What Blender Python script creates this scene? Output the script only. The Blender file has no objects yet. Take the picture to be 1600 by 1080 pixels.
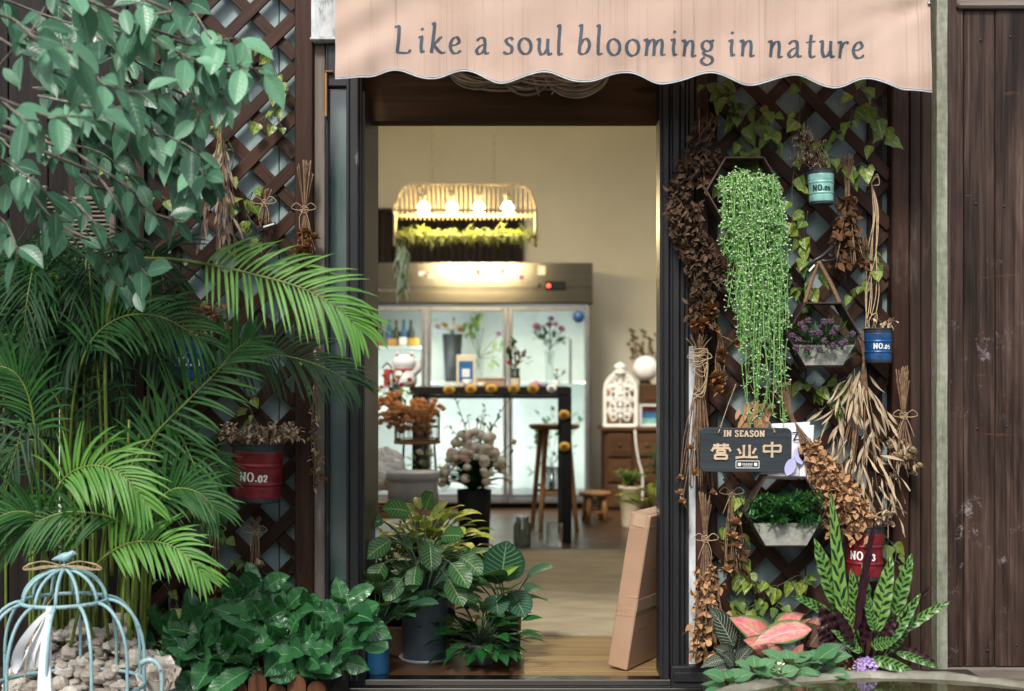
import bpy, math, random
import numpy as np
from mathutils import Vector, Matrix
R = math.radians
random.seed(7)
V = Vector
Z = V((0, 0, 1))
scene = bpy.context.scene
COL = scene.collection

# ---------------------------------------------------------------- camera, sky, sun, exposure
F, D, CH, HZ = 2000.0, 4.762, 1.136, 583.0        # focal length in photo pixels, metres to the facade, eye height, horizon row
cam = bpy.data.cameras.new('camera')
cam.lens, cam.sensor_width = 45.0, 36.0
cam.shift_y = (HZ - 540.0) / 1600.0
cam.clip_end = 300
cam.dof.use_dof = True
cam.dof.focus_distance = 4.72
cam.dof.aperture_fstop = 1.9
cam_o = bpy.data.objects.new('camera', cam)
cam_o.location = (0, -D, CH)
cam_o.rotation_euler = (R(90), 0, 0)
COL.objects.link(cam_o)
scene.camera = cam_o

world = bpy.data.worlds.new('World')
scene.world = world
world.use_nodes = True
wn = world.node_tree
bg = wn.nodes['Background']
sky = wn.nodes.new('ShaderNodeTexSky')
sky.sky_type = 'NISHITA'
sky.sun_disc = False
SUN_EL, SUN_AZ = R(46), R(197)
sky.sun_elevation = SUN_EL
sky.sun_rotation = SUN_AZ
sky.air_density, sky.dust_density, sky.ozone_density = 1.0, 2.5, 1.0
hs = wn.nodes.new('ShaderNodeHueSaturation')           # a milky overcast sky
hs.inputs['Saturation'].default_value = 0.42
wn.links.new(sky.outputs[0], hs.inputs['Color'])
wn.links.new(hs.outputs[0], bg.inputs[0])
bg.inputs[1].default_value = 0.1
sun = bpy.data.lights.new('sun', 'SUN')
sun.energy = 1.5
sun.angle = R(11)
sun.color = (1.0, 0.95, 0.86)
sun_o = bpy.data.objects.new('sun', sun)
_sd = V((math.sin(SUN_AZ) * math.cos(SUN_EL), math.cos(SUN_AZ) * math.cos(SUN_EL), math.sin(SUN_EL)))
sun_o.rotation_euler = _sd.to_track_quat('Z', 'Y').to_euler()
sun_o.location = (0, -6, 8)
COL.objects.link(sun_o)
scene.view_settings.view_transform = 'Standard'
scene.view_settings.look = 'None'
scene.view_settings.exposure = 1.35
scene.view_settings.gamma = 1.0
scene.render.engine = 'CYCLES'
scene.cycles.use_denoising = True
scene.cycles.max_bounces = 8
scene.cycles.transparent_max_bounces = 12
scene.cycles.sample_clamp_indirect = 4.0

# ---------------------------------------------------------------- helpers
def P(px, py, Y):
    """photo pixel at a depth Y behind the facade -> metres"""
    k = (D + Y) / F
    return V(((px - 800.0) * k, Y, CH + (HZ - py) * k))
def S(Y):
    return (D + Y) / F                              # metres per photo pixel at depth Y
def hexc(h, k=1.0):
    h = h.lstrip('#')
    o = []
    for i in (0, 2, 4):
        c = int(h[i:i + 2], 16) / 255.0
        c = c / 12.92 if c <= 0.04045 else ((c + 0.055) / 1.055) ** 2.4
        o.append(min(1.0, c * k))
    return tuple(o) + (1.0,)
def rr(a, b): return random.uniform(a, b)
def rv(s=1.0): return V((rr(-s, s), rr(-s, s), rr(-s, s)))

def empty(name, loc):
    o = bpy.data.objects.new(name, None)
    o.empty_display_size = .05
    o.location = loc
    COL.objects.link(o)
    return o
def tag(o, label=None, cat=None, group=None, kind=None):
    if label: o['label'] = label
    if cat: o['category'] = cat
    if group: o['group'] = group
    if kind: o['kind'] = kind
    return o
def thing(name, label, cat, loc, group=None):
    return tag(empty(name, loc), label, cat, group)
def wloc(o):
    l = V((0, 0, 0))
    while o is not None:
        l = l + V(o.location)
        o = o.parent
    return l

def catmull(pts, n=6, closed=False):
    pts = [V(p) for p in pts]
    out = []
    N = len(pts)
    rng = N if closed else N - 1
    for i in range(rng):
        if closed:
            p0, p1, p2, p3 = pts[(i - 1) % N], pts[i], pts[(i + 1) % N], pts[(i + 2) % N]
        else:
            p0, p1, p2, p3 = pts[max(i - 1, 0)], pts[i], pts[i + 1], pts[min(i + 2, N - 1)]
        for k in range(n):
            t = k / n
            out.append(0.5 * ((2 * p1) + (p2 - p0) * t + (2 * p0 - 5 * p1 + 4 * p2 - p3) * t * t + (3 * p1 - p0 - 3 * p2 + p3) * t ** 3))
    out.append(pts[0].copy() if closed else pts[-1].copy())
    return out

SHAPES = {
    'ovate': [(0, .04), (.08, .42), (.2, .82), (.35, 1), (.5, .94), (.65, .74), (.8, .44), (.9, .2), (1, .0)],
    'oval': [(0, .1), (.08, .5), (.2, .82), (.4, 1), (.6, .97), (.78, .75), (.9, .42), (1, .0)],
    'lance': [(0, .08), (.1, .45), (.3, .9), (.45, 1), (.65, .85), (.85, .42), (1, .0)],
    'strap': [(0, .35), (.08, .7), (.25, 1), (.5, .95), (.75, .68), (.9, .35), (1, .02)],
    'heart': [(0, .55), (.05, .85), (.15, 1), (.3, .96), (.5, .75), (.7, .45), (.86, .18), (1, .0)],
    'round': [(0, .3), (.06, .65), (.2, .93), (.4, 1), (.6, .96), (.8, .7), (.93, .35), (1, .05)],
}
def shp(name, t):
    a = SHAPES[name]
    for (t0, w0), (t1, w1) in zip(a, a[1:]):
        if t <= t1:
            return w0 + (w1 - w0) * (t - t0) / (t1 - t0)
    return 0.0

class MB:
    def __init__(self):
        self.v = []; self.f = []; self.uv = []; self.r = []; self.mi = []; self.sm = []
    def vert(self, p, uv=(0, 0), r=0.0):
        self.v.append((p[0], p[1], p[2])); self.uv.append(uv); self.r.append(r)
        return len(self.v) - 1
    def face(self, idx, mi=0, sm=False):
        self.f.append(tuple(idx)); self.mi.append(mi); self.sm.append(sm)
    def poly(self, pts, mi=0, r=None, uvs=None):
        r = random.random() if r is None else r
        ids = [self.vert(p, uvs[i] if uvs else (0, 0), r) for i, p in enumerate(pts)]
        self.face(ids, mi)
    def bar(self, p, q, w, h, up=Z, ch=.003, mi=0, r=None):
        """chamfered bar from p to q; w across, h along up"""
        p, q, up = V(p), V(q), V(up)
        r = random.random() if r is None else r
        d = q - p
        L = d.length
        if L < 1e-6: return
        d.normalize()
        s = d.cross(up)
        if s.length < 1e-4: s = d.cross(V((1, 0, 0)))
        s.normalize()
        n = s.cross(d).normalized()
        ch = min(ch, w * .3, h * .3)
        a, b = w / 2, h / 2
        prof = [(-a + ch, -b), (a - ch, -b), (a, -b + ch), (a, b - ch), (a - ch, b), (-a + ch, b), (-a, b - ch), (-a, -b + ch)]
        per = 0.0
        e = min(ch, L * .2)
        for i in range(8):
            x0, y0 = prof[i]; x1, y1 = prof[(i + 1) % 8]
            dl = math.hypot(x1 - x0, y1 - y0)
            A = p + s * x0 + n * y0; B = p + s * x1 + n * y1
            self.face([self.vert(A + d * e, (e, per), r), self.vert(B + d * e, (e, per + dl), r), self.vert(B + d * (L - e), (L - e, per + dl), r), self.vert(A + d * (L - e), (L - e, per), r)], mi)
            per += dl
        k0 = 1 - ch / max(a, 1e-4) * .9; k1 = 1 - ch / max(b, 1e-4) * .9
        for end, off, off2 in ((p, e, 0), (p, L - e, L)):
            o8 = [end + d * off + s * x + n * y for x, y in prof]
            i8 = [end + d * off2 + s * x * k0 + n * y * k1 for x, y in prof]
            oi = [self.vert(q_, (q_.x * .3, q_.z), r) for q_ in o8]; ii = [self.vert(q_, (q_.x * .3, q_.z), r) for q_ in i8]
            for i in range(8):
                self.face([oi[i], oi[(i + 1) % 8], ii[(i + 1) % 8], ii[i]], mi)
            self.face(ii if off2 else ii[::-1], mi)
    def box(self, lo, hi, ch=.004, mi=0, r=None, axis=None):
        lo, hi = V(lo), V(hi)
        c = (lo + hi) / 2; d = hi - lo
        if axis is None:
            axis = max(range(3), key=lambda i: d[i])
        p = c.copy(); q = c.copy(); p[axis] = lo[axis]; q[axis] = hi[axis]
        if axis == 2: self.bar(p, q, d.x, d.y, up=(0, 1, 0), ch=ch, mi=mi, r=r)
        elif axis == 0: self.bar(p, q, d.y, d.z, up=Z, ch=ch, mi=mi, r=r)
        else: self.bar(p, q, d.x, d.z, up=Z, ch=ch, mi=mi, r=r)
    def tube(self, pts, rad, sides=6, mi=0, r=None, cap=True, closed=False):
        pts = [V(p) for p in pts]
        n = len(pts)
        r = random.random() if r is None else r
        rads = [rad] * n if not hasattr(rad, '__len__') else rad
        rings = []
        prev = None
        L = 0.0
        for i, p in enumerate(pts):
            a = pts[max(i - 1, 0)]; b = pts[min(i + 1, n - 1)]
            if closed and i in (0, n - 1): a, b = pts[n - 2], pts[1]
            t = (b - a)
            if t.length < 1e-9: t = V((0, 0, 1))
            t.normalize()
            if prev is None:
                u = t.cross(Z if abs(t.z) < .9 else V((1, 0, 0))).normalized()
            else:
                u = prev - t * prev.dot(t)
                if u.length < 1e-6: u = t.cross(V((1, 0, 0)))
                u.normalize()
            prev = u
            w = t.cross(u)
            if i: L += (p - pts[i - 1]).length
            rings.append([self.vert(p + (u * math.cos(2 * math.pi * k / sides) + w * math.sin(2 * math.pi * k / sides)) * rads[i], (L, k / sides), r) for k in range(sides)])
        for a, b in zip(rings, rings[1:]):
            for k in range(sides):
                self.face([a[k], a[(k + 1) % sides], b[(k + 1) % sides], b[k]], mi, True)
        if cap and not closed:
            self.face(rings[0][::-1], mi); self.face(rings[-1], mi)
    def lathe(self, prof, c, seg=28, mi=0, r=None, ax=None, cap=True, tilt=None):
        """profile of (radius, height) turned round the vertical through c"""
        c = V(c)
        r = random.random() if r is None else r
        rings = []
        L = 0
        for i, (rad, h) in enumerate(prof):
            if i: L += math.hypot(rad - prof[i - 1][0], h - prof[i - 1][1])
            ring = []
            for k in range(seg):
                a = 2 * math.pi * k / seg
                q = V((rad * math.sin(a), -rad * math.cos(a), h))
                if tilt is not None: q = tilt @ q
                ring.append(self.vert(c + q, (k / seg, L), r))
            rings.append(ring)
        for i, (a, b) in enumerate(zip(rings, rings[1:])):
            for k in range(seg):
                self.face([a[k], a[(k + 1) % seg], b[(k + 1) % seg], b[k]], mi, True)
        if cap:
            if prof[0][0] > 1e-5: self.face(rings[0][::-1], mi)
            if prof[-1][0] > 1e-5: self.face(rings[-1], mi)
    def ball(self, c, rad, seg=10, rings=6, mi=0, sq=(1, 1, 1), jit=0.0, r=None):
        c = V(c)
        r = random.random() if r is None else r
        rows = []
        for i in range(rings + 1):
            ph = math.pi * i / rings
            row = []
            for k in range(seg):
                th = 2 * math.pi * k / seg
                j = 1 + (rr(-jit, jit) if 0 < i < rings else 0)
                row.append(self.vert(c + V((math.sin(ph) * math.cos(th) * sq[0], math.sin(ph) * math.sin(th) * sq[1], math.cos(ph) * sq[2])) * rad * j, (k / seg, i / rings), r))
            rows.append(row)
        for a, b in zip(rows, rows[1:]):
            for k in range(seg):
                self.face([a[k], a[(k + 1) % seg], b[(k + 1) % seg], b[k]], mi, True)
    def leaf(self, base, d, L, W, shape='ovate', up=Z, droop=.4, fold=.12, n=7, wav=0.0, wf=14.0, mi=0, r=None, cols=4, tw=0.0, ser=0.0):
        base, d, up = V(base), V(d).normalized(), V(up)
        r = random.random() if r is None else r
        s = d.cross(up)
        if s.length < 1e-3: s = d.cross(V((rr(-1, 1), rr(-1, 1), .2)))
        s.normalize()
        if tw: s = (Matrix.Rotation(tw, 3, d) @ s)
        pos = base.copy()
        rows = []
        ph = rr(0, 6.28)
        for i in range(n + 1):
            t = i / n
            nr = s.cross(d).normalized()
            w = W * .5 * shp(shape, t)
            row = []
            for k in range(cols + 1):
                x = -1 + 2 * k / cols
                if ser and k in (0, cols): x *= 1 + ser * (1 if i % 2 else -1)
                off = nr * (abs(x) * w * fold * 2)
                if wav: off += nr * (wav * W * abs(x) * math.sin(t * wf + ph + (1.5 if x > 0 else 0)))
                row.append(self.vert(pos + s * (x * w) + off, (k / cols, t), r))
            rows.append(row)
            pos = pos + d * (L / n)
            d = (d - Z * (droop / n)).normalized()
            s = (s - d * s.dot(d)).normalized()
        for a, b in zip(rows, rows[1:]):
            for k in range(cols):
                self.face([a[k], a[k + 1], b[k + 1], b[k]], mi, True)
    def tiny(self, p, d, L, W, mi=0, r=None, up=Z):
        d = V(d).normalized()
        r = random.random() if r is None else r
        s = d.cross(V(up))
        if s.length < 1e-3: s = V((1, 0, 0))
        s.normalize()
        nr = s.cross(d)
        a = self.vert(p, (.5, 0), r); b = self.vert(p + d * L * .45 + s * W * .5 + nr * W * .2, (1, .5), r)
        c = self.vert(p + d * L, (.5, 1), r); e = self.vert(p + d * L * .45 - s * W * .5 + nr * W * .2, (0, .5), r)
        self.face([a, b, c], mi, True); self.face([a, c, e], mi, True)
    def build(self, name, mats, parent=None, origin=None):
        if not isinstance(mats, (list, tuple)): mats = [mats]
        o0 = wloc(parent) if parent is not None else (V(origin) if origin is not None else V((0, 0, 0)))
        a = np.array(self.v, dtype=np.float64).reshape(-1, 3) - np.array(o0)
        me = bpy.data.meshes.new(name)
        me.from_pydata(a.tolist(), [], self.f)
        uvl = me.uv_layers.new(name='UVMap')
        li = np.empty(len(me.loops), dtype=np.int32)
        me.loops.foreach_get('vertex_index', li)
        uvl.data.foreach_set('uv', np.array(self.uv, dtype=np.float32)[li].ravel())
        at = me.attributes.new('rnd', 'FLOAT', 'POINT')
        at.data.foreach_set('value', np.array(self.r, dtype=np.float32))
        me.polygons.foreach_set('material_index', np.array(self.mi, dtype=np.int32))
        me.polygons.foreach_set('use_smooth', np.array(self.sm, dtype=bool))
        for m in mats: me.materials.append(m)
        me.update()
        ob = bpy.data.objects.new(name, me)
        COL.objects.link(ob)
        if parent is not None: ob.parent = parent
        else: ob.location = o0
        return ob
# ---------------------------------------------------------------- materials
class G:
    def __init__(self, name):
        self.m = bpy.data.materials.new(name)
        self.m.use_nodes = True
        self.t = self.m.node_tree
        self.b = self.t.nodes['Principled BSDF']
        self.out = self.t.nodes['Material Output']
    def put(self, sock, v):
        if isinstance(v, bpy.types.NodeSocket): self.t.links.new(v, sock)
        elif isinstance(v, bpy.types.Node): self.t.links.new(v.outputs[0], sock)
        else: sock.default_value = v
    def n(self, typ, _a=None, **kw):
        nd = self.t.nodes.new('ShaderNode' + typ)
        for k, v in (_a or {}).items(): setattr(nd, k, v)
        for k, v in kw.items(): self.put(nd.inputs[k], v)
        return nd
    def ma(self, op, a, b=0.0, c=None, clamp=False):
        nd = self.t.nodes.new('ShaderNodeMath'); nd.operation = op; nd.use_clamp = clamp
        self.put(nd.inputs[0], a); self.put(nd.inputs[1], b)
        if c is not None: self.put(nd.inputs[2], c)
        return nd.outputs[0]
    def mix(self, f, a, b, blend='MIX'):
        nd = self.t.nodes.new('ShaderNodeMix'); nd.data_type = 'RGBA'; nd.blend_type = blend
        self.put(nd.inputs[0], f); self.put(nd.inputs[6], a); self.put(nd.inputs[7], b)
        return nd.outputs[2]
    def ramp(self, f, stops):
        nd = self.t.nodes.new('ShaderNodeValToRGB')
        e = nd.color_ramp.elements
        while len(e) < len(stops): e.new(.5)
        for i, (p, c) in enumerate(stops):
            e[i].position = p; e[i].color = c if len(c) == 4 else tuple(c) + (1,)
        self.put(nd.inputs[0], f)
        return nd.outputs[0]
    def sstep(self, x, lo, hi):
        nd = self.t.nodes.new('ShaderNodeMapRange'); nd.interpolation_type = 'SMOOTHSTEP'
        self.put(nd.inputs[0], x); self.put(nd.inputs[1], lo); self.put(nd.inputs[2], hi)
        return nd.outputs[0]
    def coord(self, which='Object', scale=(1, 1, 1), off=None):
        tc = self.t.nodes.new('ShaderNodeTexCoord')
        mp = self.t.nodes.new('ShaderNodeMapping')
        self.t.links.new(tc.outputs[which], mp.inputs[0])
        mp.inputs['Scale'].default_value = scale
        if off is not None: self.put(mp.inputs['Location'], off)
        return mp.outputs[0]
    def rnd(self):
        return self.n('Attribute', {'attribute_name': 'rnd'}).outputs['Fac']
    def noise(self, vec, scale=5.0, detail=4.0, rough=.55, w=None, dist=0.0):
        nd = self.n('TexNoise', {'noise_dimensions': '4D'} if w is not None else None, Vector=vec, Scale=scale, Detail=detail, Roughness=rough, Distortion=dist)
        if w is not None: self.put(nd.inputs['W'], w)
        return nd.outputs['Fac']
    def bump(self, h, strength=.3, dist=.01):
        nd = self.n('Bump', Height=h, Strength=strength, Distance=dist)
        self.put(self.b.inputs['Normal'], nd.outputs[0])
        return nd
    def fin(self, color=None, rough=None, metal=None, spec=None):
        if color is not None: self.put(self.b.inputs['Base Color'], color)
        if rough is not None: self.put(self.b.inputs['Roughness'], rough)
        if metal is not None: self.put(self.b.inputs['Metallic'], metal)
        if spec is not None: self.put(self.b.inputs['Specular IOR Level'], spec)
        return self.m

def plain(name, col, rough=.6, var=.12, metal=0.0, scale=18.0, bump=.1, spec=.5, coat=0):
    g = G(name)
    c = g.coord('Object')
    nz = g.noise(c, scale, 5)
    k = 1 - var * 1.6
    dark = tuple(x * k for x in col[:3]) + (1,)
    lite = tuple(min(1, x * (1 + var)) for x in col[:3]) + (1,)
    cc = g.ramp(nz, [(.3, dark), (.7, lite)])
    cc = g.mix(g.ma('MULTIPLY', g.rnd(), .35), cc, dark)
    g.bump(g.noise(c, scale * 6, 3), bump, .004)
    r2 = g.ma('ADD', g.ma('MULTIPLY', nz, .2), rough - .1)
    if coat: g.put(g.b.inputs['Coat Weight'], coat)
    return g.fin(cc, r2, metal, spec)

def wood(name, c_dark, c_mid, c_light, rough=.55, grain=(2.2, 60.0), wear=None, wearamt=.5, knots=True, bump=.35, varp=.45):
    """wood grain along the length of every board (boards carry their own UV in metres)"""
    g = G(name)
    rn = g.rnd()
    w = g.ma('MULTIPLY', rn, 37.0)
    uv = g.coord('UV', (grain[0], grain[1], 1))
    n1 = g.noise(uv, 1.0, 6, .62, w, .6)
    uv2 = g.coord('UV', (grain[0] * .5, grain[1] * .18, 1))
    n2 = g.noise(uv2, 1.0, 3, .5, w, 1.2)
    fib = g.noise(g.coord('UV', (grain[0] * 5, grain[1] * 5, 1)), 1.0, 3, .6, w)
    mixv = g.ma('ADD', g.ma('MULTIPLY', n1, .55), g.ma('MULTIPLY', n2, .45))
    c = g.ramp(mixv, [(.3, c_dark), (.5, c_mid), (.72, c_light)])
    c = g.mix(g.ma('MULTIPLY', rn, varp), c, c_dark)
    h = g.ma('ADD', g.ma('MULTIPLY', n1, .7), g.ma('MULTIPLY', fib, .5))
    if knots:
        vo = g.n('TexVoronoi', {'voronoi_dimensions': '3D'}, Vector=g.coord('UV', (1.6, 7.0, 1)), Scale=1.0)
        kd = g.sstep(vo.outputs['Distance'], .05, .13)
        c = g.mix(g.ma('MULTIPLY', g.ma('SUBTRACT', 1.0, kd), .7), c, tuple(x * .45 for x in c_dark[:3]) + (1,))
    if wear is not None:
        wn_ = g.noise(g.coord('Object', (1, 1, .5)), 3.1, 6, .7)
        wn2 = g.noise(g.coord('UV', (9, 90, 1)), 1.0, 4, .7, w)
        wf = g.sstep(g.ma('ADD', g.ma('MULTIPLY', wn_, .6), g.ma('MULTIPLY', wn2, .4)), .52, .68)
        c = g.mix(g.ma('MULTIPLY', wf, wearamt), c, wear)
    g.bump(h, bump, .004)
    rg = g.ma('ADD', rough - .12, g.ma('MULTIPLY', n1, .24))
    return g.fin(c, rg, spec=.16)

def leafmat(name, c1, c2, rib=None, ribw=.05, stripe=None, freq=9.0, slant=1.6, duty=.5, edge=None, edgew=.12, rough=.42, tr=.25, trc=None, veins=9.0, vb=.35, soft=.12, mott=0.0, mottc=None, under=None, spec=.3):
    g = G(name)
    sep = g.n('SeparateXYZ', Vector=g.coord('UV'))
    u, v = sep.outputs[0], sep.outputs[1]
    a = g.ma('MULTIPLY', g.ma('ABSOLUTE', g.ma('SUBTRACT', u, .5)), 2.0)
    rn = g.rnd()
    nz = g.noise(g.coord('Object'), 30.0, 3)
    c = g.mix(g.ma('ADD', g.ma('MULTIPLY', rn, .75), g.ma('MULTIPLY', nz, .25)), c1, c2)
    ph = g.ma('SUBTRACT', g.ma('MULTIPLY', v, freq), g.ma('MULTIPLY', a, slant))
    if mott:
        mz = g.sstep(g.noise(g.coord('UV', (3, 4, 1)), 2.2, 4, .6, g.ma('MULTIPLY', rn, 50)), .5 - .15, .5 + .15)
        c = g.mix(g.ma('MULTIPLY', mz, mott), c, mottc)
    if stripe is not None:
        st = g.ma('ABSOLUTE', g.ma('SUBTRACT', g.ma('FRACT', ph), .5))
        sf = g.sstep(st, .5 - duty * .5 - soft, .5 - duty * .5 + soft)
        sf = g.ma('MULTIPLY', sf, g.ma('SUBTRACT', 1.0, g.sstep(a, .7, .98)))
        c = g.mix(sf, c, stripe)
    if edge is not None:
        c = g.mix(g.sstep(g.ma('ADD', a, g.ma('MULTIPLY', g.ma('SUBTRACT', nz, .5), .3)), 1 - edgew * 1.6, 1 - edgew * .4), c, edge)
    if rib is not None:
        c = g.mix(g.ma('SUBTRACT', 1.0, g.sstep(a, ribw * .5, ribw * 1.4)), c, rib)
    vv = g.ma('ABSOLUTE', g.ma('SUBTRACT', g.ma('FRACT', g.ma('SUBTRACT', g.ma('MULTIPLY', v, veins), g.ma('MULTIPLY', a, slant))), .5))
    hh = g.ma('ADD', g.sstep(vv, .0, .16), g.ma('MULTIPLY', g.sstep(a, .0, .1), .8))
    hh = g.ma('ADD', hh, g.ma('MULTIPLY', nz, .8))
    g.bump(hh, vb, .003)
    if under is not None:
        geo = g.n('NewGeometry')
        c = g.mix(geo.outputs['Backfacing'], c, under)
    g.fin(c, g.ma('ADD', rough - .08, g.ma('MULTIPLY', nz, .2)), spec=spec)
    if tr:
        tl = g.n('BsdfTranslucent')
        g.put(tl.inputs['Color'], trc if trc is not None else g.mix(.4, c, (.25, .42, .05, 1)))
        mx = g.n('MixShader')
        mx.inputs[0].default_value = tr
        g.t.links.new(g.b.outputs[0], mx.inputs[1]); g.t.links.new(tl.outputs[0], mx.inputs[2])
        g.t.links.new(mx.outputs[0], g.out.inputs[0])
    return g.m

def emis(name, col, strength):
    g = G(name)
    g.put(g.b.inputs['Emission Color'], col); g.put(g.b.inputs['Emission Strength'], strength)
    return g.fin(col, .5)

def glassy(name, tint=(.95, 1, 1, 1), refl=.08, rough=.03):
    g = G(name)
    tb = g.n('BsdfTransparent', Color=tint)
    gl = g.n('BsdfGlossy', Roughness=rough)
    lw = g.n('LayerWeight', Blend=.25)
    mx = g.n('MixShader')
    g.put(mx.inputs[0], g.ma('ADD', g.ma('MULTIPLY', lw.outputs['Fresnel'], .5), refl, clamp=True))
    g.t.links.new(tb.outputs[0], mx.inputs[1]); g.t.links.new(gl.outputs[0], mx.inputs[2])
    g.t.links.new(mx.outputs[0], g.out.inputs[0])
    return g.m

M = {}
M['trellis'] = wood('trellis_wood', (.014, .0065, .0045, 1), (.042, .019, .012, 1), (.085, .042, .027, 1), .5, wear=(.16, .12, .1, 1), wearamt=.35)
M['board'] = wood('board_wood', (.012, .008, .007, 1), (.034, .021, .016, 1), (.075, .045, .033, 1), .55, wear=(.15, .12, .1, 1), wearamt=.4)
M['beam'] = wood('beam_wood', (.02, .011, .005, 1), (.095, .052, .022, 1), (.19, .11, .05, 1), .6, grain=(1.2, 24), wear=(.09, .055, .025, 1), wearamt=.3)
M['greywood'] = wood('grey_wood', (.07, .055, .045, 1), (.15, .125, .105, 1), (.26, .23, .2, 1), .7, wear=(.4, .38, .35, 1), wearamt=.4)
M['stoolwood'] = wood('stool_wood', (.16, .075, .028, 1), (.3, .15, .06, 1), (.42, .24, .1, 1), .45, knots=False)
M['cabwood'] = wood('cabinet_wood', (.035, .017, .008, 1), (.085, .042, .019, 1), (.14, .075, .034, 1), .45, knots=False)
M['picketwood'] = wood('picket_wood', (.035, .014, .007, 1), (.11, .046, .022, 1), (.19, .09, .045, 1), .6)
M['blackwood'] = wood('counter_wood', (.006, .005, .005, 1), (.014, .011, .01, 1), (.028, .02, .017, 1), .42, knots=False)
def _frame():
    g = G('frame_metal')
    n = g.noise(g.coord('Object', (1, 1, .25)), 26, 8, .7); m = g.noise(g.coord('Object'), 3.0, 3)
    ch = g.ma('MULTIPLY', g.sstep(n, .64, .68), g.sstep(m, .45, .6))
    c = g.mix(g.ma('MULTIPLY', m, .5), (.011, .012, .015, 1), (.026, .025, .026, 1))
    c = g.mix(g.ma('MULTIPLY', ch, .7), c, (.17, .15, .13, 1))
    g.bump(n, .12, .004)
    return g.fin(c, g.ma('ADD', .3, g.ma('MULTIPLY', m, .25)), spec=.35)
M['frame'] = _frame()
M['frame2'] = plain('frame_brown', (.03, .027, .026, 1), .42, .3, .2, 7, .15)
M['panel'] = None
def _panel():
    g = G('painted_panel')
    c = g.coord('Object')
    nz = g.noise(c, 2.5, 7, .65); n2 = g.noise(g.coord('Object', (14, 14, 1.2)), 1.0, 5, .6)
    col = g.ramp(g.ma('ADD', g.ma('MULTIPLY', nz, .6), g.ma('MULTIPLY', n2, .4)), [(.35, (.15, .205, .21, 1)), (.55, (.25, .325, .33, 1)), (.72, (.36, .43, .43, 1))])
    g.bump(g.noise(c, 60, 4), .15, .004)
    return g.fin(col, .6)
M['panel'] = _panel()
def _wallwhite():
    g = G('old_white_paint')
    c = g.coord('Object', (1, 1, .35))
    nz = g.noise(c, 9, 8, .7)
    col = g.ramp(nz, [(.36, (.1, .1, .095, 1)), (.46, (.4, .42, .43, 1)), (.62, (.62, .66, .69, 1))])
    g.bump(nz, .4, .006)
    return g.fin(col, .7)
M['oldwhite'] = _wallwhite()
def _stonepost():
    g = G('mossy_post')
    nz = g.noise(g.coord('Object', (8, 8, 1.2)), 2.2, 8, .7); n2 = g.noise(g.coord('Object'), 40, 5)
    col = g.ramp(g.ma('ADD', g.ma('MULTIPLY', nz, .7), g.ma('MULTIPLY', n2, .3)), [(.3, (.05, .05, .035, 1)), (.48, (.17, .18, .13, 1)), (.6, (.27, .28, .22, 1)), (.75, (.4, .4, .35, 1))])
    g.bump(nz, .5, .008)
    return g.fin(col, .8)
M['post'] = _stonepost()
def _plankwall():
    g = G('plank_wall_wood')
    rn = g.rnd(); w = g.ma('MULTIPLY', rn, 37)
    n1 = g.noise(g.coord('UV', (1.3, 52, 1)), 1, 9, .74, w, .5)
    n2 = g.noise(g.coord('UV', (.7, 3.5, 1)), 1.6, 4, .6, w, 1.0)
    col = g.ramp(g.ma('ADD', g.ma('MULTIPLY', n1, .6), g.ma('MULTIPLY', n2, .4)), [(.36, (.005, .0033, .0028, 1)), (.46, (.02, .0118, .009, 1)), (.54, (.05, .03, .0235, 1)), (.64, (.12, .08, .063, 1))])
    # knots
    vo = g.n('TexVoronoi', None, Vector=g.coord('UV', (1.7, 6, 1)), Scale=1.0)
    col = g.mix(g.ma('MULTIPLY', g.ma('SUBTRACT', 1.0, g.sstep(vo.outputs['Distance'], .03, .1)), .8), col, (.006, .004, .004, 1))
    # pale scuffs and scratches
    sc = g.noise(g.coord('Object', (9, 1, 70)), 1.6, 5, .7)
    sm = g.noise(g.coord('Object'), 2.4, 3)
    sf = g.ma('MULTIPLY', g.sstep(sc, .66, .72), g.sstep(sm, .55, .66))
    col = g.mix(g.ma('MULTIPLY', sf, .55), col, (.3, .26, .25, 1))
    bl = g.noise(g.coord('Object'), 5.5, 9, .75)
    bm = g.noise(g.coord('Object', (1, 1, .7), (3.1, 0, 1.7)), 1.3, 2)
    col = g.mix(g.ma('MULTIPLY', g.ma('MULTIPLY', g.sstep(bl, .58, .66), g.sstep(bm, .5, .62)), .6), col, (.34, .3, .31, 1))
    rd = g.noise(g.coord('Object', (2, 1, 14), (0, 0, 7)), 1.7, 4)
    col = g.mix(g.ma('MULTIPLY', g.sstep(rd, .68, .76), .35), col, (.2, .07, .025, 1))
    g.bump(n1, .45, .005)
    return g.fin(col, g.ma('ADD', .4, g.ma('MULTIPLY', n2, .25)), spec=.18)
M['plank'] = _plankwall()
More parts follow.
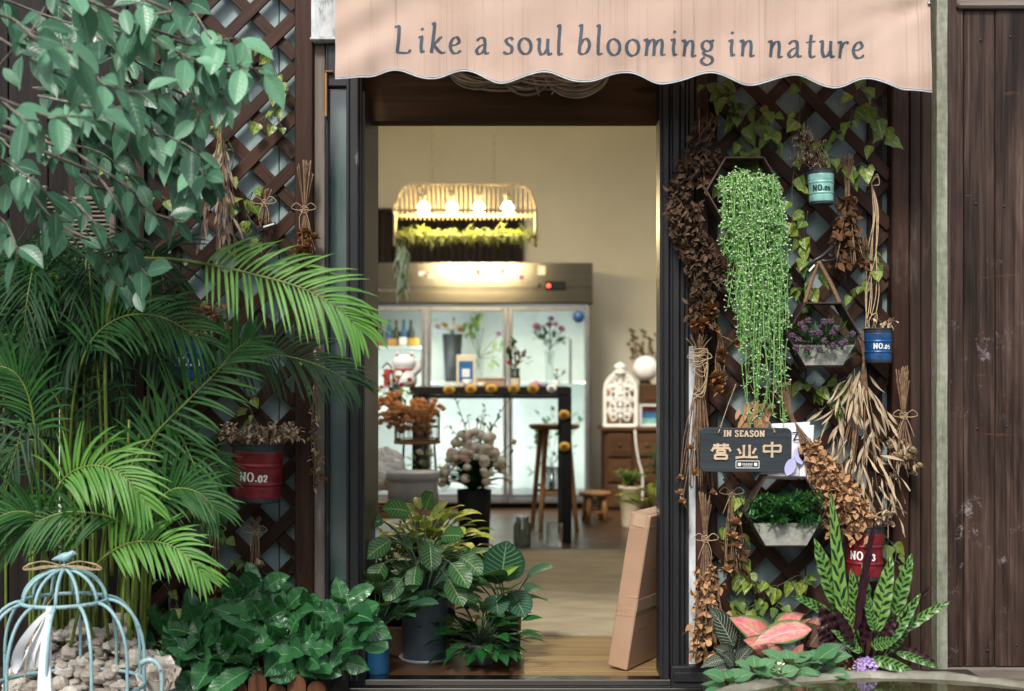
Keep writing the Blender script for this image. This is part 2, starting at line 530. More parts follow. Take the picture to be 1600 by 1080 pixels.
def _cloth():
    g = G('awning_canvas')
    x = g.coord('Object', (90, 1, .55))
    st = g.noise(x, 1.6, 3, .6)
    st2 = g.noise(g.coord('Object', (38, 1, .25), (5, 0, 0)), 1.0, 2, .5)
    big = g.noise(g.coord('Object'), 2.6, 4)
    col = g.ramp(big, [(.3, (.5, .355, .285, 1)), (.7, (.59, .44, .365, 1))])
    f = g.ma('MULTIPLY', g.sstep(st, .6, .74), g.sstep(g.noise(g.coord('Object', (3, 1, 3)), 1.3, 2), .35, .6))
    col = g.mix(g.ma('MULTIPLY', f, .5), col, (.33, .2, .16, 1))
    col = g.mix(g.ma('MULTIPLY', g.ma('SUBTRACT', 1.0, g.sstep(g.ma('ABSOLUTE', g.ma('SUBTRACT', st2, .58)), .004, .016)), .4), col, (.3, .2, .165, 1))
    stn = g.noise(g.coord('Object', (1, 1, 1.6), (2, 0, 5)), 3.2, 7, .65)
    col = g.mix(g.ma('MULTIPLY', g.sstep(stn, .54, .66), .3), col, (.4, .27, .2, 1))
    weave = g.n('TexWave', {'wave_type': 'BANDS', 'bands_direction': 'Z'}, Vector=g.coord('Object'), Scale=400.0)
    g.bump(g.ma('ADD', g.ma('MULTIPLY', weave.outputs['Fac'], .3), g.noise(g.coord('Object'), 9, 3)), .18, .01)
    g.fin(col, .75, spec=.25)
    tl = g.n('BsdfTranslucent', Color=(.75, .5, .38, 1))
    mx = g.n('MixShader'); mx.inputs[0].default_value = .22
    g.t.links.new(g.b.outputs[0], mx.inputs[1]); g.t.links.new(tl.outputs[0], mx.inputs[2]); g.t.links.new(mx.outputs[0], g.out.inputs[0])
    return g.m
M['awning'] = _cloth()
M['greywall'] = plain('lane_render', (.25, .24, .22, 1), .85, .2, scale=3)
M['letters'] = plain('lettering_ink', hexc('#3a4856', .8), .7, .25)
M['trim'] = plain('trim_grey', (.5, .52, .54, 1), .6, .2)
M['white'] = plain('white_paint', (.75, .75, .72, 1), .5, .08)
M['cream'] = plain('cream_paint', (.72, .62, .42, 1), .5, .08)
M['ribbon'] = plain('white_satin', (.6, .62, .64, 1), .4, .05)
M['paper'] = plain('white_paper', (.74, .75, .83, 1), .6, .05, bump=.03)
M['lilac'] = plain('lilac_print', (.42, .42, .68, 1), .6, .1)
M['kraft'] = plain('kraft_paper', (.4, .25, .15, 1), .7, .15)
M['greybox'] = plain('grey_box', (.36, .4, .46, 1), .55, .08)
def _card():
    g = G('cardboard')
    n = g.noise(g.coord('Object'), 5, 5); f = g.noise(g.coord('Object'), 220, 2)
    cr = g.sstep(g.noise(g.coord('Object', (1, 1, 9)), 2.5, 2), .6, .64)
    col = g.ramp(g.ma('ADD', g.ma('MULTIPLY', n, .7), g.ma('MULTIPLY', f, .3)), [(.35, (.29, .18, .115, 1)), (.65, (.37, .235, .155, 1))])
    g.bump(g.ma('ADD', g.ma('MULTIPLY', cr, .5), n), .3, .006)
    return g.fin(col, .75, spec=.2)
M['card'] = _card()
M['tape'] = plain('packing_tape', (.42, .29, .2, 1), .25, .1, bump=.2)
M['tin_red'] = plain('tin_red', (.2, .012, .018, 1), .38, .35, .25, 30, .25)
M['tin_blue'] = plain('tin_blue', (.012, .075, .22, 1), .38, .3, .25, 30, .25)
M['tin_teal'] = plain('tin_teal', (.22, .47, .41, 1), .42, .25, .2, 30, .25)
M['tin_grey'] = plain('tin_grey', (.035, .042, .048, 1), .45, .3, .35, 30, .25)
M['soil'] = plain('soil', (.022, .014, .009, 1), .95, .4, scale=60, bump=.8)
def _zinc():
    g = G('galvanised')
    vo = g.n('TexVoronoi', None, Vector=g.coord('Object'), Scale=55.0)
    nz = g.noise(g.coord('Object'), 14, 5)
    col = g.ramp(g.ma('ADD', g.ma('MULTIPLY', vo.outputs['Distance'], .25), g.ma('MULTIPLY', nz, .75)), [(.2, (.27, .275, .24, 1)), (.8, (.36, .365, .32, 1))])
    g.bump(g.ma('ADD', g.ma('MULTIPLY', vo.outputs['Distance'], .5), nz), .5, .006)
    return g.fin(col, .5, .35)
M['zinc'] = _zinc()
M['rust'] = plain('brown_sheet', (.05, .03, .022, 1), .5, .35, .2, 25, .3)
M['rustwood'] = plain('brown_timber', (.085, .05, .035, 1), .6, .35, .0, 25, .3)
M['rope'] = None
def _rope():
    g = G('hemp_rope')
    wv = g.n('TexWave', {'bands_direction': 'DIAGONAL'}, Vector=g.coord('UV', (40, 1, 1)), Scale=3.0, Distortion=.5)
    col = g.ramp(wv.outputs['Fac'], [(.2, (.14, .075, .035, 1)), (.8, (.38, .23, .12, 1))])
    g.bump(wv.outputs['Fac'], .7, .006)
    return g.fin(col, .85)
M['rope'] = _rope()
M['twine'] = plain('raffia', (.42, .3, .18, 1), .75, .3, scale=80)
M['wire'] = plain('black_rubber', (.01, .01, .011, 1), .4, .2)
M['vine'] = plain('vine_stem', (.05, .09, .05, 1), .6, .3, scale=60)
def _cagepaint():
    g = G('cage_paint')
    n = g.noise(g.coord('Object'), 38, 7, .7); m = g.noise(g.coord('Object'), 7, 3)
    c = g.ramp(m, [(.35, (.17, .31, .34, 1)), (.65, (.27, .43, .45, 1))])
    c = g.mix(g.sstep(n, .61, .66), c, (.11, .06, .035, 1))
    c = g.mix(g.ma('MULTIPLY', g.ma('SUBTRACT', 1.0, g.sstep(n, .34, .4)), .6), c, (.5, .56, .55, 1))
    g.bump(n, .35, .004)
    return g.fin(c, .48)
M['cagepaint'] = _cagepaint()
def _pebble():
    g = G('pebble_stone')
    nz = g.noise(g.coord('Object'), 22, 6, .65)
    col = g.mix(g.rnd(), g.ramp(nz, [(.3, (.3, .265, .23, 1)), (.7, (.62, .58, .52, 1))]), (.22, .185, .15, 1))
    g.bump(nz, .3, .006)
    return g.fin(col, .7)
M['pebble'] = _pebble()
def _stone():
    g = G('mossy_stone')
    nz = g.noise(g.coord('Object'), 5, 9, .7); n2 = g.noise(g.coord('Object', (1, 1, 1), (4, 2, 0)), 2.3, 4)
    col = g.ramp(nz, [(.3, (.07, .065, .045, 1)), (.55, (.2, .19, .15, 1)), (.75, (.36, .35, .3, 1))])
    col = g.mix(g.ma('MULTIPLY', g.sstep(n2, .5, .62), .6), col, (.09, .105, .04, 1))
    g.bump(nz, .7, .015)
    return g.fin(col, .75)
M['stone'] = _stone()
def _water():
    g = G('murky_water')
    nz = g.noise(g.coord('Object'), 4, 5, .6)
    g.bump(g.noise(g.coord('Object'), 7, 2), .08, .01)
    return g.fin(g.ramp(nz, [(.4, (.018, .017, .008, 1)), (.6, (.06, .055, .025, 1)), (.7, (.11, .09, .045, 1))]), .06, spec=.6)
M['water'] = _water()
# leaves
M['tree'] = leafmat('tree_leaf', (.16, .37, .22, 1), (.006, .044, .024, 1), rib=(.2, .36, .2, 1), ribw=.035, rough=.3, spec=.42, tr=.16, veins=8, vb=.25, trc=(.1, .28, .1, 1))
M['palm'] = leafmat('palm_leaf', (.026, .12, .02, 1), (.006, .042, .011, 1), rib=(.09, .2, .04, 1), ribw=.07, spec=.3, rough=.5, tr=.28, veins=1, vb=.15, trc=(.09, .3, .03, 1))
M['palmlit'] = leafmat('palm_leaf_lit', (.11, .28, .045, 1), (.05, .17, .03, 1), rib=(.26, .42, .12, 1), ribw=.07, rough=.38, tr=.3, veins=1, vb=.15, trc=(.26, .5, .05, 1))  # brighter copy of the palm green: light on the front fronds as colour
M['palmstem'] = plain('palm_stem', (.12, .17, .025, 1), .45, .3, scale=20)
M['palmshade'] = leafmat('palm_leaf_shaded', (.012, .058, .014, 1), (.004, .022, .008, 1), spec=.25, rough=.5, tr=.22, veins=1, vb=.1, trc=(.03, .12, .02, 1))  # darker copy of the palm green: shade inside the clump as colour
M['hyd'] = leafmat('broad_leaf', (.04, .16, .05, 1), (.009, .06, .022, 1), rib=(.12, .28, .11, 1), ribw=.05, rough=.3, spec=.5, tr=.2, veins=9, slant=2.2, vb=.45, trc=(.06, .24, .04, 1))
M['hydlite'] = leafmat('pale_broad_leaf', (.13, .27, .13, 1), (.06, .18, .075, 1), rib=(.28, .42, .22, 1), ribw=.04, rough=.45, tr=.22, veins=8, slant=2.2, vb=.6)
M['ivy'] = leafmat('ivy_leaf', (.34, .4, .05, 1), (.06, .15, .025, 1), rib=(.4, .46, .14, 1), ribw=.05, rough=.33, spec=.5, tr=.25, mott=.75, mottc=(.025, .075, .022, 1), veins=5, vb=.3, trc=(.3, .38, .05, 1))
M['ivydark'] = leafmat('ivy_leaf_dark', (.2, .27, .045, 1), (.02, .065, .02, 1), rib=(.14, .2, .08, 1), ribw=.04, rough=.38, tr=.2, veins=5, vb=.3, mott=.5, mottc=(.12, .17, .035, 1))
M['cal'] = leafmat('calathea_leaf', (.02, .1, .026, 1), (.007, .045, .016, 1), rib=(.2, .3, .1, 1), ribw=.05, stripe=(.1, .19, .055, 1), freq=8, slant=2.0, duty=.26, edge=(.02, .07, .022, 1), edgew=.15, rough=.33, tr=.2, veins=9, vb=.4)
M['orb'] = leafmat('round_striped_leaf', (.018, .085, .04, 1), (.01, .055, .03, 1), rib=(.14, .27, .16, 1), ribw=.04, stripe=(.075, .165, .095, 1), freq=9, slant=2.4, duty=.3, rough=.36, tr=.2, veins=8, vb=.4)
M['lily'] = leafmat('glossy_leaf', (.014, .1, .022, 1), (.005, .04, .013, 1), rib=(.03, .15, .04, 1), ribw=.05, spec=.45, rough=.28, tr=.18, veins=8, slant=2, vb=.35)
M['croton'] = leafmat('yellow_green_leaf', (.6, .54, .09, 1), (.27, .36, .06, 1), rib=(.45, .4, .1, 1), ribw=.07, rough=.35, tr=.25, mott=.6, mottc=(.05, .12, .025, 1), veins=6)
M['blush'] = plain('blush_rose', (.78, .6, .5, 1), .7, .12, scale=60, bump=.6)
M['fresh'] = leafmat('fresh_leaf', (.2, .32, .06, 1), (.05, .16, .035, 1), rib=(.34, .42, .14, 1), ribw=.05, rough=.34, tr=.22, mott=.45, mottc=(.36, .4, .12, 1), veins=7)
M['yleaf'] = leafmat('bright_leaf', (.3, .42, .07, 1), (.16, .3, .05, 1), rib=(.4, .5, .15, 1), rough=.4, tr=.3)
M['zebra'] = leafmat('pinstripe_leaf', (.02, .05, .03, 1), (.01, .03, .018, 1), rib=(.4, .38, .3, 1), ribw=.035, stripe=(.42, .36, .32, 1), freq=11, slant=3.0, duty=.16, soft=.06, rough=.36, tr=.1, veins=8)
M['agla'] = leafmat('pink_leaf', (.68, .17, .19, 1), (.55, .1, .13, 1), rib=(.75, .38, .36, 1), ribw=.05, edge=(.07, .15, .04, 1), edgew=.24, rough=.38, tr=.12, mott=.6, mottc=(.55, .38, .26, 1), veins=8, slant=2.0, vb=.5, trc=(.7, .2, .15, 1))
M['bronze'] = leafmat('dusky_leaf', (.17, .08, .06, 1), (.1, .06, .045, 1), rib=(.3, .16, .12, 1), edge=(.05, .07, .03, 1), rough=.4, tr=.1)
M['maroon'] = leafmat('maroon_leaf', (.03, .006, .012, 1), (.014, .004, .008, 1), rib=(.05, .02, .02, 1), rough=.4, tr=.06, trc=(.1, .01, .02, 1))
def _rattle():
    g = G('rattlesnake_leaf')
    sep = g.n('SeparateXYZ', Vector=g.coord('UV')); u, v = sep.outputs[0], sep.outputs[1]
    a = g.ma('MULTIPLY', g.ma('ABSOLUTE', g.ma('SUBTRACT', u, .5)), 2.0)
    side = g.ma('MULTIPLY', g.ma('GREATER_THAN', u, .5), .5)
    nz = g.noise(g.coord('Object'), 40, 3)
    p = g.ma('FRACT', g.ma('ADD', g.ma('SUBTRACT', g.ma('MULTIPLY', v, 9.0), g.ma('MULTIPLY', a, .9)), side))
    d = g.ma('ADD', g.ma('MULTIPLY', g.ma('ABSOLUTE', g.ma('SUBTRACT', p, .5)), 2.9), g.ma('MULTIPLY', g.ma('ABSOLUTE', g.ma('SUBTRACT', a, .42)), 1.55))
    f = g.ma('SUBTRACT', 1.0, g.sstep(d, .75, 1.0))
    c = g.mix(g.rnd(), (.17, .31, .06, 1), (.09, .22, .05, 1))
    c = g.mix(f, c, (.008, .035, .014, 1))
    c = g.mix(g.sstep(a, .86, .97), c, (.02, .07, .025, 1))
    c = g.mix(g.ma('SUBTRACT', 1.0, g.sstep(a, .02, .07)), c, (.06, .14, .04, 1))
    g.bump(nz, .2, .003)
    g.fin(c, .36)
    tl = g.n('BsdfTranslucent', Color=g.mix(.3, c, (.2, .4, .05, 1)))
    mx = g.n('MixShader'); mx.inputs[0].default_value = .2
    g.t.links.new(g.b.outputs[0], mx.inputs[1]); g.t.links.new(tl.outputs[0], mx.inputs[2]); g.t.links.new(mx.outputs[0], g.out.inputs[0])
    return g.m
M['rattle'] = _rattle()
M['cascstem'] = plain('trailing_stem', (.24, .46, .14, 1), .5, .3, scale=60)
M['casc'] = leafmat('trailing_leaf', (.23, .43, .12, 1), (.045, .18, .045, 1), rough=.4, tr=.25, vb=.1)
M['bud'] = plain('pale_bud', (.5, .62, .4, 1), .5, .15, scale=60)
M['turf'] = leafmat('small_leaf', (.05, .2, .05, 1), (.015, .085, .03, 1), rib=(.14, .3, .12, 1), rough=.35, tr=.2, vb=.2)
M['lav'] = plain('purple_flower', (.11, .055, .1, 1), .8, .35, scale=120, bump=.8)
M['lilacfl'] = plain('lilac_petal', (.5, .36, .68, 1), .6, .15)
M['dry'] = leafmat('dried_tan_leaf', (.6, .48, .33, 1), (.34, .26, .17, 1), rib=(.4, .3, .18, 1), rough=.75, tr=.1, trc=(.4, .26, .12, 1), vb=.5, spec=.2)
M['drybrown'] = leafmat('dried_brown_leaf', (.14, .07, .03, 1), (.05, .025, .013, 1), rough=.75, tr=.08, trc=(.2, .08, .03, 1), vb=.5, spec=.2)
M['drydark'] = leafmat('dried_dark_leaf', (.13, .08, .048, 1), (.035, .02, .013, 1), rough=.8, tr=.05, trc=(.1, .05, .02, 1), vb=.5, spec=.2)
M['dryorange'] = leafmat('dried_amber_petal', (.3, .14, .045, 1), (.15, .065, .024, 1), rough=.7, tr=.1, trc=(.4, .16, .04, 1), vb=.4, spec=.2)
M['drypale'] = leafmat('dried_pale_pod', (.42, .32, .24, 1), (.22, .15, .11, 1), rough=.7, tr=.1, trc=(.4, .28, .18, 1), vb=.3, spec=.2)
M['dryhop'] = leafmat('dried_hop_bract', (.52, .31, .165, 1), (.28, .15, .075, 1), rough=.7, tr=.12, trc=(.5, .25, .1, 1), vb=.3, spec=.2)
M['drystem'] = plain('dried_stem', (.2, .12, .065, 1), .75, .4, scale=60)
M['moss'] = leafmat('moss_strand', (.19, .18, .05, 1), (.09, .1, .03, 1), rough=.7, tr=.25, vb=.1)
M['tilly'] = leafmat('grey_green_strand', (.26, .32, .22, 1), (.14, .19, .13, 1), rough=.7, tr=.2, vb=.1)
M['petalw'] = leafmat('cream_petal', (.86, .8, .68, 1), (.8, .69, .53, 1), rough=.6, tr=.2, trc=(.85, .76, .6, 1), vb=.2)
M['petalp'] = leafmat('pink_petal', (.6, .26, .42, 1), (.42, .14, .3, 1), rough=.6, tr=.25, trc=(.7, .3, .45, 1), vb=.2)
M['petaly'] = leafmat('amber_petal', (.65, .42, .12, 1), (.6, .28, .08, 1), rough=.6, tr=.25, trc=(.7, .4, .1, 1), vb=.2)
M['petalr'] = leafmat('red_petal', (.75, .09, .05, 1), (.7, .25, .12, 1), rough=.6, tr=.2, trc=(.6, .1, .05, 1), vb=.2)
M['peach'] = leafmat('peach_petal', (.95, .66, .4, 1), (.85, .5, .26, 1), rough=.65, tr=.1, trc=(.6, .3, .14, 1), vb=.2)
M['slate'] = plain('slate_pot', (.12, .16, .2, 1), .5, .15)
M['navy'] = plain('navy_pot', (.008, .02, .05, 1), .4, .2)
M['cobalt'] = plain('cobalt_pot', (.015, .1, .22, 1), .45, .2)
M['greypot'] = plain('grey_pot', (.12, .12, .12, 1), .6, .2)
M['steel'] = None
def _steel():
    g = G('brushed_steel')
    nz = g.noise(g.coord('Object', (1.5, 1.5, 260)), 1.0, 4, .6)
    g.bump(nz, .12, .003)
    return g.fin(g.ramp(nz, [(.3, (.2, .19, .17, 1)), (.7, (.28, .265, .235, 1))]), .2, 1.0)
M['steel'] = _steel()
M['alu'] = plain('fridge_frame', (.3, .3, .31, 1), .35, .1, .8)
M['fridgein'] = plain('fridge_lining', (.7, .76, .74, 1), .5, .04)
M['glass'] = glassy('clear_glass', (.96, .99, .985, 1), .03)
M['oldglass'] = glassy('dusty_glass', (.85, .87, .86, 1), .04, .12)
M['bulb'] = emis('lit_bulb', (1, .82, .5, 1), 8)
M['led'] = emis('fridge_led', (.93, 1, .98, 1), 3)
M['redled'] = emis('red_display', (1, .05, .02, 1), 4)
M['lampwood'] = plain('lamp_cane', (.2, .15, .075, 1), .5, .12)
M['curtain'] = plain('dark_curtain', (.018, .012, .009, 1), .85, .3)
M['yellowtag'] = plain('yellow_tag', (.5, .27, .03, 1), .6, .2)
M['screenblue'] = plain('blue_print', (.03, .13, .3, 1), .4, .1)
M['brass'] = plain('dark_brass', (.12, .08, .04, 1), .35, .3, .8)
M['blueplastic'] = plain('blue_sticker', (.008, .055, .18, 1), .5, .1)
M['pinkplastic'] = plain('red_enamel', (.42, .06, .05, 1), .4, .2)
M['bottle'] = plain('dark_bottle', (.03, .045, .03, 1), .15, .2)
M['darkglass'] = glassy('smoked_glass', (.35, .38, .34, 1), .1)
def _plaster():
    g = G('interior_plaster')
    nz = g.noise(g.coord('Object'), 1.6, 5); n2 = g.noise(g.coord('Object'), 90, 3)
    g.bump(n2, .08, .004)
    return g.fin(g.ramp(nz, [(.3, (.55, .515, .41, 1)), (.7, (.62, .585, .47, 1))]), .85)
M['plaster'] = _plaster()
def _floor():
    g = G('shop_floor_tile')
    br = g.n('TexBrick', {'offset': .37}, Vector=g.coord('Object'), Scale=1.0, Color1=(.105, .052, .024, 1), Color2=(.07, .034, .017, 1), Mortar=(.15, .13, .105, 1))
    br.inputs['Brick Width'].default_value = .62; br.inputs['Row Height'].default_value = .15; br.inputs['Mortar Size'].default_value = .003
    nz = g.noise(g.coord('Object', (3, 45, 1)), 1.2, 6, .6)
    c = g.mix(g.ma('MULTIPLY', nz, .6), br.outputs['Color'], (.03, .014, .007, 1))
    g.bump(g.ma('ADD', br.outputs['Fac'], g.ma('MULTIPLY', nz, -.4)), -.15, .004)
    return g.fin(c, g.ma('ADD', .22, g.ma('MULTIPLY', g.noise(g.coord('Object'), 3, 4), .25)))
M['floor'] = _floor()
M['ramp'] = wood('pale_floorboard', (.11, .066, .026, 1), (.2, .13, .055, 1), (.29, .2, .095, 1), .4, grain=(1.4, 22), wear=(.3, .24, .15, 1), wearamt=.3)
def _mat():
    g = G('woven_mat')
    n = g.noise(g.coord('Object'), 240, 3, .7); b = g.noise(g.coord('Object', (1.2, 3, 1)), 2.2, 7, .65)
    c = g.ramp(g.ma('ADD', g.ma('MULTIPLY', n, .4), g.ma('MULTIPLY', b, .6)), [(.3, (.2, .165, .105, 1)), (.7, (.44, .38, .27, 1))])
    g.bump(n, .7, .006)
    return g.fin(c, .95, spec=.1)
M['mat'] = _mat()
def _paving():
    g = G('street_paving')
    br = g.n('TexBrick', None, Vector=g.coord('Object'), Scale=1.0, Color1=(.17, .165, .155, 1), Color2=(.12, .115, .11, 1), Mortar=(.05, .05, .045, 1))
    br.inputs['Brick Width'].default_value = .6; br.inputs['Row Height'].default_value = .3; br.inputs['Mortar Size'].default_value = .006
    nz = g.noise(g.coord('Object'), 12, 7)
    g.bump(nz, .3, .01)
    return g.fin(g.mix(g.ma('MULTIPLY', nz, .5), br.outputs['Color'], (.09, .09, .08, 1)), .8)
M['paving'] = _paving()
M['dryvine'] = plain('pale_vine', (.3, .25, .19, 1), .7, .3)
M['bark'] = plain('grey_bark', (.17, .15, .12, 1), .8, .35, scale=40, bump=.4)
M['signwood'] = wood('charcoal_sign_wood', (.018, .023, .027, 1), (.034, .041, .048, 1), (.058, .068, .078, 1), .6, grain=(3, 90), knots=False, varp=.2)
M['signletter'] = plain('sign_letter', (.55, .42, .29, 1), .6, .12)
M['black'] = plain('black_paint', (.008, .008, .009, 1), .6, .2, spec=.15)
M['rosew'] = plain('white_rose', (.86, .82, .72, 1), .7, .1, scale=60, bump=.6)
# ================================================================ SETTING
def X(px, Y=0.0): return (px - 800.0) * S(Y)
def ZZ(py, Y=0.0): return CH + (HZ - py) * S(Y)

b = MB(); b.poly([(-30, -30, -.12), (30, -30, -.12), (30, .12, -.12), (-30, .12, -.12)])
tag(b.build('street_paving', M['paving']), kind='structure')
b = MB(); b.poly([(-2.3, .0, 0), (2.2, .0, 0), (2.2, 6.7, 0), (-2.3, 6.7, 0)])
tag(b.build('shop_floor', M['floor']), kind='structure')
b = MB()
yy = .02
while yy < .72:
    b.box((X(818, .3), yy, .0005), (.80, yy + .062, .006), ch=.002, axis=0); yy += .0655
tag(b.build('floor_boards', M['ramp']), kind='structure')

shop = thing('shop_building', 'dark timber flower shop front with an open doorway and lit interior', 'shop', (0, .1, 0))
b = MB()   # painted boards behind the trellises
for x0, x1 in ((X(255), -.66), (.69, 1.56)):
    x = x0
    while x < x1 - .01:
        xe = min(x + .42, x1)
        b.box((x, .07, -.12), (xe - .003, .13, 2.75), ch=.002); x = xe
b.build('wall_panel', M['panel'], shop)
b = MB(); x = -3.4
while x < X(255) - .01:
    xe = min(x + .15, X(255)); b.box((x, .07, -.12), (xe - .003, .13, 2.75), ch=.003); x = xe
b.build('shade_boarding', M['blackwood'], shop)  # blackened boards stand for the deep shade behind the tree
b = MB()
for x0, x1 in ((-3.6, -.62), (.66, 3.4)): b.box((x0, .135, -.12), (x1, .2, 3.75), ch=.002)
b.box((-.62, .25, 2.3), (.66, .32, 3.75), ch=.002)
b.box((-3.6, .03, 2.78), (3.4, .12, 3.9), ch=.002)
b.build('front_wall', M['board'], shop)
b = MB(); b.box((-.68, .12, 2.085), (.72, .17, 2.29), ch=.012, axis=0); b.box((-.68, .1, 2.295), (.72, .28, 2.7), ch=.012, axis=0)
b.build('lintel_beam', M['beam'], shop)
b = MB()
b.poly([(-2.3, .205, 0), (-.62, .205, 0), (-.62, .205, 3.7), (-2.3, .205, 3.7)]); b.poly([(.66, .205, 0), (2.2, .205, 0), (2.2, .205, 3.7), (.66, .205, 3.7)]); b.poly([(-.62, .325, 2.3), (.66, .325, 2.3), (.66, .325, 3.7), (-.62, .325, 3.7)])  # unseen plaster lining of the front wall, added to bounce light inward
b.poly([(-2.3, 6.7, 0), (2.2, 6.7, 0), (2.2, 6.7, 3.7), (-2.3, 6.7, 3.7)])
b.poly([(-2.3, .2, 0), (-2.3, 6.7, 0), (-2.3, 6.7, 3.7), (-2.3, .2, 3.7)])
b.poly([(2.2, .2, 0), (2.2, .2, 3.7), (2.2, 6.7, 3.7), (2.2, 6.7, 0)])
b.build('interior_wall', M['plaster'], shop)
b = MB()
for x0, y0, x1, y1 in ((-3.6, .04, 3.4, .6), (-3.6, 4.4, 3.4, 6.9), (-3.6, .6005, -2.2, 4.3995), (2.15, .6005, 3.4, 4.3995)): b.box((x0, y0, 3.7), (x1, y1, 3.86), ch=.002)  # middle left open out of view, added to let daylight into the shop
for x in (-.6, .6): b.box((x - .03, .601, 3.72), (x + .03, 4.399, 3.8), ch=.002)
b.build('ceiling', M['plaster'], shop)
# door frame
b = MB()
def vb(px0, px1, Y0, Y1, z0, z1, mb, ch=.004):
    mb.box((X(px0, Y0), Y0, z0), (X(px1, Y0), Y1, z1), ch=ch, axis=2)
vb(546, 560, -.03, .12, .0, 2.36, b); vb(560.5, 565, -.005, .12, .0, 2.36, b, .002)
vb(1031, 1036, .0, .12, .0, 2.36, b, .002); vb(1037, 1046, -.03, .12, .0, 2.36, b); vb(1046.5, 1051, -.012, .12, 0, 2.36, b, .002)
vb(1051.5, 1062, -.03, .12, .0, 2.36, b); vb(1062.5, 1070, -.015, .1, .0, 2.36, b)
b.box((X(546), -.02, 2.365), (X(1070), .1, 2.45), axis=0)
b.build('door_frame', M['frame'], shop)
b = MB()
b.bar((X(562, .0), .01, 1.12), (X(585, .24), .235, 1.12), .035, 2.14, ch=.006)
leafdoor = b.build('door', M['frame2'], shop)
b = MB()
hp = P(580, 497, .16)
b.ball(hp + V((.012, -.02, 0)), .02, sq=(.7, .7, 1.3))
ring = [hp + V((.016, -.03, -.045)) + V((.006 * math.sin(t), .026 * math.sin(t), .04 * math.cos(t))) for t in [2 * math.pi * k / 18 for k in range(19)]]
b.tube(ring, .005, 6, closed=True)
b.build('handle', M['brass'], leafdoor)
# side strips left and right of the frame
b = MB(); vb(490, 508, -.0, .06, -.05, 2.36, b); b.build('jamb_board', M['greywood'], shop)
b = MB(); vb(509, 512.5, -.012, .04, -.05, 2.36, b, .002); vb(541, 545.5, -.02, .05, -.05, 2.36, b, .002); b.box((X(512), -.01, 2.2), (X(545), .04, 2.36)); b.box((X(490), -.05, -.1), (X(572), .04, .055)); b.box((X(493), -.06, .0), (X(560), -.051, .03))
for k in range(4): b.ball((X(519), -.012, ZZ(905 + k * 11)), .006)
b.build('sidelight_frame', M['frame'], shop)
b = MB(); b.box((X(512.5), .015, .05), (X(541), .022, 2.2)); b.build('sidelight_glass', M['oldglass'], shop)
b = MB(); b.box((X(512.5), .062, .05), (X(541), .067, 2.2)); b.build('sidelight_back', M['panel'], shop)
b = MB(); vb(1071, 1076, -.01, .05, .0, 2.36, b); vb(1076.5, 1086, .0, .06, ZZ(540), 2.36, b); b.build('jamb_trim', M['frame2'], shop)
b = MB(); vb(1076.6, 1096, -.006, .06, .05, ZZ(541), b); b.build('old_jamb', M['oldwhite'], shop)
b = MB(); b.box((X(1046), -.05, -.1), (X(1104), .05, .055)); b.box((X(1050), -.06, .0), (X(1100), -.051, .035)); b.build('jamb_foot', M['frame'], shop)
b = MB(); b.box((X(486, -.03), -.03, ZZ(62)), (X(530, -.03), .05, 2.75)); b.box((X(484, -.05), -.05, ZZ(68)), (X(530, -.05), .05, ZZ(62.5))); b.build('painted_corbel', M['oldwhite'], shop)
b = MB(); b.box((X(509), -.03, ZZ(185)), (X(512.5), -.013, ZZ(116))); b.box((X(509), -.03, ZZ(116)+.001), (X(522), -.013, ZZ(113))); b.build('sidelight_bead', M['stoolwood'], shop)
# threshold
b = MB(); b.box((X(572), -.045, -.018), (X(1046), .03, .0055), ch=.003, axis=0); b.box((X(490), -.07, -.033), (X(1102), -.046, -.02), ch=.003, axis=0)
th = b.build('threshold', M['steel'], shop)
b = MB(); b.box((X(480), -.068, -.12), (X(1105), .03, -.034), axis=0); b.box((X(560), -.05, -.034), (X(1050), .03, -.0185), axis=0)
b.build('step_riser', M['frame'], shop)
b = MB()
for px in range(505, 1100, 62): b.ball((X(px), -.069, -.045), .006, 8, 5)
b.build('rivet', M['steel'], th)
# louvred shutter in the wall behind the palms
b = MB()
for k in range(26):
    z = ZZ(480) + k * .0165
    b.bar((X(72, .03), .045, z), (X(170, .03), .045, z + .0), .022, .006, up=V((0, -.6, .8)), ch=.001)
b.box((X(62, .03), .03, ZZ(490)), (X(72, .03), .065, ZZ(288))); b.box((X(170, .03), .03, ZZ(490)), (X(180, .03), .065, ZZ(288)))
b.build('louvre_shutter', M['greywood'], shop)

# plank wall on the right
pw = thing('plank_wall', 'dark stained vertical plank wall with pale scuffs beside the shop', 'wall', (1.95, 0, -.12))
b = MB()
edges = [1474, 1503, 1552, 1603, 1655, 1708, 1762, 1815]
for e0, e1 in zip(edges, edges[1:]):
    b.box((X(e0) + .0012, -.02 + rr(-.003, .003), ZZ(1040)), (X(e1) - .0012, .03, ZZ(18) if e0 > 1480 else 2.8), ch=.003, axis=2)
b.build('plank', M['plank'], pw)
b = MB()
for e0, e1 in zip(edges[1:], edges[2:]):
    for z in (.12, .95, 1.75, 2.38):
        b.ball((X((e0 + e1) / 2) + rr(-.03, .03), -.024, z + rr(-.03, .03)), .0045, 8, 5, sq=(1, .5, 1))
b.build('nail', M['frame2'], pw)
b = MB(); b.box((X(1490), -.045, ZZ(17)), (X(1820), .03, 2.85), ch=.008, axis=0); b.box((X(1474), -.04, -.12), (X(1820), .03, ZZ(1041)), ch=.006, axis=0)
b.build('rail', M['greywood'], pw)
b = MB(); b.box((X(1474), .035, -.12), (X(1820), .07, 2.8)); b.build('backing', M['board'], pw)
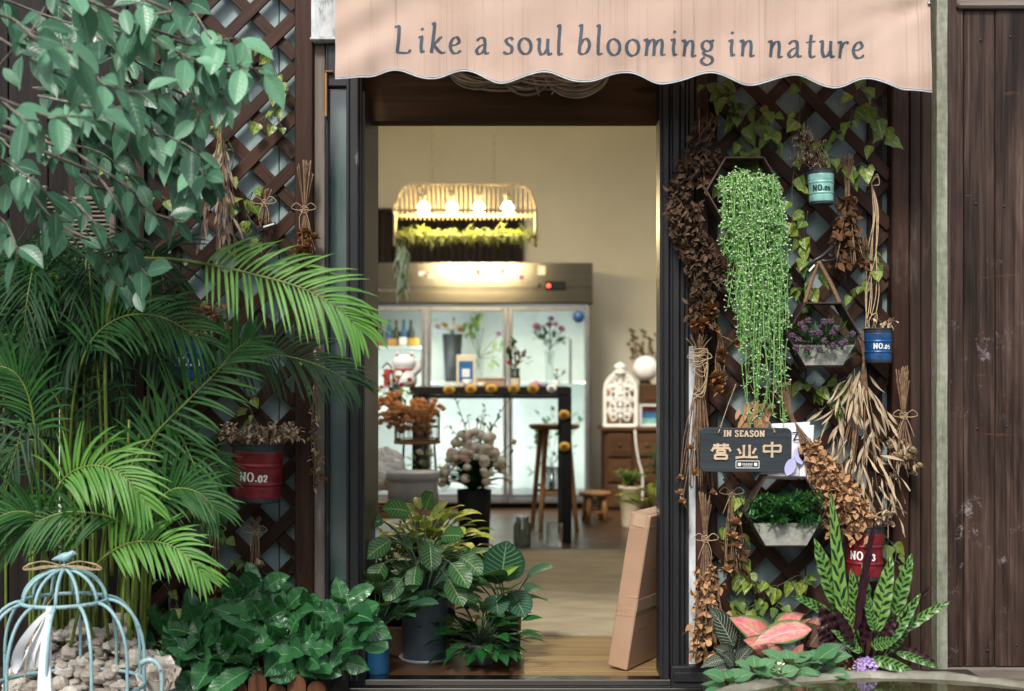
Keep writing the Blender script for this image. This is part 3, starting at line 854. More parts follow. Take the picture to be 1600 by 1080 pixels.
# mossy post
b = MB()
pts = []
for i in range(41):
    z = -.12 + i * .074
    pts.append((X(1465) + rr(-.0008, .0008), z))
for i, (x, z) in enumerate(pts[:-1]):
    x2, z2 = pts[i + 1]
    w = .0195
    for q in ([(x - w, -.05, z), (x + w, -.05, z), (x2 + w, -.05, z2), (x2 - w, -.05, z2)], [(x - w, -.05, z), (x2 - w, -.05, z2), (x2 - w, .06, z2), (x - w, .06, z)], [(x + w, -.05, z), (x + w, .06, z), (x2 + w, .06, z2), (x2 + w, -.05, z2)]):
        b.poly(q, r=.5)
tag(b.build('corner_post', M['post'], None, (X(1465), 0, -.12)), 'narrow grey green weathered stone post beside the plank wall', 'post')

# trellises
def clip_line(cx, cz, dx, dz, x0, x1, z0, z1):
    t0, t1 = -99.0, 99.0
    for c, d_, lo, hi in ((cx, dx, x0, x1), (cz, dz, z0, z1)):
        a_, b_ = (lo - c) / d_, (hi - c) / d_
        t0 = max(t0, min(a_, b_)); t1 = min(t1, max(a_, b_))
    return (t0, t1)
def lattice(parent, x0, x1, z0, z1, Y, pitch, w, th, ph=0.0, front=1):
    for fam, yo in ((front, Y - th * .55), (-front, Y + th * .55)):
        b = MB()
        k = -60
        while k < 60:
            cx = x0 + k * pitch * math.sqrt(2) + (ph if fam == front else ph * .37)
            dx, dz = math.sqrt(.5) * fam, math.sqrt(.5)
            t0, t1 = clip_line(cx, z0, dx, dz, x0, x1, z0, z1)
            if t1 - t0 > .05:
                p = V((cx + dx * t0, yo + rr(-.0012, .0012), z0 + dz * t0)); q = V((cx + dx * t1, yo + rr(-.0012, .0012), z0 + dz * t1))
                b.bar(p, q, w * rr(.93, 1.06), th, up=V((0, 1, 0)), ch=.002)
            k += 1
        b.build('lattice', M['trellis'], parent)
tl = thing('wooden_trellis', 'brown diagonal lattice trellis left of the shop door behind the palms', 'trellis', (-1.4, 0, -.12))
lattice(tl, X(228), -.81, -.1, 2.8, .03, .131, .046, .011, .02, 1)
b = MB(); vb(460, 489, -.02, .05, -.12, 2.8, b, .005); b.build('post', M['trellis'], tl)
b = MB()
for px in (262, 205, 100): b.box((X(px), .045, -.12), (X(px) + .035, .068, 2.8), ch=.002)
b.build('batten', M['board'], tl)
tr_ = thing('wooden_trellis', 'brown diagonal lattice trellis right of the shop door hung with dried bunches', 'trellis', (1.05, 0, -.12))
lattice(tr_, X(1100), X(1394), -.1, 2.8, .03, .131, .046, .011, .075, -1)
b = MB(); vb(1394, 1421, -.02, .05, -.12, 2.8, b, .005); vb(1087, 1107, -.012, .05, -.12, 2.8, b, .005); b.build('post', M['trellis'], tr_)
b = MB(); b.box((X(1362), .045, -.12), (X(1384), .068, 2.8), ch=.002); b.box((X(1108), .045, -.12), (X(1124), .068, 2.8), ch=.002); b.build('batten', M['board'], tr_)
b = MB(); vb(1422, 1439, -.005, .06, -.12, 2.8, b); vb(1440, 1455.5, .005, .06, -.12, 2.8, b); b.build('side_board', M['board'], tr_)

# ---------------------------------------------------------------- lettering drawn with a broad pen
def loop(cx, cy, rx, ry, n=14, st=0.0):
    return [(cx + rx * math.cos(st + 2 * math.pi * k / n), cy + ry * math.sin(st + 2 * math.pi * k / n)) for k in range(n + 1)]
SCRIPT = {
    'L': (1.02, [[(.02, 1.5), (.1, 1.6), (.27, 1.6)], [(.22, 1.6), (.2, .9), (.12, .04)], [(.06, .05), (.4, .02), (.66, .04), (.78, .2)]]),
    'i': (.46, [[(.04, .88), (.14, .96), (.2, .9), (.16, .4), (.2, .04), (.34, .1)], [(.17, 1.34), (.22, 1.4), (.26, 1.46)]]),
    'k': (.8, [[(.12, 1.66), (.24, 1.74), (.17, .8), (.08, .0)], [(.62, .94), (.52, .92), (.34, .66), (.15, .5)], [(.18, .52), (.4, .18), (.6, .02), (.76, .08)]]),
    'e': (.68, [[(.1, .46), (.36, .52), (.52, .72), (.4, .96), (.18, .8), (.08, .42), (.2, .06), (.42, .03), (.6, .2)]]),
    'a': (.76, [[(.1, .78), (.26, .96), (.46, .9), (.5, .6), (.48, .2), (.56, .02), (.7, .08)], [(.49, .58), (.24, .46), (.08, .22), (.18, .01), (.36, .1), (.48, .3)]]),
    's': (.6, [[(.5, .84), (.36, .97), (.16, .82), (.24, .6), (.44, .4), (.42, .1), (.22, .0), (.03, .12)]]),
    'o': (.8, [loop(.37, .48, .3, .47, 14, 1.2)]),
    'u': (.82, [[(.02, .88), (.12, .95), (.17, .86), (.14, .35), (.24, .03), (.42, .12), (.58, .45)], [(.58, .95), (.56, .4), (.62, .02), (.78, .1)]]),
    'l': (.44, [[(.1, 1.66), (.22, 1.74), (.17, .8), (.16, .12), (.24, .02), (.36, .1)]]),
    'b': (.76, [[(.12, 1.66), (.24, 1.74), (.17, .9), (.1, .06)], [(.14, .48), (.3, .84), (.5, .92), (.62, .58), (.5, .16), (.28, .0), (.1, .08)]]),
    'm': (1.16, [[(.0, .86), (.1, .95), (.16, .86), (.14, .4), (.1, .0)], [(.14, .48), (.3, .86), (.46, .92), (.52, .7), (.48, .0)], [(.51, .48), (.68, .86), (.84, .92), (.9, .68), (.87, .08), (1.06, .08)]]),
    'n': (.8, [[(.0, .86), (.1, .95), (.16, .86), (.14, .4), (.1, .0)], [(.14, .48), (.32, .86), (.5, .92), (.56, .66), (.53, .1), (.6, .02), (.72, .09)]]),
    'g': (.72, [loop(.32, .64, .24, .31, 12, 1.2), [(.46, .88), (.56, .96), (.68, .92)], [(.22, .34), (.14, .2), (.26, .09), (.52, -.02), (.58, -.26), (.38, -.48), (.12, -.42), (.04, -.22), (.2, -.02)]]),
    't': (.54, [[(.3, 1.32), (.24, .7), (.22, .16), (.32, .0), (.48, .08)], [(.04, .86), (.26, .92), (.5, .94)]]),
    'r': (.58, [[(.0, .86), (.1, .95), (.16, .86), (.14, .4), (.1, .0)], [(.14, .48), (.28, .82), (.42, .95), (.54, .88)]]),
    ' ': (.36, []),
}
SER = {
    'N': (.98, [[(.17, 0), (.17, 1)], [(.14, .98), (.76, .02)], [(.76, 0), (.76, 1)], [(.0, .95), (.26, .95)], [(.02, .05), (.34, .05)], [(.58, .95), (.94, .95)]]),
    'O': (.98, [loop(.46, .5, .34, .45, 20)]),
    '.': (.32, [[(.14, .02), (.14, .2)]]),
    '0': (.6, [loop(.28, .35, .2, .33, 16)]),
    '1': (.5, [[(.25, .04), (.25, .7)], [(.06, .6), (.24, .68)], [(.06, .05), (.46, .05)]]),
    '2': (.6, [[(.07, .5), (.14, .67), (.32, .69), (.43, .53), (.3, .28), (.07, .07)], [(.05, .06), (.5, .06)]]),
    '3': (.6, [[(.08, .6), (.25, .71), (.42, .56), (.24, .38)], [(.24, .38), (.46, .22), (.28, .0), (.05, .1)]]),
    '5': (.6, [[(.14, .66), (.46, .66)], [(.15, .68), (.13, .38)], [(.13, .38), (.34, .45), (.47, .24), (.3, .01), (.06, .08)]]),
    'I': (.5, [[(.25, 0), (.25, 1)], [(.05, .94), (.45, .94)], [(.05, .06), (.45, .06)]]),
    'S': (.8, [[(.66, .78), (.5, .95), (.22, .93), (.14, .72), (.4, .53), (.66, .32), (.54, .05), (.24, .04), (.1, .24)]]),
    'E': (.82, [[(.22, 0), (.22, 1)], [(.06, .94), (.7, .94)], [(.06, .06), (.72, .06)], [(.22, .52), (.52, .52)], [(.68, .96), (.68, .76)], [(.7, .04), (.7, .26)]]),
    'A': (.96, [[(.14, .04), (.44, .98)], [(.44, .98), (.8, .04)], [(.24, .34), (.66, .34)], [(.0, .05), (.3, .05)], [(.62, .05), (.98, .05)]]),
    ' ': (.42, []),
}
def pen_text(mb, text, glyphs, place, width, thick, thin, pen, n=7, hgt=None, lift=.0011, up_lift=.00006, track=0.0, r=.5, solid=0.0):
    """writes a line of text; place(u, v, h) puts text coordinates on a surface, h metres off it"""
    tot = sum(glyphs[c][0] + track for c in text) - track
    k = width / tot
    ky = k if hgt is None else hgt
    x = 0.0
    sn = 0
    for ch in text:
        adv, strokes = glyphs[ch]
        for st in strokes:
            sn += 1
            off = lift + (sn % 9) * up_lift
            sp = [V((p[0], p[1], 0)) for p in st]
            pts = catmull(sp, n) if len(sp) > 2 else [sp[0] + (sp[1] - sp[0]) * t / 4 for t in range(5)]
            L = []; Rr = []
            for i, p in enumerate(pts):
                a_ = pts[max(i - 1, 0)]; b_ = pts[min(i + 1, len(pts) - 1)]
                t = b_ - a_
                th = math.atan2(t.y, t.x)
                hw = .5 * (thin + (thick - thin) * abs(math.sin(th - pen)))
                nx, ny = -math.sin(th), math.cos(th)
                L.append(((x + p.x + nx * hw) * k, (p.y + ny * hw) * ky)); Rr.append(((x + p.x - nx * hw) * k, (p.y - ny * hw) * ky))
            ids = [(mb.vert(place(l[0], l[1], off), (0, 0), r), mb.vert(place(q[0], q[1], off), (0, 0), r)) for l, q in zip(L, Rr)]
            for a_, b_ in zip(ids, ids[1:]):
                mb.face([a_[0], a_[1], b_[1], b_[0]])
            if solid:
                i2 = [(mb.vert(place(l[0], l[1], off - solid), (0, 0), r), mb.vert(place(q[0], q[1], off - solid), (0, 0), r)) for l, q in zip(L, Rr)]
                for (a0, a1), (b0, b1), (c0, c1), (d0, d1) in zip(ids, ids[1:], i2, i2[1:]):
                    mb.face([a0, b0, d0, c0]); mb.face([a1, c1, d1, b1])
                mb.face([ids[0][0], i2[0][0], i2[0][1], ids[0][1]]); mb.face([ids[-1][0], ids[-1][1], i2[-1][1], i2[-1][0]])
        x += adv + track

# ---------------------------------------------------------------- awning
AY = -.36
ak = S(AY)
SC = [(525, 125), (570, 122), (617, 110), (672, 125), (728, 110.5), (783, 132), (848, 113), (909, 130), (978, 113), (1033, 133), (1110, 114), (1165, 135), (1238, 118), (1296, 139), (1352, 123), (1409, 142), (1452, 144)]
def scallop(px):
    for (x0, y0), (x1, y1) in zip(SC, SC[1:]):
        if px <= x1:
            t = max(0, (px - x0) / (x1 - x0))
            return y0 + (y1 - y0) * (.5 - .5 * math.cos(math.pi * t))
    return SC[-1][1]
TOPY = -14.0
def val(px, py):
    """a point of the hanging valance cloth, given in its own flat layout"""
    x = X(px, AY); z = ZZ(py, AY)
    hang = max(0.0, (py - TOPY) / 150.0)
    y = AY - .012 * hang
    y += .009 * hang * math.sin(px * .052 + 1.0) + .004 * hang * math.sin(px * .13) + .0025 * math.sin(px * .021 + py * .05)
    y += .006 * math.exp(-((px - 560) / 70.0) ** 2) * math.sin((px + py * 1.7) * .05)
    for px0, py0, sl, wd, am in ((1448, 4, .33, 12, .012), (1448, 4, .62, 10, .008), (1440, 8, .16, 8, .007)):
        dd = (py - py0) - (px0 - px) * sl
        fall = math.exp(-max(0, px0 - px) / 120.0) * min(1, max(0, (px0 + 8 - px)) / 25.0)
        y += am * math.exp(-(dd / wd) ** 2) * fall
    return V((x, y, z))
aw = thing('shop_awning', 'peach fabric awning with scalloped hem and slate lettering over the doorway', 'awning', (X(990, AY), 0, 2.55))
b = MB()
NX, NZ = 186, 16
grid = []
for i in range(NX + 1):
    px = 525 + (1453 - 525) * i / NX
    row = []
    for j in range(NZ + 1):
        py = TOPY + (scallop(px) - TOPY) * j / NZ
        p = val(px + (3.5 * j / NZ if i == NX else 0) - (0 if i else 2 - 2 * j / NZ), py)
        row.append(b.vert(p, (i / NX, j / NZ), .5))
    grid.append(row)
for i in range(NX):
    for j in range(NZ): b.face([grid[i][j], grid[i][j + 1], grid[i + 1][j + 1], grid[i + 1][j]], 0, True)
va = b.build('valance', M['awning'], aw)
b = MB()
for dy, dx in ((-2.2, -.001), (0.6, -.003)):
    b.tube([val(525 + (1456 - 525) * i / NX, scallop(525 + (1453 - 525) * i / NX) + dy) + V((0, -.0022, 0)) for i in range(NX + 1)], .0026 if dy > 0 else .0012, 5)
b.build('trim', M['trim'], va)
b = MB()
A0, A1 = val(523, TOPY), val(1455, TOPY)
n = 40
for i in range(n):
    for j in range(8):
        def cp(i_, j_):
            t = j_ / 8
            q = A0.lerp(A1, i_ / n)
            return V((q.x, AY + (0.02 - AY) * t, q.z + .36 * t - .03 * math.sin(math.pi * t)))
        b.poly([cp(i, j), cp(i + 1, j), cp(i + 1, j + 1), cp(i, j + 1)], r=.5)
for xx in (A0.x, A1.x):
    b.poly([(xx, AY, A0.z), (xx, AY, A0.z - .03), (xx, .02, A0.z + .1), (xx, .02, A0.z + .36)], r=.5)
b.build('canopy', M['awning'], aw)
b = MB()
b.bar(A0 + V((0, .012, 0)), A1 + V((0, .012, 0)), .022, .022)
for xx in (A0.x + .015, A1.x - .015): b.bar((xx, AY + .02, A0.z - .01), (xx, .02, A0.z + .05), .02, .02)
b.build('awning_frame', M['trim'], aw)
b = MB()
def place_aw(u, v, h):
    px = 617 + u; py = 83.5 + u * .011 - v
    q = val(px, py)
    return q + V((0, -h - .0006, 0))
pen_text(b, 'Like a soul blooming in nature', SCRIPT, place_aw, 735, .17, .055, R(20), n=8, hgt=26.5, track=.13)
b.build('lettering', M['letters'], va)
b = MB(); b.ball(val(1452, 6) + V((0, -.004, 0)), .007, 10, 6, sq=(1, .5, 1)); b.build('rivet', M['steel'], va)

# an unseen house added across the lane, behind the viewer: it keeps the low sky off the shop front
oh = thing('sky_block_house', 'unseen plain house added across the lane to block the low sky', 'house', (0, -10.5, -.12))
b = MB(); b.box((-14, -12, -.12), (14, -10, 3.4), ch=.02, axis=0); b.build('wall', M['greywall'], oh)
b = MB(); b.bar((-14.4, -11, 3.55), (14.4, -11, 3.55), 3.0, .25, ch=.05); b.build('roof', M['tin_grey'], oh)
# ================================================================ SHOP INTERIOR
def rose(mb, c, r, mi=0, n=12):
    c = V(c)
    for i in range(n):
        t = i / n
        az = i * 2.4 + rr(-.3, .3)
        el = 1.35 - 1.5 * t
        d = V((math.cos(az) * math.cos(el), math.sin(az) * math.cos(el), math.sin(el)))
        mb.leaf(c - d * r * .15, d, r * 1.25, r * 1.3, 'round', droop=-.9 if el > .2 else .3, fold=.25, n=3, cols=2, mi=mi)
def spray(mb_l, mb_s, base, n, h, spread, leafL, leafW, shape='ovate', mi=0, per=6, bend=.3, srad=.003, t0=.35):
    """upright stems fanning from a pot, leaves along them"""
    base = V(base)
    tips = []
    for i in range(n):
        az = i * 2.4 + rr(-.4, .4); s = spread * math.sqrt((i + .5) / n)
        tip = base + V((math.cos(az) * s, math.sin(az) * s, h * rr(.75, 1.1)))
        mid = base.lerp(tip, .5) + V((0, 0, h * .12))
        pts = catmull([base + V((math.cos(az), math.sin(az), 0)) * s * .1, mid, tip], 5)
        mb_s.tube(pts, srad, 5)
        for k in range(per):
            t = t0 + (1 - t0) * k / max(per - 1, 1)
            q = pts[min(int(t * (len(pts) - 1)), len(pts) - 1)]
            a2 = az + k * 2.3
            d = V((math.cos(a2), math.sin(a2), rr(-.1, .6)))
            mb_l.leaf(q, d, leafL * rr(.7, 1.15), leafW * rr(.8, 1.1), shape, droop=.5, n=4, cols=2, mi=mi)
        tips.append(tip)
    return tips
def rosette(mb_l, mb_s, base, n, Ls, Ws, el, pet, shape='ovate', mi=0, droop=.7, fold=.12, wav=.0, srad=.003, az0=0.0, nseg=7, azr=None, cols=4, start=0.0):
    """leaves on arching petioles out of one crown"""
    base = V(base)
    for i in range(n):
        az = az0 + i * 2.399 + rr(-.25, .25)
        if azr: az = rr(*azr)
        e = R(rr(*el)); p = rr(*pet)
        d0 = V((math.cos(az) * math.cos(e), math.sin(az) * math.cos(e), math.sin(e)))
        b0 = base + V((math.cos(az), math.sin(az), 0)) * start
        mid = b0 + d0 * p * .55 + Z * p * .08
        end = b0 + d0 * p
        mb_s.tube(catmull([b0, mid, end], 4), srad, 5)
        d1 = (d0 * .9 + V((math.cos(az), math.sin(az), 0)) * .5 - Z * .1).normalized()
        L = rr(*Ls)
        mb_l.leaf(end, d1, L, rr(*Ws), shape, droop=droop * rr(.6, 1.3), fold=fold, n=nseg, wav=wav, mi=mi, cols=cols, tw=rr(-.35, .35))

# ---- pendant lamp
LY = 4.2
k_ = S(LY)
lc = P(727, 333, LY)
lamp = thing('pendant_lamp', 'long cream cage pendant lamp with four lit bulbs and a moss garland', 'lamp', P(727, 385, LY))
b = MB()
hw, dp, hh = 110 * k_, .15, 43 * k_
def cage_top(x):
    e = max(0.0, (abs(x) - (hw - .12)) / .12)
    return hh * math.sqrt(max(0.0, 1 - e * e)) if e < 1 else 0
nr = 30
for i in range(nr + 1):
    x = -hw + .004 + (2 * hw - .008) * i / nr
    h = max(cage_top(x), .012)
    pts = []
    for q in range(13):
        a_ = math.pi * q / 12
        pts.append(lc + V((x, -dp * math.cos(a_), max(0, h) * (math.sin(a_) ** .55))))
    pts = [pts[0] - Z * .03] + pts + [pts[-1] - Z * .03]
    b.tube(pts, .0042, 5)
b.build('rib', M['lampwood'], lamp)
b = MB()
for s_ in (-1, 1):
    b.bar(lc + V((-hw, s_ * dp, 0)), lc + V((hw, s_ * dp, 0)), .012, .02)
    b.tube(catmull([lc + V((s_ * hw, 0, -.235)), lc + V((s_ * hw, 0, -.05)), lc + V((s_ * hw, 0, .0)), lc + V((s_ * (hw - .025), 0, hh * .62)), lc + V((s_ * (hw - .1), 0, hh * .98)), lc + V((s_ * .1, 0, hh + .012))], 6), .011, 8)
    b.bar(lc + V((s_ * hw, -dp, 0)), lc + V((s_ * hw, dp, 0)), .012, .02)
b.bar(lc + V((-hw + .09, 0, hh + .012)), lc + V((hw - .09, 0, hh + .012)), .02, .016)
b.bar(lc + V((-hw, 0, -.16)), lc + V((hw, 0, -.16)), .05, .012)
b.build('frame', M['lampwood'], lamp)
for px in (676, 772):
    b = MB()
    top = P(px, 290, LY)
    z = top.z
    n = 0
    while z < 3.72:
        ring = [V((top.x, top.y, z + .016)) + (V((.007 * math.sin(t), 0, .018 * math.cos(t))) if n % 2 else V((0, .007 * math.sin(t), .018 * math.cos(t)))) for t in [2 * math.pi * q / 8 for q in range(9)]]
        b.tube(ring, .0022, 4, closed=True); z += .03; n += 1
    b.build('chain', M['lampwood'], lamp)
for px in (662, 706, 748, 793):
    c = P(px, 325, LY)
    b = MB(); b.lathe([(.0, .035), (.02, .036), (.02, .075), (.028, .08), (.028, .1), (.008, .11), (.005, .13)], c, 14)
    so = b.build('socket', M['lampwood'], lamp)
    b = MB(); b.lathe([(.0, -.05), (.022, -.046), (.04, -.03), (.046, -.008), (.04, .016), (.024, .036), (.018, .045)], c, 16)
    b.build('bulb', M['bulb'], so)
    li = bpy.data.lights.new('bulb_light', 'POINT'); li.energy = 10; li.specular_factor = .1; li.color = (1, .78, .42); li.shadow_soft_size = .05
    lo = bpy.data.objects.new('bulb_light', li); lo.location = c - Z * .075; COL.objects.link(lo)
b = MB()
for i in range(620):
    q = lc + V((rr(-hw, hw), rr(-.07, .07), -.15 + rr(-.03, .03)))
    d = V((rr(-1, 1), rr(-1, 1), rr(-1.1, .7)))
    b.leaf(q, d, rr(.04, .11), .012, 'strap', droop=.9, n=3, cols=2)
b.build('moss_garland', M['moss'], lamp)
t = thing('hanging_air_plant', 'grey green tassel of air plant hanging from the left end of the pendant lamp', 'air plant', P(628, 470, LY))
b = MB()
for i in range(260):
    tt = rr(0, 1)
    q = P(628, 382 + 70 * tt, LY) + rv(.035)
    b.leaf(q, V((rr(-.5, .5), rr(-.5, .5), -1)), rr(.05, .12), .01, 'strap', droop=.3, n=3, cols=2)
b.build('foliage', M['tilly'], t)
b = MB(); b.tube([P(628, 378, LY), P(628, 400, LY)], .003, 5); b.build('cord', M['twine'], t)

# ---- curtain and fridge
cu = MB()
Yc = 6.62
for i in range(120):
    x0, x1 = X(560, Yc) + (X(818, Yc) - X(560, Yc)) * i / 120, X(560, Yc) + (X(818, Yc) - X(560, Yc)) * (i + 1) / 120
    f0, f1 = .035 * math.sin(i * .62), .035 * math.sin((i + 1) * .62)
    ids = [cu.vert((x0, Yc + f0, ZZ(330, Yc))), cu.vert((x1, Yc + f1, ZZ(330, Yc))), cu.vert((x1, Yc + f1, .1)), cu.vert((x0, Yc + f0, .1))]
    cu.face(ids, 0, True)
cu.bar((X(556, Yc), Yc - .03, ZZ(329, Yc)), (X(822, Yc), Yc - .03, ZZ(329, Yc)), .03, .03, mi=0)
tag(cu.build('curtain', M['curtain'], None, (X(690, Yc), Yc, .1)), 'dark brown curtain on the back wall above the flower fridge', 'curtain')
FY = 5.94
def FP(px, py, dy=0.0):
    return V((X(px, FY), FY + dy, ZZ(py, FY)))
fr = thing('flower_fridge', 'wide steel display fridge with three lit glass doors', 'fridge', (X(730, FY), FY, 0))
b = MB()
xl, xr, zt, zb = X(537, FY), X(924, FY), ZZ(411, FY), ZZ(792, FY)
b.box((xl, FY + .03, .08), (xl + .03, FY + .62, zt), axis=2); b.box((xr - .03, FY + .03, .08), (xr, FY + .62, zt), axis=2)
b.box((xl + .031, FY + .03, .08), (xr - .031, FY + .62, .12)); b.box((xl + .031, FY + .03, zt - .34), (xr - .031, FY + .62, zt - .001))
b.build('body', M['alu'], fr)
b = MB(); b.box((xl + .04, FY + .05, .0), (xr - .04, FY + .6, .079)); b.build('plinth', M['black'], fr)
b = MB()
b.poly([(xl + .03, FY + .6, .12), (xr - .03, FY + .6, .12), (xr - .03, FY + .6, zt - .34), (xl + .03, FY + .6, zt - .34)])
for x in (xl + .031, xr - .031): b.poly([(x, FY + .04, .12), (x, FY + .6, .12), (x, FY + .6, zt - .34), (x, FY + .04, zt - .34)])
b.build('lining', M['fridgein'], fr)
b = MB()
b.poly([FP(532, 411, -.02), FP(926, 411, -.02), FP(926, 411, .04), FP(532, 411, .04)])
prof = [(411, -.02), (449, -.021), (450, -.012), (453, -.012), (454, -.021), (473, -.022), (476, -.01), (476, .03)]
for (y0, d0), (y1, d1) in zip(prof, prof[1:]): b.poly([FP(532, y0, d0), FP(926, y0, d0), FP(926, y1, d1), FP(532, y1, d1)])
b.poly([FP(926, 411, -.02), FP(926, 411, .04), FP(926, 476, .04), FP(926, 476, -.02)])
tp = b.build('top_panel', M['steel'], fr)
b = MB(); b.box(FP(852, 453, -.04), FP(884, 440, -.019)); dsp = b.build('control_panel', M['black'], tp)
b = MB(); b.ball(FP(857, 447, -.042), .014, 10, 6, sq=(1, .5, 1)); b.build('display', M['redled'], dsp)
b = MB(); b.ball(FP(842, 446, -.024), .018, 10, 6, sq=(1, .4, 1)); b.build('button', M['brass'], tp)
for px, py, w, h, m in ((660, 428, 12, 8, 'white'), (674, 432, 10, 6, 'white'), (664, 430, 4, 4, 'pinkplastic'), (720, 425, 10, 11, 'white'), (747, 425, 7, 10, 'pinkplastic'), (750, 430, 10, 8, 'white'), (785, 424, 13, 13, 'white'), (786, 423, 6, 6, 'greybox'), (815, 434, 8, 9, 'petalp'), (846, 423, 14, 17, 'cream')):
    b = MB(); o = -.026 - (.004 if w < 8 else 0); a_ = rr(-.15, .15)
    b.poly([FP(px + w / 2 * math.cos(q) * 1.2, py + h / 2 * math.sin(q) * 1.2, o) for q in [a_ + math.pi / 4 + math.pi / 2 * j for j in range(4)]])
    b.build('fridge_magnet', M[m], tp)
for d0, d1 in ((538, 665.5), (666.5, 793), (794, 921)):
    b = MB()
    for q in ((d0, 479, d0 + 7, 786), (d1 - 7, 479, d1, 786)): b.box(FP(q[0], q[3], -.01), FP(q[2], q[1], .03), axis=2)
    for q in ((d0 + 7.2, 479, d1 - 7.2, 486), (d0 + 7.2, 778, d1 - 7.2, 786)): b.box(FP(q[0], q[3], -.008), FP(q[2], q[1], .028), axis=0)
    dr = b.build('door', M['alu'], fr)
    b = MB(); b.box(FP(d0 + 7, 778, .008), FP(d1 - 7, 486, .014)); b.build('pane', M['glass'], dr)
    if d0 > 700:
        b = MB(); b.bar(FP(891, 530, -.03), FP(891, 600, -.03), .02, .02); b.build('handle', M['alu'], dr)
        b = MB(); b.lathe([(.0, 0), (.05, 0), (.05, .004), (.0, .005)], FP(904, 495, -.002), 18, tilt=Matrix.Rotation(R(90), 3, 'X')); b.build('sticker', M['blueplastic'], dr)
for px in (541, 666, 793.5, 918):
    for sx in ((-1, 1) if 600 < px < 900 else ((1,) if px < 600 else (-1,))):
        b = MB(); b.box(V((X(px, FY) + sx * .012 - .006, FY + .045, .16)), V((X(px, FY) + sx * .012 + .006, FY + .06, zt - .37))); b.build('led_strip', M['led'], fr)
        li = bpy.data.lights.new('fridge_light', 'AREA'); li.shape = 'RECTANGLE'; li.size = .03; li.size_y = 1.4; li.energy = .85; li.color = (.94, 1, .97)
        lo = bpy.data.objects.new('fridge_light', li); lo.location = (X(px, FY) + sx * .02, FY + .065, .85); lo.rotation_euler = (R(90), 0, R(0)); COL.objects.link(lo)
        lo.rotation_euler = V((-sx * .6, -1, 0)).to_track_quat('Z', 'Y').to_euler()
b = MB()
for a0, a1, py in ((541, 664, 541), (668, 792, 597), (796, 918, 597), (541, 664, 660), (541, 918, 776)):
    b.box((X(a0, FY), FY + .09, ZZ(py, FY) - .012), (X(a1, FY), FY + .58, ZZ(py, FY)), axis=0)
b.build('shelf', M['white'], fr)
# things in the fridge
QY = 6.2
def vase_of(name, label, px, py_rim, py_bot, w, mat, flowers, Y, greens=None, gm='lily', taper=.75, glass=False):
    t = thing(name, label, 'flower bucket' if not glass else 'vase', P(px, py_bot, Y))
    b = MB(); k = S(Y); h = (py_bot - py_rim) * k; r = w * k / 2
    b.lathe([(.0, .004), (r * taper, 0), (r * taper * 1.02, h * .1), (r, h), (r * .92, h), (r * taper * .9, .02), (0, .02)], P(px, py_bot, Y), 18)
    b.build('pot' if not glass else 'vase', M[mat], t)
    top = P(px, py_rim, Y)
    bl, bs = MB(), MB()
    for (fx, fy, fr_, m_) in flowers:
        c = P(fx, fy, Y + rr(-.06, .06))
        bs.tube(catmull([top - Z * h * .5, top, c], 4), .003, 4)
        bf = MB(); rose(bf, c, fr_ * k); bf.build('blossom', M[m_], t)
    for (gx, gy, n, s_) in (greens or []):
        c = P(gx, gy, Y)
        bs.tube(catmull([top - Z * h * .5, top, c], 4), .003, 4)
        for i in range(n):
            q = c + rv(s_ * k)
            bl.leaf(q, (q - top).normalized() + rv(.7), 14 * k * rr(.6, 1.2), 7 * k, 'ovate', droop=.5, n=4, cols=2)
    if bl.v: bl.build('foliage', M[gm], t)
    bs.build('stem', M['vine'], t)
    return t
vase_of('flower_bucket', 'dark bucket of yellow and pink flowers on a shelf behind the middle fridge door', 707, 522, 597, 32, 'tin_grey', [(683, 513, 6, 'petalp'), (695, 511, 7, 'petaly'), (705, 515, 7, 'petalw'), (720, 518, 8, 'petaly'), (709, 500, 4, 'petalp'), (714, 510, 6, 'petalw')], QY, [(690, 505, 8, 8), (728, 516, 6, 8)], 'yleaf')
vase_of('greenery_vase', 'glass vase of bright green leafy stems behind the middle fridge door', 748, 560, 597, 16, 'glass', [(755, 512, 3, 'petalw'), (779, 524, 6, 'petalp')], QY, [(742, 512, 14, 9), (748, 500, 9, 7), (735, 525, 8, 7), (765, 560, 12, 10), (778, 545, 9, 7)], 'yleaf', glass=True)
vase_of('rose_vase', 'tall glass vase of pink roses behind the right fridge door', 859, 548, 597, 15, 'glass', [(838, 515, 10, 'petalp'), (861, 501, 7, 'petalp'), (858, 511, 8, 'petalp'), (877, 517, 8, 'petalp'), (868, 509, 6, 'petalp')], QY, [(845, 527, 12, 9), (862, 530, 16, 10), (873, 533, 10, 8)], 'lily', glass=True)
vase_of('branch_vase', 'leafy branches standing at the bottom of the right fridge compartment', 862, 730, 776, 30, 'darkglass', [], QY, [(845, 690, 12, 14), (870, 670, 12, 16), (855, 650, 8, 16), (885, 700, 10, 14), (838, 730, 8, 10), (905, 660, 6, 12), (870, 720, 12, 14)], 'lily', glass=True)
for i, (px, m) in enumerate(((594, 'bottle'), (608, 'screenblue'), (619, 'bottle'), (631, 'screenblue'), (642, 'bottle'))):
    b = MB(); k = S(QY)
    b.lathe([(.0, 0), (6 * k, 0), (6 * k, 20 * k), (2.2 * k, 30 * k), (2.2 * k, 40 * k), (0, 40 * k)], P(px, 540, QY), 12)
    t = tag(b.build('bottle', M[m], None, P(px, 540, QY)), ['dark bottle at the left end of the fridge shelf', 'blue bottle second on the left fridge shelf', 'dark bottle in the middle of the fridge shelf row', 'blue bottle second from the right on the left fridge shelf', 'dark bottle at the right end of the left fridge shelf'][i], 'bottle', 'bottles on the left fridge shelf')
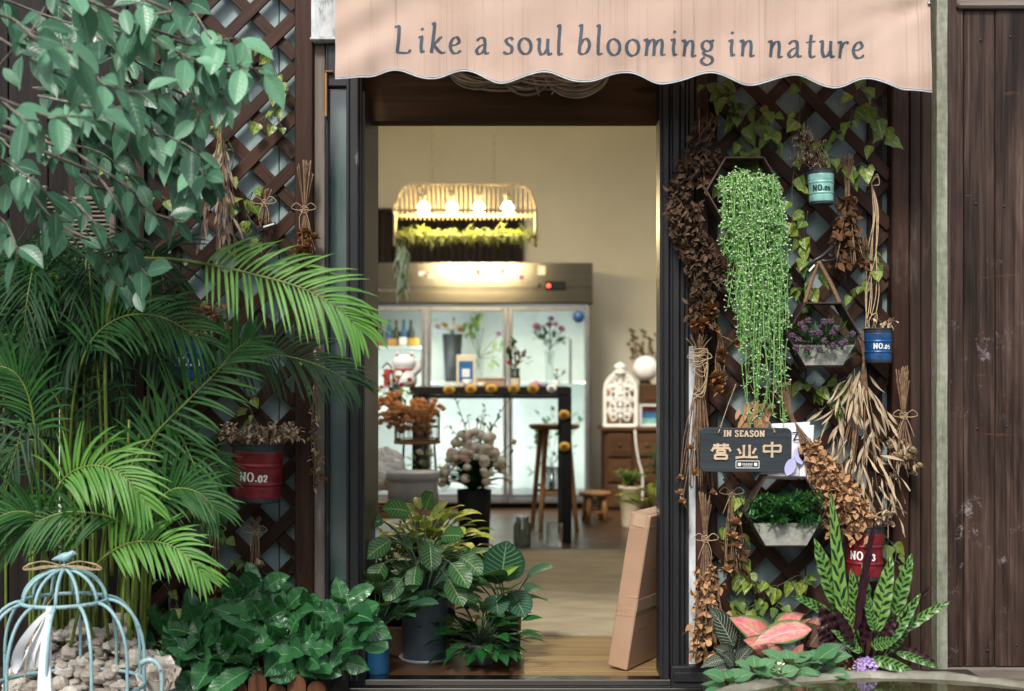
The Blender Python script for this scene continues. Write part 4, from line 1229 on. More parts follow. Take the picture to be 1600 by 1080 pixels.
for px, m, w, h, lab in ((593, 'pinkplastic', 10, 14, 'small red tub in front of the fridge bottles'), (613, 'petaly', 16, 11, 'orange packet on the left fridge shelf'), (630, 'white', 14, 13, 'white carton on the left fridge shelf'), (646, 'yellowtag', 18, 12, 'bright yellow packet at the right of the left fridge shelf')):
    b = MB(); k = S(6.05)
    b.box(P(px - w / 2, 540.5, 6.05), P(px + w / 2, 540.5 - h, 6.13), ch=.01, axis=0)
    tag(b.build('packet', M[m], None, P(px, 540.5, 6.09)), lab, 'packet')

# ---- counter table with tags
TY = 3.75
tb = thing('counter_table', 'tall black counter table edged with round yellow tags', 'table', (X(765, TY), TY + .3, 0))
b = MB(); b.box((X(640, TY), TY, ZZ(617, TY)), (X(893, TY), TY + .62, ZZ(605, TY)), axis=0); b.build('tabletop', M['blackwood'], tb)
b = MB(); b.box((X(644, TY), TY + .01, ZZ(623, TY)), (X(890, TY), TY + .05, ZZ(617.3, TY)), axis=0); b.build('rail', M['black'], tb)
for px, dy in ((885, .0), (652, .0), (885, .54), (652, .54)):
    b = MB(); x = X(px, TY); b.box((x - .035, TY + dy + .005, 0), (x + .035, TY + dy + .07, ZZ(617.3, TY))); b.build('leg', M['black'], tb)
for px, py in ((702, 609), (736, 608), (768, 607.5), (803, 607.5), (833, 607.5), (881.5, 648), (882, 698), (862, 607)):
    b = MB(); k = S(TY); c = P(px, py, TY - .006)
    w = 9.5 if px < 850 or py > 620 else 8
    b.lathe([(.0, 0), (w * k, 0), (w * k, .006), (0, .006)], c, 18, tilt=Matrix.Diagonal(V((1, 1, .8))) @ Matrix.Rotation(R(90), 3, 'X'))
    tg = b.build('tag', M['yellowtag'] if (px, py) != (862, 607) else M['white'], tb)
    b = MB()
    for j in range(3): b.bar(c + V((-w * k * .5, -.0085, (j - 1) * .011)), c + V((w * k * rr(.2, .5), -.0085, (j - 1) * .011)), .003, .005, ch=.0005)
    b.build('marking', M['black'], tg)
TT = ZZ(605, TY)
def on_table(px, Y): return V((X(px, Y), Y, TT + .001))
t = thing('lucky_cat', 'white ceramic waving cat figurine with red collar on the counter', 'figurine', on_table(632, 4.05))
c = on_table(632, 4.05); k = S(4.05)
b = MB(); b.lathe([(0, 0), (17 * k, 0), (20 * k, 8 * k), (19 * k, 18 * k), (14 * k, 26 * k), (17 * k, 31 * k), (19 * k, 38 * k), (16 * k, 45 * k), (8 * k, 49 * k), (0, 50 * k)], c, 20)
for s_ in (-1, 1): b.lathe([(5.5 * k, 0), (3 * k, 7 * k), (0, 12 * k)], c + V((s_ * 11 * k, 0, 43 * k)), 8)
b.tube(catmull([c + V((15 * k, -.03, 20 * k)), c + V((23 * k, -.06, 28 * k)), c + V((22 * k, -.06, 42 * k))], 4), [.022] * 8 + [.026], 8)
b.build('body', M['white'], t)
b = MB(); b.lathe([(15 * k, -2 * k), (16.5 * k, 0), (15 * k, 2 * k)], c + Z * 27 * k, 20, cap=False)
for s_ in (-1, 1): b.ball(c + V((s_ * 11 * k, -3 * k, 49 * k)), 2.6 * k, 8, 6)
b.build('collar', M['pinkplastic'], t)
t = thing('toy_house', 'tiny dark red toy house beside the cat figurine', 'ornament', on_table(605, 3.95))
c = on_table(605, 3.95); b = MB(); b.box(c + V((-.022, -.02, 0)), c + V((.022, .02, .12))); b.build('wall', M['pinkplastic'], t)
b = MB(); b.bar(c + V((-.036, 0, .125)), c + V((.0, 0, .165)), .05, .008); b.bar(c + V((.036, 0, .125)), c + V((.0, 0, .165)), .05, .008); b.build('roof', M['tin_red'], t)
t = thing('payment_stand', 'white framed payment stand with blue sheet on the counter', 'stand', on_table(728, 3.9))
b = MB(); c = on_table(728, 3.9); k = S(3.9); b.box(c + V((-15 * k, 0, 0)), c + V((15 * k, .015, 50 * k)), axis=2); b.box(c + V((-15 * k, .016, 0)), c + V((15 * k, .08, .01))); b.build('frame', M['cream'], t)
b = MB(); b.box(c + V((-11 * k, -.004, 8 * k)), c + V((11 * k, -.0005, 40 * k)), ch=.001, axis=2); b.build('sheet', M['screenblue'], t)
b = MB(); b.box(c + V((-6 * k, -.006, 15 * k)), c + V((6 * k, -.0045, 28 * k)), ch=.0005, axis=2); b.build('panel', M['white'], t)
vase_of('counter_vase', 'dark bottle vase of cream and red flowers with a pale label', 805, 575, 604, 15, 'bottle', [(798, 562, 6, 'petalw'), (806, 555, 6, 'petaly'), (812, 560, 6, 'petalw'), (796, 569, 6, 'petalr'), (809, 568, 6, 'petalr'), (817, 553, 4, 'petalp'), (803, 545, 5, 'petalw')], 3.92, [(795, 560, 6, 8), (818, 562, 6, 8), (806, 540, 5, 7)], 'lily')
t = thing('counter_label_jar', 'cream labelled jar standing in front of the bottle vase', 'jar', on_table(805, 3.84)); c = on_table(805, 3.84)
b = MB(); b.lathe([(0, 0), (.03, 0), (.032, .07), (.026, .09), (.0, .09)], c, 16); b.build('jar', M['bottle'], t); b = MB(); b.lathe([(.0335, .012), (.0345, .058)], c, 16, cap=False); b.build('label', M['cream'], t)
b = MB(); c = on_table(767, 3.9); b.box(c + V((-.095, -.04, 0)), c + V((.095, .06, .045)), axis=0); b.box(c + V((-.1, -.045, .046)), c + V((.1, .065, .062)), axis=0)
tag(b.build('gift_box', M['kraft'], None, c), 'low kraft cardboard box in the middle of the counter', 'box')
b = MB(); c = on_table(730, 3.84); b.lathe([(0, 0), (.022, 0), (.034, .05), (.03, .05), (.02, .006), (0, .006)], c, 16); tag(b.build('cup', M['white'], None, c), 'small white cup in front of the payment stand', 'cup')
vase_of('bud_vase', 'tiny white vase with one yellow flower at the right end of the counter', 869, 594, 604, 11, 'white', [(870, 580, 4, 'petaly'), (866, 586, 3, 'petalw')], 3.9, [(874, 586, 4, 5)], 'lily')
b = MB(); c = on_table(838, 3.86); b.lathe([(0, 0), (.04, 0), (.045, .025), (.02, .03), (0, .045)], c, 14); tag(b.build('trinket_dish', M['petalp'], None, c), 'small pink covered dish on the counter edge', 'dish')
for px, h, lab in ((752, .03, 'pale pebble paperweight beside the kraft box'), (850, .035, 'small grey tin near the yellow flower')):
    b = MB(); c = on_table(px, 3.83); b.lathe([(0, 0), (.025, 0), (.028, h * .6), (.02, h), (0, h)], c, 14); tag(b.build('trinket', M['greybox'] if px > 800 else M['cream'], None, c), lab, 'trinket')
t = vase_of('alstroemeria_vase', 'glass vase of orange red lilies at the left end of the counter', 618, 606, 640, 22, 'darkglass', [(601, 590, 6, 'petalr'), (612, 583, 6, 'petalr'), (622, 592, 6, 'petaly'), (630, 582, 5, 'petalr'), (640, 596, 6, 'petalr'), (606, 600, 5, 'petaly'), (596, 607, 5, 'petalr'), (628, 603, 5, 'petalr'), (645, 605, 5, 'petalr'), (615, 597, 6, 'petalr')], 3.3, [(608, 612, 9, 9), (624, 615, 9, 9), (636, 612, 8, 9), (600, 618, 6, 7)], 'yleaf', glass=True)

# ---- stools, jars, cabinet
def stool(label, px, py_seat, Y, r, seat_t, splay, group=None):
    c = P(px, py_seat, Y)
    t = thing('wooden_stool', label, 'stool', (c.x, Y, 0))
    b = MB(); b.lathe([(0, -seat_t), (r * .9, -seat_t), (r, -seat_t * .6), (r, -.006), (r * .95, 0), (r * .5, -.006), (0, -.008)], c, 26); b.build('seat', M['stoolwood'], t)
    for i in range(4):
        a = math.pi / 4 + i * math.pi / 2 + .2
        top = c + V((math.cos(a) * r * .62, math.sin(a) * r * .62, -seat_t)); bot = V((c.x + math.cos(a) * (r * .62 + splay), c.y + math.sin(a) * (r * .62 + splay), 0))
        b = MB(); b.tube([top, bot], [.021, .017], 8); b.build('leg', M['stoolwood'], t)
    for i in range(4):
        f = .55 if i % 2 else .62
        a0, a1 = math.pi / 4 + i * math.pi / 2 + .2, math.pi / 4 + (i + 1) * math.pi / 2 + .2
        q = r * .62 + splay * f; z = (c.z - seat_t) * (1 - f)
        b = MB(); b.tube([V((c.x + math.cos(a0) * q, c.y + math.sin(a0) * q, z)), V((c.x + math.cos(a1) * q, c.y + math.sin(a1) * q, z))], .011, 6); b.build('rung', M['stoolwood'], t)
stool('tall round wooden bar stool behind the counter leg', 866, 663, 4.5, .185, .035, .075)
stool('low wooden stool beside the drawer cabinet', 929, 768, 5.03, .125, .03, .02)
for name, px, w, h, m, prof, lab in (('jar', 816, 28, 47, 'darkglass', [(0, 0), (.95, 0), (1, .1), (1, .7), (.7, .86), (.75, 1), (.65, 1)], 'dark lidless glass jar on the floor under the counter'), ('bottle', 843, 13, 62, 'glass', [(0, 0), (1, 0), (1, .5), (.5, .75), (.3, .85), (.3, 1), (.2, 1)], 'clear spray bottle on the floor beside the glass jar'), ('glass_box', 866, 26, 37, 'glass', [(0, 0), (1, 0), (1, .96), (.95, 1), (.9, 1)], 'clear square tank on the floor beside the counter leg')):
    Yj = 3.62; k = S(Yj); c = V((X(px, Yj), Yj, .001)); b = MB(); b.lathe([(w / 2 * k * q, h * k * z) for q, z in prof], c, 4 if name == 'glass_box' else 18); tag(b.build(name, M[m], None, c), lab, name.replace('_', ' '))
CY = 5.8
cb = thing('drawer_cabinet', 'dark wooden cabinet of small square drawers against the back wall', 'cabinet', (X(1000, CY), CY + .2, 0))
zt_ = ZZ(668, CY); b = MB(); b.box((X(945, CY), CY + .02, 0), (X(1075, CY), CY + .45, zt_ - .03)); b.build('carcass', M['cabwood'], cb)
b = MB(); b.box((X(940, CY), CY - .02, zt_ - .028), (X(1080, CY), CY + .47, zt_), axis=0); b.build('top', M['cabwood'], cb)
for i in range(3):
    for j in range(3):
        x0 = X(948 + i * 42, CY); z1 = zt_ - .05 - j * .21
        b = MB(); b.box((x0 + .01, CY - .005, z1 - .19), (x0 + .205, CY + .019, z1), ch=.006, axis=0); b.box((x0 + .04, CY - .012, z1 - .16), (x0 + .175, CY - .0055, z1 - .03), ch=.004, axis=0); d_ = b.build('drawer', M['cabwood'], cb)
        b = MB(); b.ball((x0 + .107, CY - .022, z1 - .095), .014, 10, 6); b.build('knob', M['brass'], d_)
t = thing('fretwork_lantern', 'white arched fretwork lantern with a knob finial standing on the cabinet', 'lantern', V((X(969, 5.85), 5.85, zt_ + .001)))
c = V((X(969, 5.85), 5.85, zt_ + .001)); k = S(5.85)
b = MB(); w, hh2 = 24 * k, 55 * k
outl = [(-w, 0), (-w, hh2)] + [(-w * math.cos(math.pi * i / 12), hh2 + 27 * k * math.sin(math.pi * i / 12)) for i in range(1, 12)] + [(w, hh2), (w, 0), (-w, 0)]
op = [c + V((x, 0, z + .012)) for x, z in outl]
for p, q in zip(op, op[1:]): b.bar(p, q, .026, .026, up=V((0, 1, 0)))
b.box(c + V((-w - .01, -.03, 0)), c + V((w + .01, .16, .018)), axis=0)
b.build('frame', M['white'], t)
b = MB()
for s_ in (-1, 1):
    for x, z, r, st in ((.45, .2, .26, 0), (.5, .55, .26, 1), (.42, .9, .28, 2), (.5, 1.25, .24, 3), (.3, 1.5, .2, 4), (.72, .38, .14, 1), (.75, .75, .15, 2), (.72, 1.08, .14, 0), (.22, .4, .14, 2), (.2, .75, .14, 4), (.2, 1.12, .16, 1)):
        pts = [c + V((s_ * (x * w + r * w * (1 - .6 * q / 16) * math.cos(st + q * .55)), -.002, z * hh2 * .92 + .03 + r * w * 1.25 * (1 - .6 * q / 16) * math.sin(st + q * .55))) for q in range(17)]
        b.tube(pts, .0085, 5)
b.tube([c + V((0, 0, .02)), c + V((0, 0, hh2 + 24 * k))], .009, 6)
for z in (.3, .62, .95, 1.25): b.ball(c + V((0, -.004, z * hh2)), .02, 8, 6)
b.build('fretwork', M['white'], t)
b = MB(); b.box(c + V((-w, .13, .02)), c + V((w, .14, hh2 + 8 * k)), axis=2); b.build('back', M['stoolwood'], t)
b = MB(); b.lathe([(.05, 0), (.055, .02), (.03, .035), (.05, .05), (.045, .075), (.015, .09), (0, .1)], c + Z * (hh2 + 28 * k), 14); b.build('finial', M['white'], t)
c = V((X(1017, 5.9), 5.9, zt_ + .001)); k = S(5.9)
t = thing('framed_picture', 'white framed picture of red and blue bands on the cabinet', 'picture', c)
b = MB()
for q in ((-17, 0, -14, 35), (14, 0, 17, 35)): b.box(c + V((q[0] * k, 0, q[1] * k)), c + V((q[2] * k, .12, q[3] * k)), axis=2)
for q in ((-13.9, 0, 13.9, 3), (-13.9, 32, 13.9, 35)): b.box(c + V((q[0] * k, .002, q[1] * k)), c + V((q[2] * k, .12, q[3] * k)), axis=0)
b.build('frame', M['white'], t)
for z0, z1, m in ((3, 13, 'tin_teal'), (13.1, 24, 'screenblue'), (24.1, 32, 'pinkplastic')):
    b = MB(); b.box(c + V((-14 * k, .06, z0 * k)), c + V((14 * k, .07, z1 * k)), axis=0); b.build('print', M[m], t)
b = MB(); c2 = c + Z * 35.5 * k; b.box(c2 + V((-16 * k, 0, 0)), c2 + V((16 * k, .2, 31 * k)), axis=0); b.box(c2 + V((-10 * k, -.008, 6 * k)), c2 + V((10 * k, -.0005, 25 * k)), axis=0)
tag(b.build('wooden_box', M['cabwood'], None, c2), 'brown wooden box stacked on the white picture frame', 'box')
c3 = c2 + Z * 31.5 * k + V((-6 * k, .1, 0))
t = thing('globe_lamp', 'white paper globe on a small base above the wooden box', 'globe', c3)
b = MB(); b.ball(c3 + Z * 24 * k, 20.5 * k, 24, 14); b.build('globe', M['white'], t)
b = MB(); b.lathe([(0, 0), (.05, 0), (.045, .015), (.02, .03), (.02, 5 * k)], c3, 14); b.build('base', M['black'], t)
t = thing('dried_flower_spray', 'spray of pale yellow dried flowers behind the white globe', 'dried flowers', c3 + V((0, .14, 0)))
b = MB(); bs = MB()
for i in range(42):
    q = P(rr(982, 1042), rr(516, 562), 6.2 + rr(-.1, .1)); rose(b, q, .026, n=6)
    bs.tube([c3 + V((0.0, .14, 0)), q], .003, 4)
b.build('blossom', M['moss'], t); bs.build('stem', M['drystem'], t)
b = MB(); b.lathe([(0, 0), (.04, 0), (.05, .1), (.03, .16), (.035, .18), (0, .18)], c3 + V((0, .14, 0)), 14); b.build('vase', M['cabwood'], t)
b = MB(); b.tube(catmull([P(992, 672, 5.72), P(994, 695, 5.7), P(998, 720, 5.7), P(1004, 745, 5.7), P(1003, 790, 5.7)], 6), .008, 6)
tag(b.build('power_cable', M['white'], None, P(1003, 790, 5.7)), 'white cable hanging down the front of the cabinet', 'cable')
def pot(t, c, r0, r1, h, mat, saucer=None, seg=26, name='pot'):
    b = MB(); b.lathe([(0, .002), (r0 * .94, 0), (r0, .008), (r1 * .99, h - .014), (r1 * 1.03, h - .012), (r1 * 1.03, h), (r1 * .93, h), (r1 * .9, h - .02), (0, h - .02)], c, seg)
    po = b.build(name, M[mat], t)
    b = MB(); b.lathe([(0, h - .019), (r1 * .9, h - .0195)], c, seg, cap=False); b.build('soil', M['soil'], po)
    if saucer:
        b = MB(); b.lathe([(0, -.004), (r0 * 1.05, -.004), (r0 * 1.18, .012), (r0 * 1.14, .013), (r0 * 1.0, .001)], c, seg, cap=False); b.build('saucer', M[saucer], t)
    return po
c = V((X(985, 4.7), 4.7, 0)); t = thing('potted_plant', 'fluffy bright plant in a tall cream pot near the cabinet', 'potted plant', c)
pot(t, c, .065, .088, .3, 'cream'); bl, bs = MB(), MB(); spray(bl, bs, c + Z * .28, 34, .13, .11, .05, .016, 'lance', per=6); bl.build('foliage', M['yleaf'], t); bs.build('stem', M['vine'], t)
c = V((X(1018, 3.4), 3.4, 0)); t = thing('potted_plant', 'mottled yellow green plant behind the cardboard carton', 'potted plant', c)
pot(t, c, .1, .12, .22, 'greypot'); bl, bs = MB(), MB(); rosette(bl, bs, c + Z * .22, 26, (.1, .16), (.06, .09), (15, 80), (.08, .2), 'ovate'); bl.build('foliage', M['croton'], t); bs.build('stem', M['vine'], t)
c = V((X(1040, 3.9), 3.9, 0)); t = thing('potted_plant', 'dusky leafed tall plant at the right edge of the doorway', 'potted plant', c)
pot(t, c, .1, .12, .22, 'greypot'); bl, bs = MB(), MB(); spray(bl, bs, c + Z * .2, 16, .42, .14, .09, .045, 'ovate', per=7); bl.build('foliage', M['cal'], t); bs.build('stem', M['vine'], t)

# ---- left side goods
BY = 2.4
zb_ = ZZ(793, BY)
t = thing('display_bench', 'low wooden bench inside the door carrying the grey box', 'bench', (X(600, BY), BY, 0))
b = MB(); b.box((-1.25, 2.1, zb_ - .03), (X(690, BY), 2.75, zb_ - .001), axis=0); b.build('top', M['stoolwood'], t)
for x in (-1.2, X(690, BY) - .05):
    for y in (2.14, 2.7): b = MB(); b.box((x, y, 0), (x + .04, y + .04, zb_ - .031)); b.build('leg', M['stoolwood'], t)
c = V((X(645, 2.42), 2.42, zb_)); k = S(2.42)
t = thing('hat_box', 'round pale grey hat box with its lid on', 'box', c)
b = MB(); b.lathe([(0, 0), (39 * k, 0), (39 * k, 42 * k)], c, 36, cap=False); b.build('body', M['greybox'], t)
b = MB(); b.lathe([(40.5 * k, 42 * k), (41 * k, 42 * k), (41 * k, 54 * k), (40 * k, 55.5 * k), (0, 55.5 * k)], c, 36, cap=False); b.build('lid', M['greybox'], t)
t0_ = V((X(592, 2.2), 2.2, zb_))
for i in range(7):
    b = MB(); a = rr(-.3, .3); q = t0_ + V((rr(-.02, .02), rr(-.02, .02), .004 + i * .008))
    ux, uy = V((math.cos(a), math.sin(a), rr(-.04, .04))) * .1, V((-math.sin(a), math.cos(a), 0)) * .08
    b.bar(q - ux, q + ux, .16, .004, ch=.001)
    tag(b.build('kraft_sheet', M['kraft'], None, q), 'folded brown kraft sheet in the stack beside the grey hat box', 'paper', 'kraft sheets stacked on the bench')
c = V((X(598, 2.62), 2.62, zb_)); k = S(2.62)
b = MB()
n1, n2 = 26, 16
rows = []
for i in range(n2 + 1):
    ph = math.pi * .62 * i / n2; row = []
    for j in range(n1):
        th_ = 2 * math.pi * j / n1
        rad = 42 * k * (1 + .1 * math.sin(3 * th_ + 4 * ph) + .07 * math.sin(7 * th_ - 5 * ph) + rr(-.05, .05))
        row.append(b.vert(c + V((math.sin(ph) * math.cos(th_) * rad, math.sin(ph) * math.sin(th_) * rad * .8, 38 * k + math.cos(ph) * rad * 1.05)), (j / n1, i / n2)))
    rows.append(row)
for p, q in zip(rows, rows[1:]):
    for j in range(n1): b.face([p[j], p[(j + 1) % n1], q[(j + 1) % n1], q[j]], 0, False)
b.face(rows[-1])
tag(b.build('wrapping_paper', M['white'], None, c), 'crumpled bundle of white wrapping paper on the bench', 'paper')
GY = 3.05; k = S(GY); c = P(652, 688, GY)
t = thing('plant_stand', 'thin black legged stand holding the wire flower basket', 'stand', (c.x, c.y, 0))
b = MB(); b.lathe([(0, -.02), (36 * k, -.02), (37 * k, -.01), (36 * k, 0), (0, 0)], c, 26); b.build('top', M['stoolwood'], t)
for i in range(3):
    a = i * 2.09 + .4; b = MB(); b.tube([c + V((math.cos(a) * .11, math.sin(a) * .11, -.02)), V((c.x + math.cos(a) * .15, c.y + math.sin(a) * .15, 0))], .008, 6); b.build('leg', M['black'], t)
c = c + Z * .001
t = thing('wire_basket', 'brass wire cage basket of peach flowers on the stand', 'basket', c)
b = MB(); r = 35 * k; h = 42 * k
for i in range(24):
    a = 2 * math.pi * i / 24; b.tube([c + V((math.cos(a) * r, math.sin(a) * r, .005)), c + V((math.cos(a) * r, math.sin(a) * r, h))], .0028, 4)
for z in (.006, h * .5, h): b.tube([c + V((math.cos(a) * r, math.sin(a) * r, z)) for a in [2 * math.pi * q / 28 for q in range(29)]], .004, 5, closed=True)
b.build('wire', M['brass'], t)
b = MB()
for i in range(130):
    a = rr(0, 6.28); q = math.sqrt(rr(0, 1)) * r * (.85 if i < 30 else 1.35); z = rr(.03, h * .9) if i < 30 else h + rr(-.01, .07); cc_ = c + V((math.cos(a) * q - (.04 if i > 60 else 0), math.sin(a) * q, z - (.05 if i > 75 else 0)))
    rose(b, cc_, .03, n=7)
for i in range(60): rose(b, P(rr(578, 632), rr(612, 672), GY + rr(-.06, .06)), .03, n=7)
b.build('blossom', M['peach'], t)
# white rose bouquet in a dark bucket
BY2 = 3.0; k = S(BY2); c = V((X(741, BY2), BY2, 0))
t = thing('rose_bucket', 'black bucket with a big bouquet of cream white roses', 'bouquet', c)
b = MB(); hb = ZZ(765, BY2); b.lathe([(0, 0), (22 * k, 0), (27 * k, hb), (25 * k, hb), (20 * k, .02), (0, .02)], c, 24); b.build('pot', M['black'], t)
bs, bl = MB(), MB()
for i in range(92):
    fx, fy = rr(688, 796), 0
    u = (fx - 742) / 52
    fy = 750 - (1 - u * u) * 82 * math.sqrt(rr(0, 1)) + rr(-14, 10)
    if i < 4: fx, fy = ((760, 752), (727, 748), (803, 690), (712, 715))[i]
    q = P(fx, fy, BY2 - (1 - u * u) * .12 + rr(-.03, .03)); bf = MB() if i < 76 else None
    bs.tube(catmull([c + Z * hb, (c + Z * (hb + .06)).lerp(q, .5), q], 4), .003, 4)
    if bf:
        rq = rr(4.5, 9) * k; bf.ball(q, rq, 10, 7, jit=.08, sq=(1, 1, .85)); rose(bf, q, rq * .95, n=9); bf.build('blossom', M[random.choice(('rosew', 'rosew', 'petalw', 'blush'))], t)
    else: bl.ball(q, 3 * k, 6, 5)
    for j in range(2): bl.leaf(q + V((rr(-.04, .04), rr(.03, .06), rr(-.06, -.02))), rv(1) + Z * .2, rr(.04, .06), .026, 'ovate', n=4, cols=2)
for i in range(150):
    a = rr(0, 6.28); q = c + Z * (hb + rr(-.02, .12)); bl.leaf(q, V((math.cos(a), math.sin(a), rr(.2, 1.3))), rr(.1, .2), .055, 'ovate', n=4, cols=2, droop=.4)
for i in range(9):
    q0 = c + Z * (hb + .1); q = P(rr(690, 800), rr(620, 668), BY2 + .05); pts = catmull([q0, q0.lerp(q, .6) + Z * .05, q], 5); bs.tube(pts, .002, 4)
    for p in pts[6:]: bl.leaf(p, rv(1) + Z * .3, .045, .016, 'lance', n=3, cols=2)
bl.build('foliage', M['lily'], t); bs.build('stem', M['vine'], t)
vase_of('tulip_pot', 'small pot of cream tulips tucked beside the hat box', 668, 735, 780, 28, 'navy', [(655, 710, 8, 'petalw'), (672, 714, 8, 'petalw'), (660, 726, 8, 'petalw')], 2.85, [(650, 722, 8, 10), (676, 722, 8, 10), (664, 730, 9, 10)], 'yleaf')

# ---- doorway plants and carton
c = V((X(664, .85), .85, 0)); t = thing('potted_plant', 'yellow green mottled foliage plant standing behind the striped calathea', 'potted plant', c)
pot(t, c, .12, .15, .28, 'greypot'); bl, bs = MB(), MB()
rosette(bl, bs, c + Z * .28, 150, (.08, .13), (.045, .07), (0, 78), (.1, .28), 'ovate', nseg=5, droop=.9); bl.build('foliage', M['croton'], t); bs.build('stem', M['vine'], t)
def potted(label, px, Y, r0, r1, h, mat, leafm, args, saucer=None, stemm='vine', extra=None, lift=0.0):
    c = V((X(px, Y), Y, lift)); t = thing('potted_plant', label, 'potted plant', c)
    pot(t, c, r0, r1, h, mat, saucer); bl, bs = MB(), MB()
    for a in args: rosette(bl, bs, c + Z * (h - .02), **a)
    if extra: extra(bl, bs, c)
    bl.build('foliage', M[leafm], t); bs.build('stem', M[stemm], t)
    return t
def ex_cal(bl, bs, c):
    for px, py, dx, dz, L, W, Y in ((672, 850, .1, -1, .13, .1, .08), (700, 905, .55, -.7, .15, .1, .02), (610, 845, -.8, -.4, .15, .1, .1), (640, 800, -.8, .3, .15, .1, .3), (665, 795, .3, .8, .12, .09, .3), (720, 870, .8, -.45, .14, .1, .12), (600, 880, -.5, -.8, .14, .1, .06), (650, 885, -.1, -1, .12, .09, .05), (690, 838, .8, .2, .13, .09, .15), (628, 905, -.6, -.6, .13, .09, .02), (705, 880, .6, -.6, .15, .1, .0), (600, 815, -1, .2, .14, .09, .2)):
        q = P(px, py, Y)
        bs.tube(catmull([c + Z * .24, (c + Z * .3).lerp(q, .55) + Z * .04, q], 5), .0035, 5)
        bl.leaf(q, V((dx, -.55, dz)), L * .84, W * .84, 'oval', up=V((0, -1, .6)), droop=.35, fold=.1, n=8, wav=.04, tw=rr(-.3, .3))
potted('big calathea with feathered leaves in a slate blue pot on a white saucer', 664, .33, .088, .096, .255, 'slate', 'cal', [dict(n=76, Ls=(.085, .125), Ws=(.06, .085), el=(0, 74), pet=(.1, .24), shape='oval', wav=.04)], 'white', extra=ex_cal)
potted('glossy dark green leafy plant in a small grey pot', 751, .24, .052, .068, .085, 'greypot', 'lily', [dict(n=70, Ls=(.08, .125), Ws=(.04, .056), el=(0, 75), pet=(.05, .19), shape='ovate', nseg=6), dict(n=26, Ls=(.08, .12), Ws=(.04, .055), el=(-10, 20), pet=(.07, .13), shape='ovate', nseg=6)])
def ex_orb(bl, bs, c):
    for px, py, d, L, W, up, Y in ((783, 908, V((.12, -.15, 1)), .17, .175, V((.15, -1, .2)), .36), (800, 925, V((.55, -.5, -.8)), .115, .12, V((.5, -1, .3)), .3), (752, 905, V((-.5, -.2, .7)), .14, .13, V((0, -1, .5)), .42), (742, 890, V((-.8, -.1, .45)), .13, .11, V((0, -1, .8)), .5), (775, 930, V((.1, -.8, -.6)), .1, .1, V((0, -1, .5)), .27), (720, 900, V((-.9, -.4, -.1)), .12, .1, V((0, -1, .8)), .4)):
        q = P(px, py, Y)
        bs.tube(catmull([c + Z * .15, (c + Z * .16).lerp(q, .55) + Z * .03, q], 5), .003, 5)
        bl.leaf(q, d, L, W, 'round', up=up, droop=.35, fold=.06, n=9, cols=6)
t = potted('plant with big round striped leaves in a navy pot', 790, .42, .06, .065, .16, 'navy', 'orb', [dict(n=8, Ls=(.1, .13), Ws=(.09, .12), el=(20, 70), pet=(.1, .2), shape='round')], extra=ex_orb)
b = MB(); b.leaf(P(776, 905, .35), V((.75, -.1, .5)), .105, .035, 'lance', up=V((0, -1, .4)), fold=.5, droop=.1); b.build('new_leaf', M['yleaf'], t)
potted('striped leafy plant in a cobalt blue cylinder pot by the door', 589, .075, .046, .048, .16, 'cobalt', 'orb', [dict(n=15, Ls=(.1, .15), Ws=(.06, .085), el=(35, 85), pet=(.08, .2), shape='oval', azr=(-2.6, 1.2))], lift=.001)
potted('leafy plant in a small terracotta pot behind the cobalt pot', 622, .42, .05, .06, .12, 'kraft', 'lily', [dict(n=24, Ls=(.09, .13), Ws=(.05, .07), el=(20, 80), pet=(.08, .2), shape='ovate')])
b = MB(); b.bar(P(588, 850, .18), P(587, 815, .18), .022, .0015, up=V((0, 1, 0)), ch=.0004); b.bar(P(588, 880, .181), P(588, 845, .181), .005, .0012, up=V((0, 1, 0)), ch=.0004)
tag(b.build('plant_label', M['white'], None, P(588, 880, .18)), 'white plastic plant tag among the leaves by the door', 'tag')
b = MB(); b.poly([(-.55, .756, .0015), (.86, .756, .0015), (.86, 3.44, .0015), (-.55, 3.44, .0015)]); b.box((-.55, .75, .0005), (.86, .762, .008), ch=.002, axis=0)
for i in range(40):
    pass
mb_ = MB(); mb_.box((-.55, .75, .0006), (.86, 3.44, .009), ch=.003, axis=1)
tag(mb_.build('floor_mat', M['mat'], None, (.155, 2.1, 0)), 'worn beige woven mat on the shop floor inside the door', 'mat')
t = thing('cardboard_carton', 'tall narrow cardboard carton leaning against the door frame', 'carton', (.42, .3, .0065))
b = MB()
lean = R(9.5); ld = V((.5, .866, 0)); s0 = V((.866, -.5, 0))
sx = s0 * math.cos(lean) - Z * math.sin(lean); uz = s0 * math.sin(lean) + Z * math.cos(lean)
W_, H_, L_ = .082, .60, .75
o = P(949, 1047, .12); o.z = .0085 + W_ * math.sin(lean)
b.bar(o + sx * W_ / 2 + uz * H_ / 2, o + sx * W_ / 2 + uz * H_ / 2 + ld * L_, W_, H_, up=uz, ch=.004)
ca = b.build('box', M['card'], t)
b = MB(); b.bar(o + sx * W_ / 2 + uz * (H_ + .0012) - ld * .001, o + sx * W_ / 2 + uz * (H_ + .0012) + ld * L_, .05, .0018, up=uz, ch=.0004)
b.bar(o + sx * W_ / 2 + uz * (H_ - .05) - ld * .0012, o + sx * W_ / 2 + uz * H_ - ld * .0012, .05, .0015, up=ld, ch=.0004)
b.bar(o + uz * H_ * .42 + sx * (W_ + .001), o + uz * H_ * .42 + sx * (W_ + .001) + ld * L_, .0016, .05, up=uz, ch=.0004)
b.build('tape', M['tape'], ca)

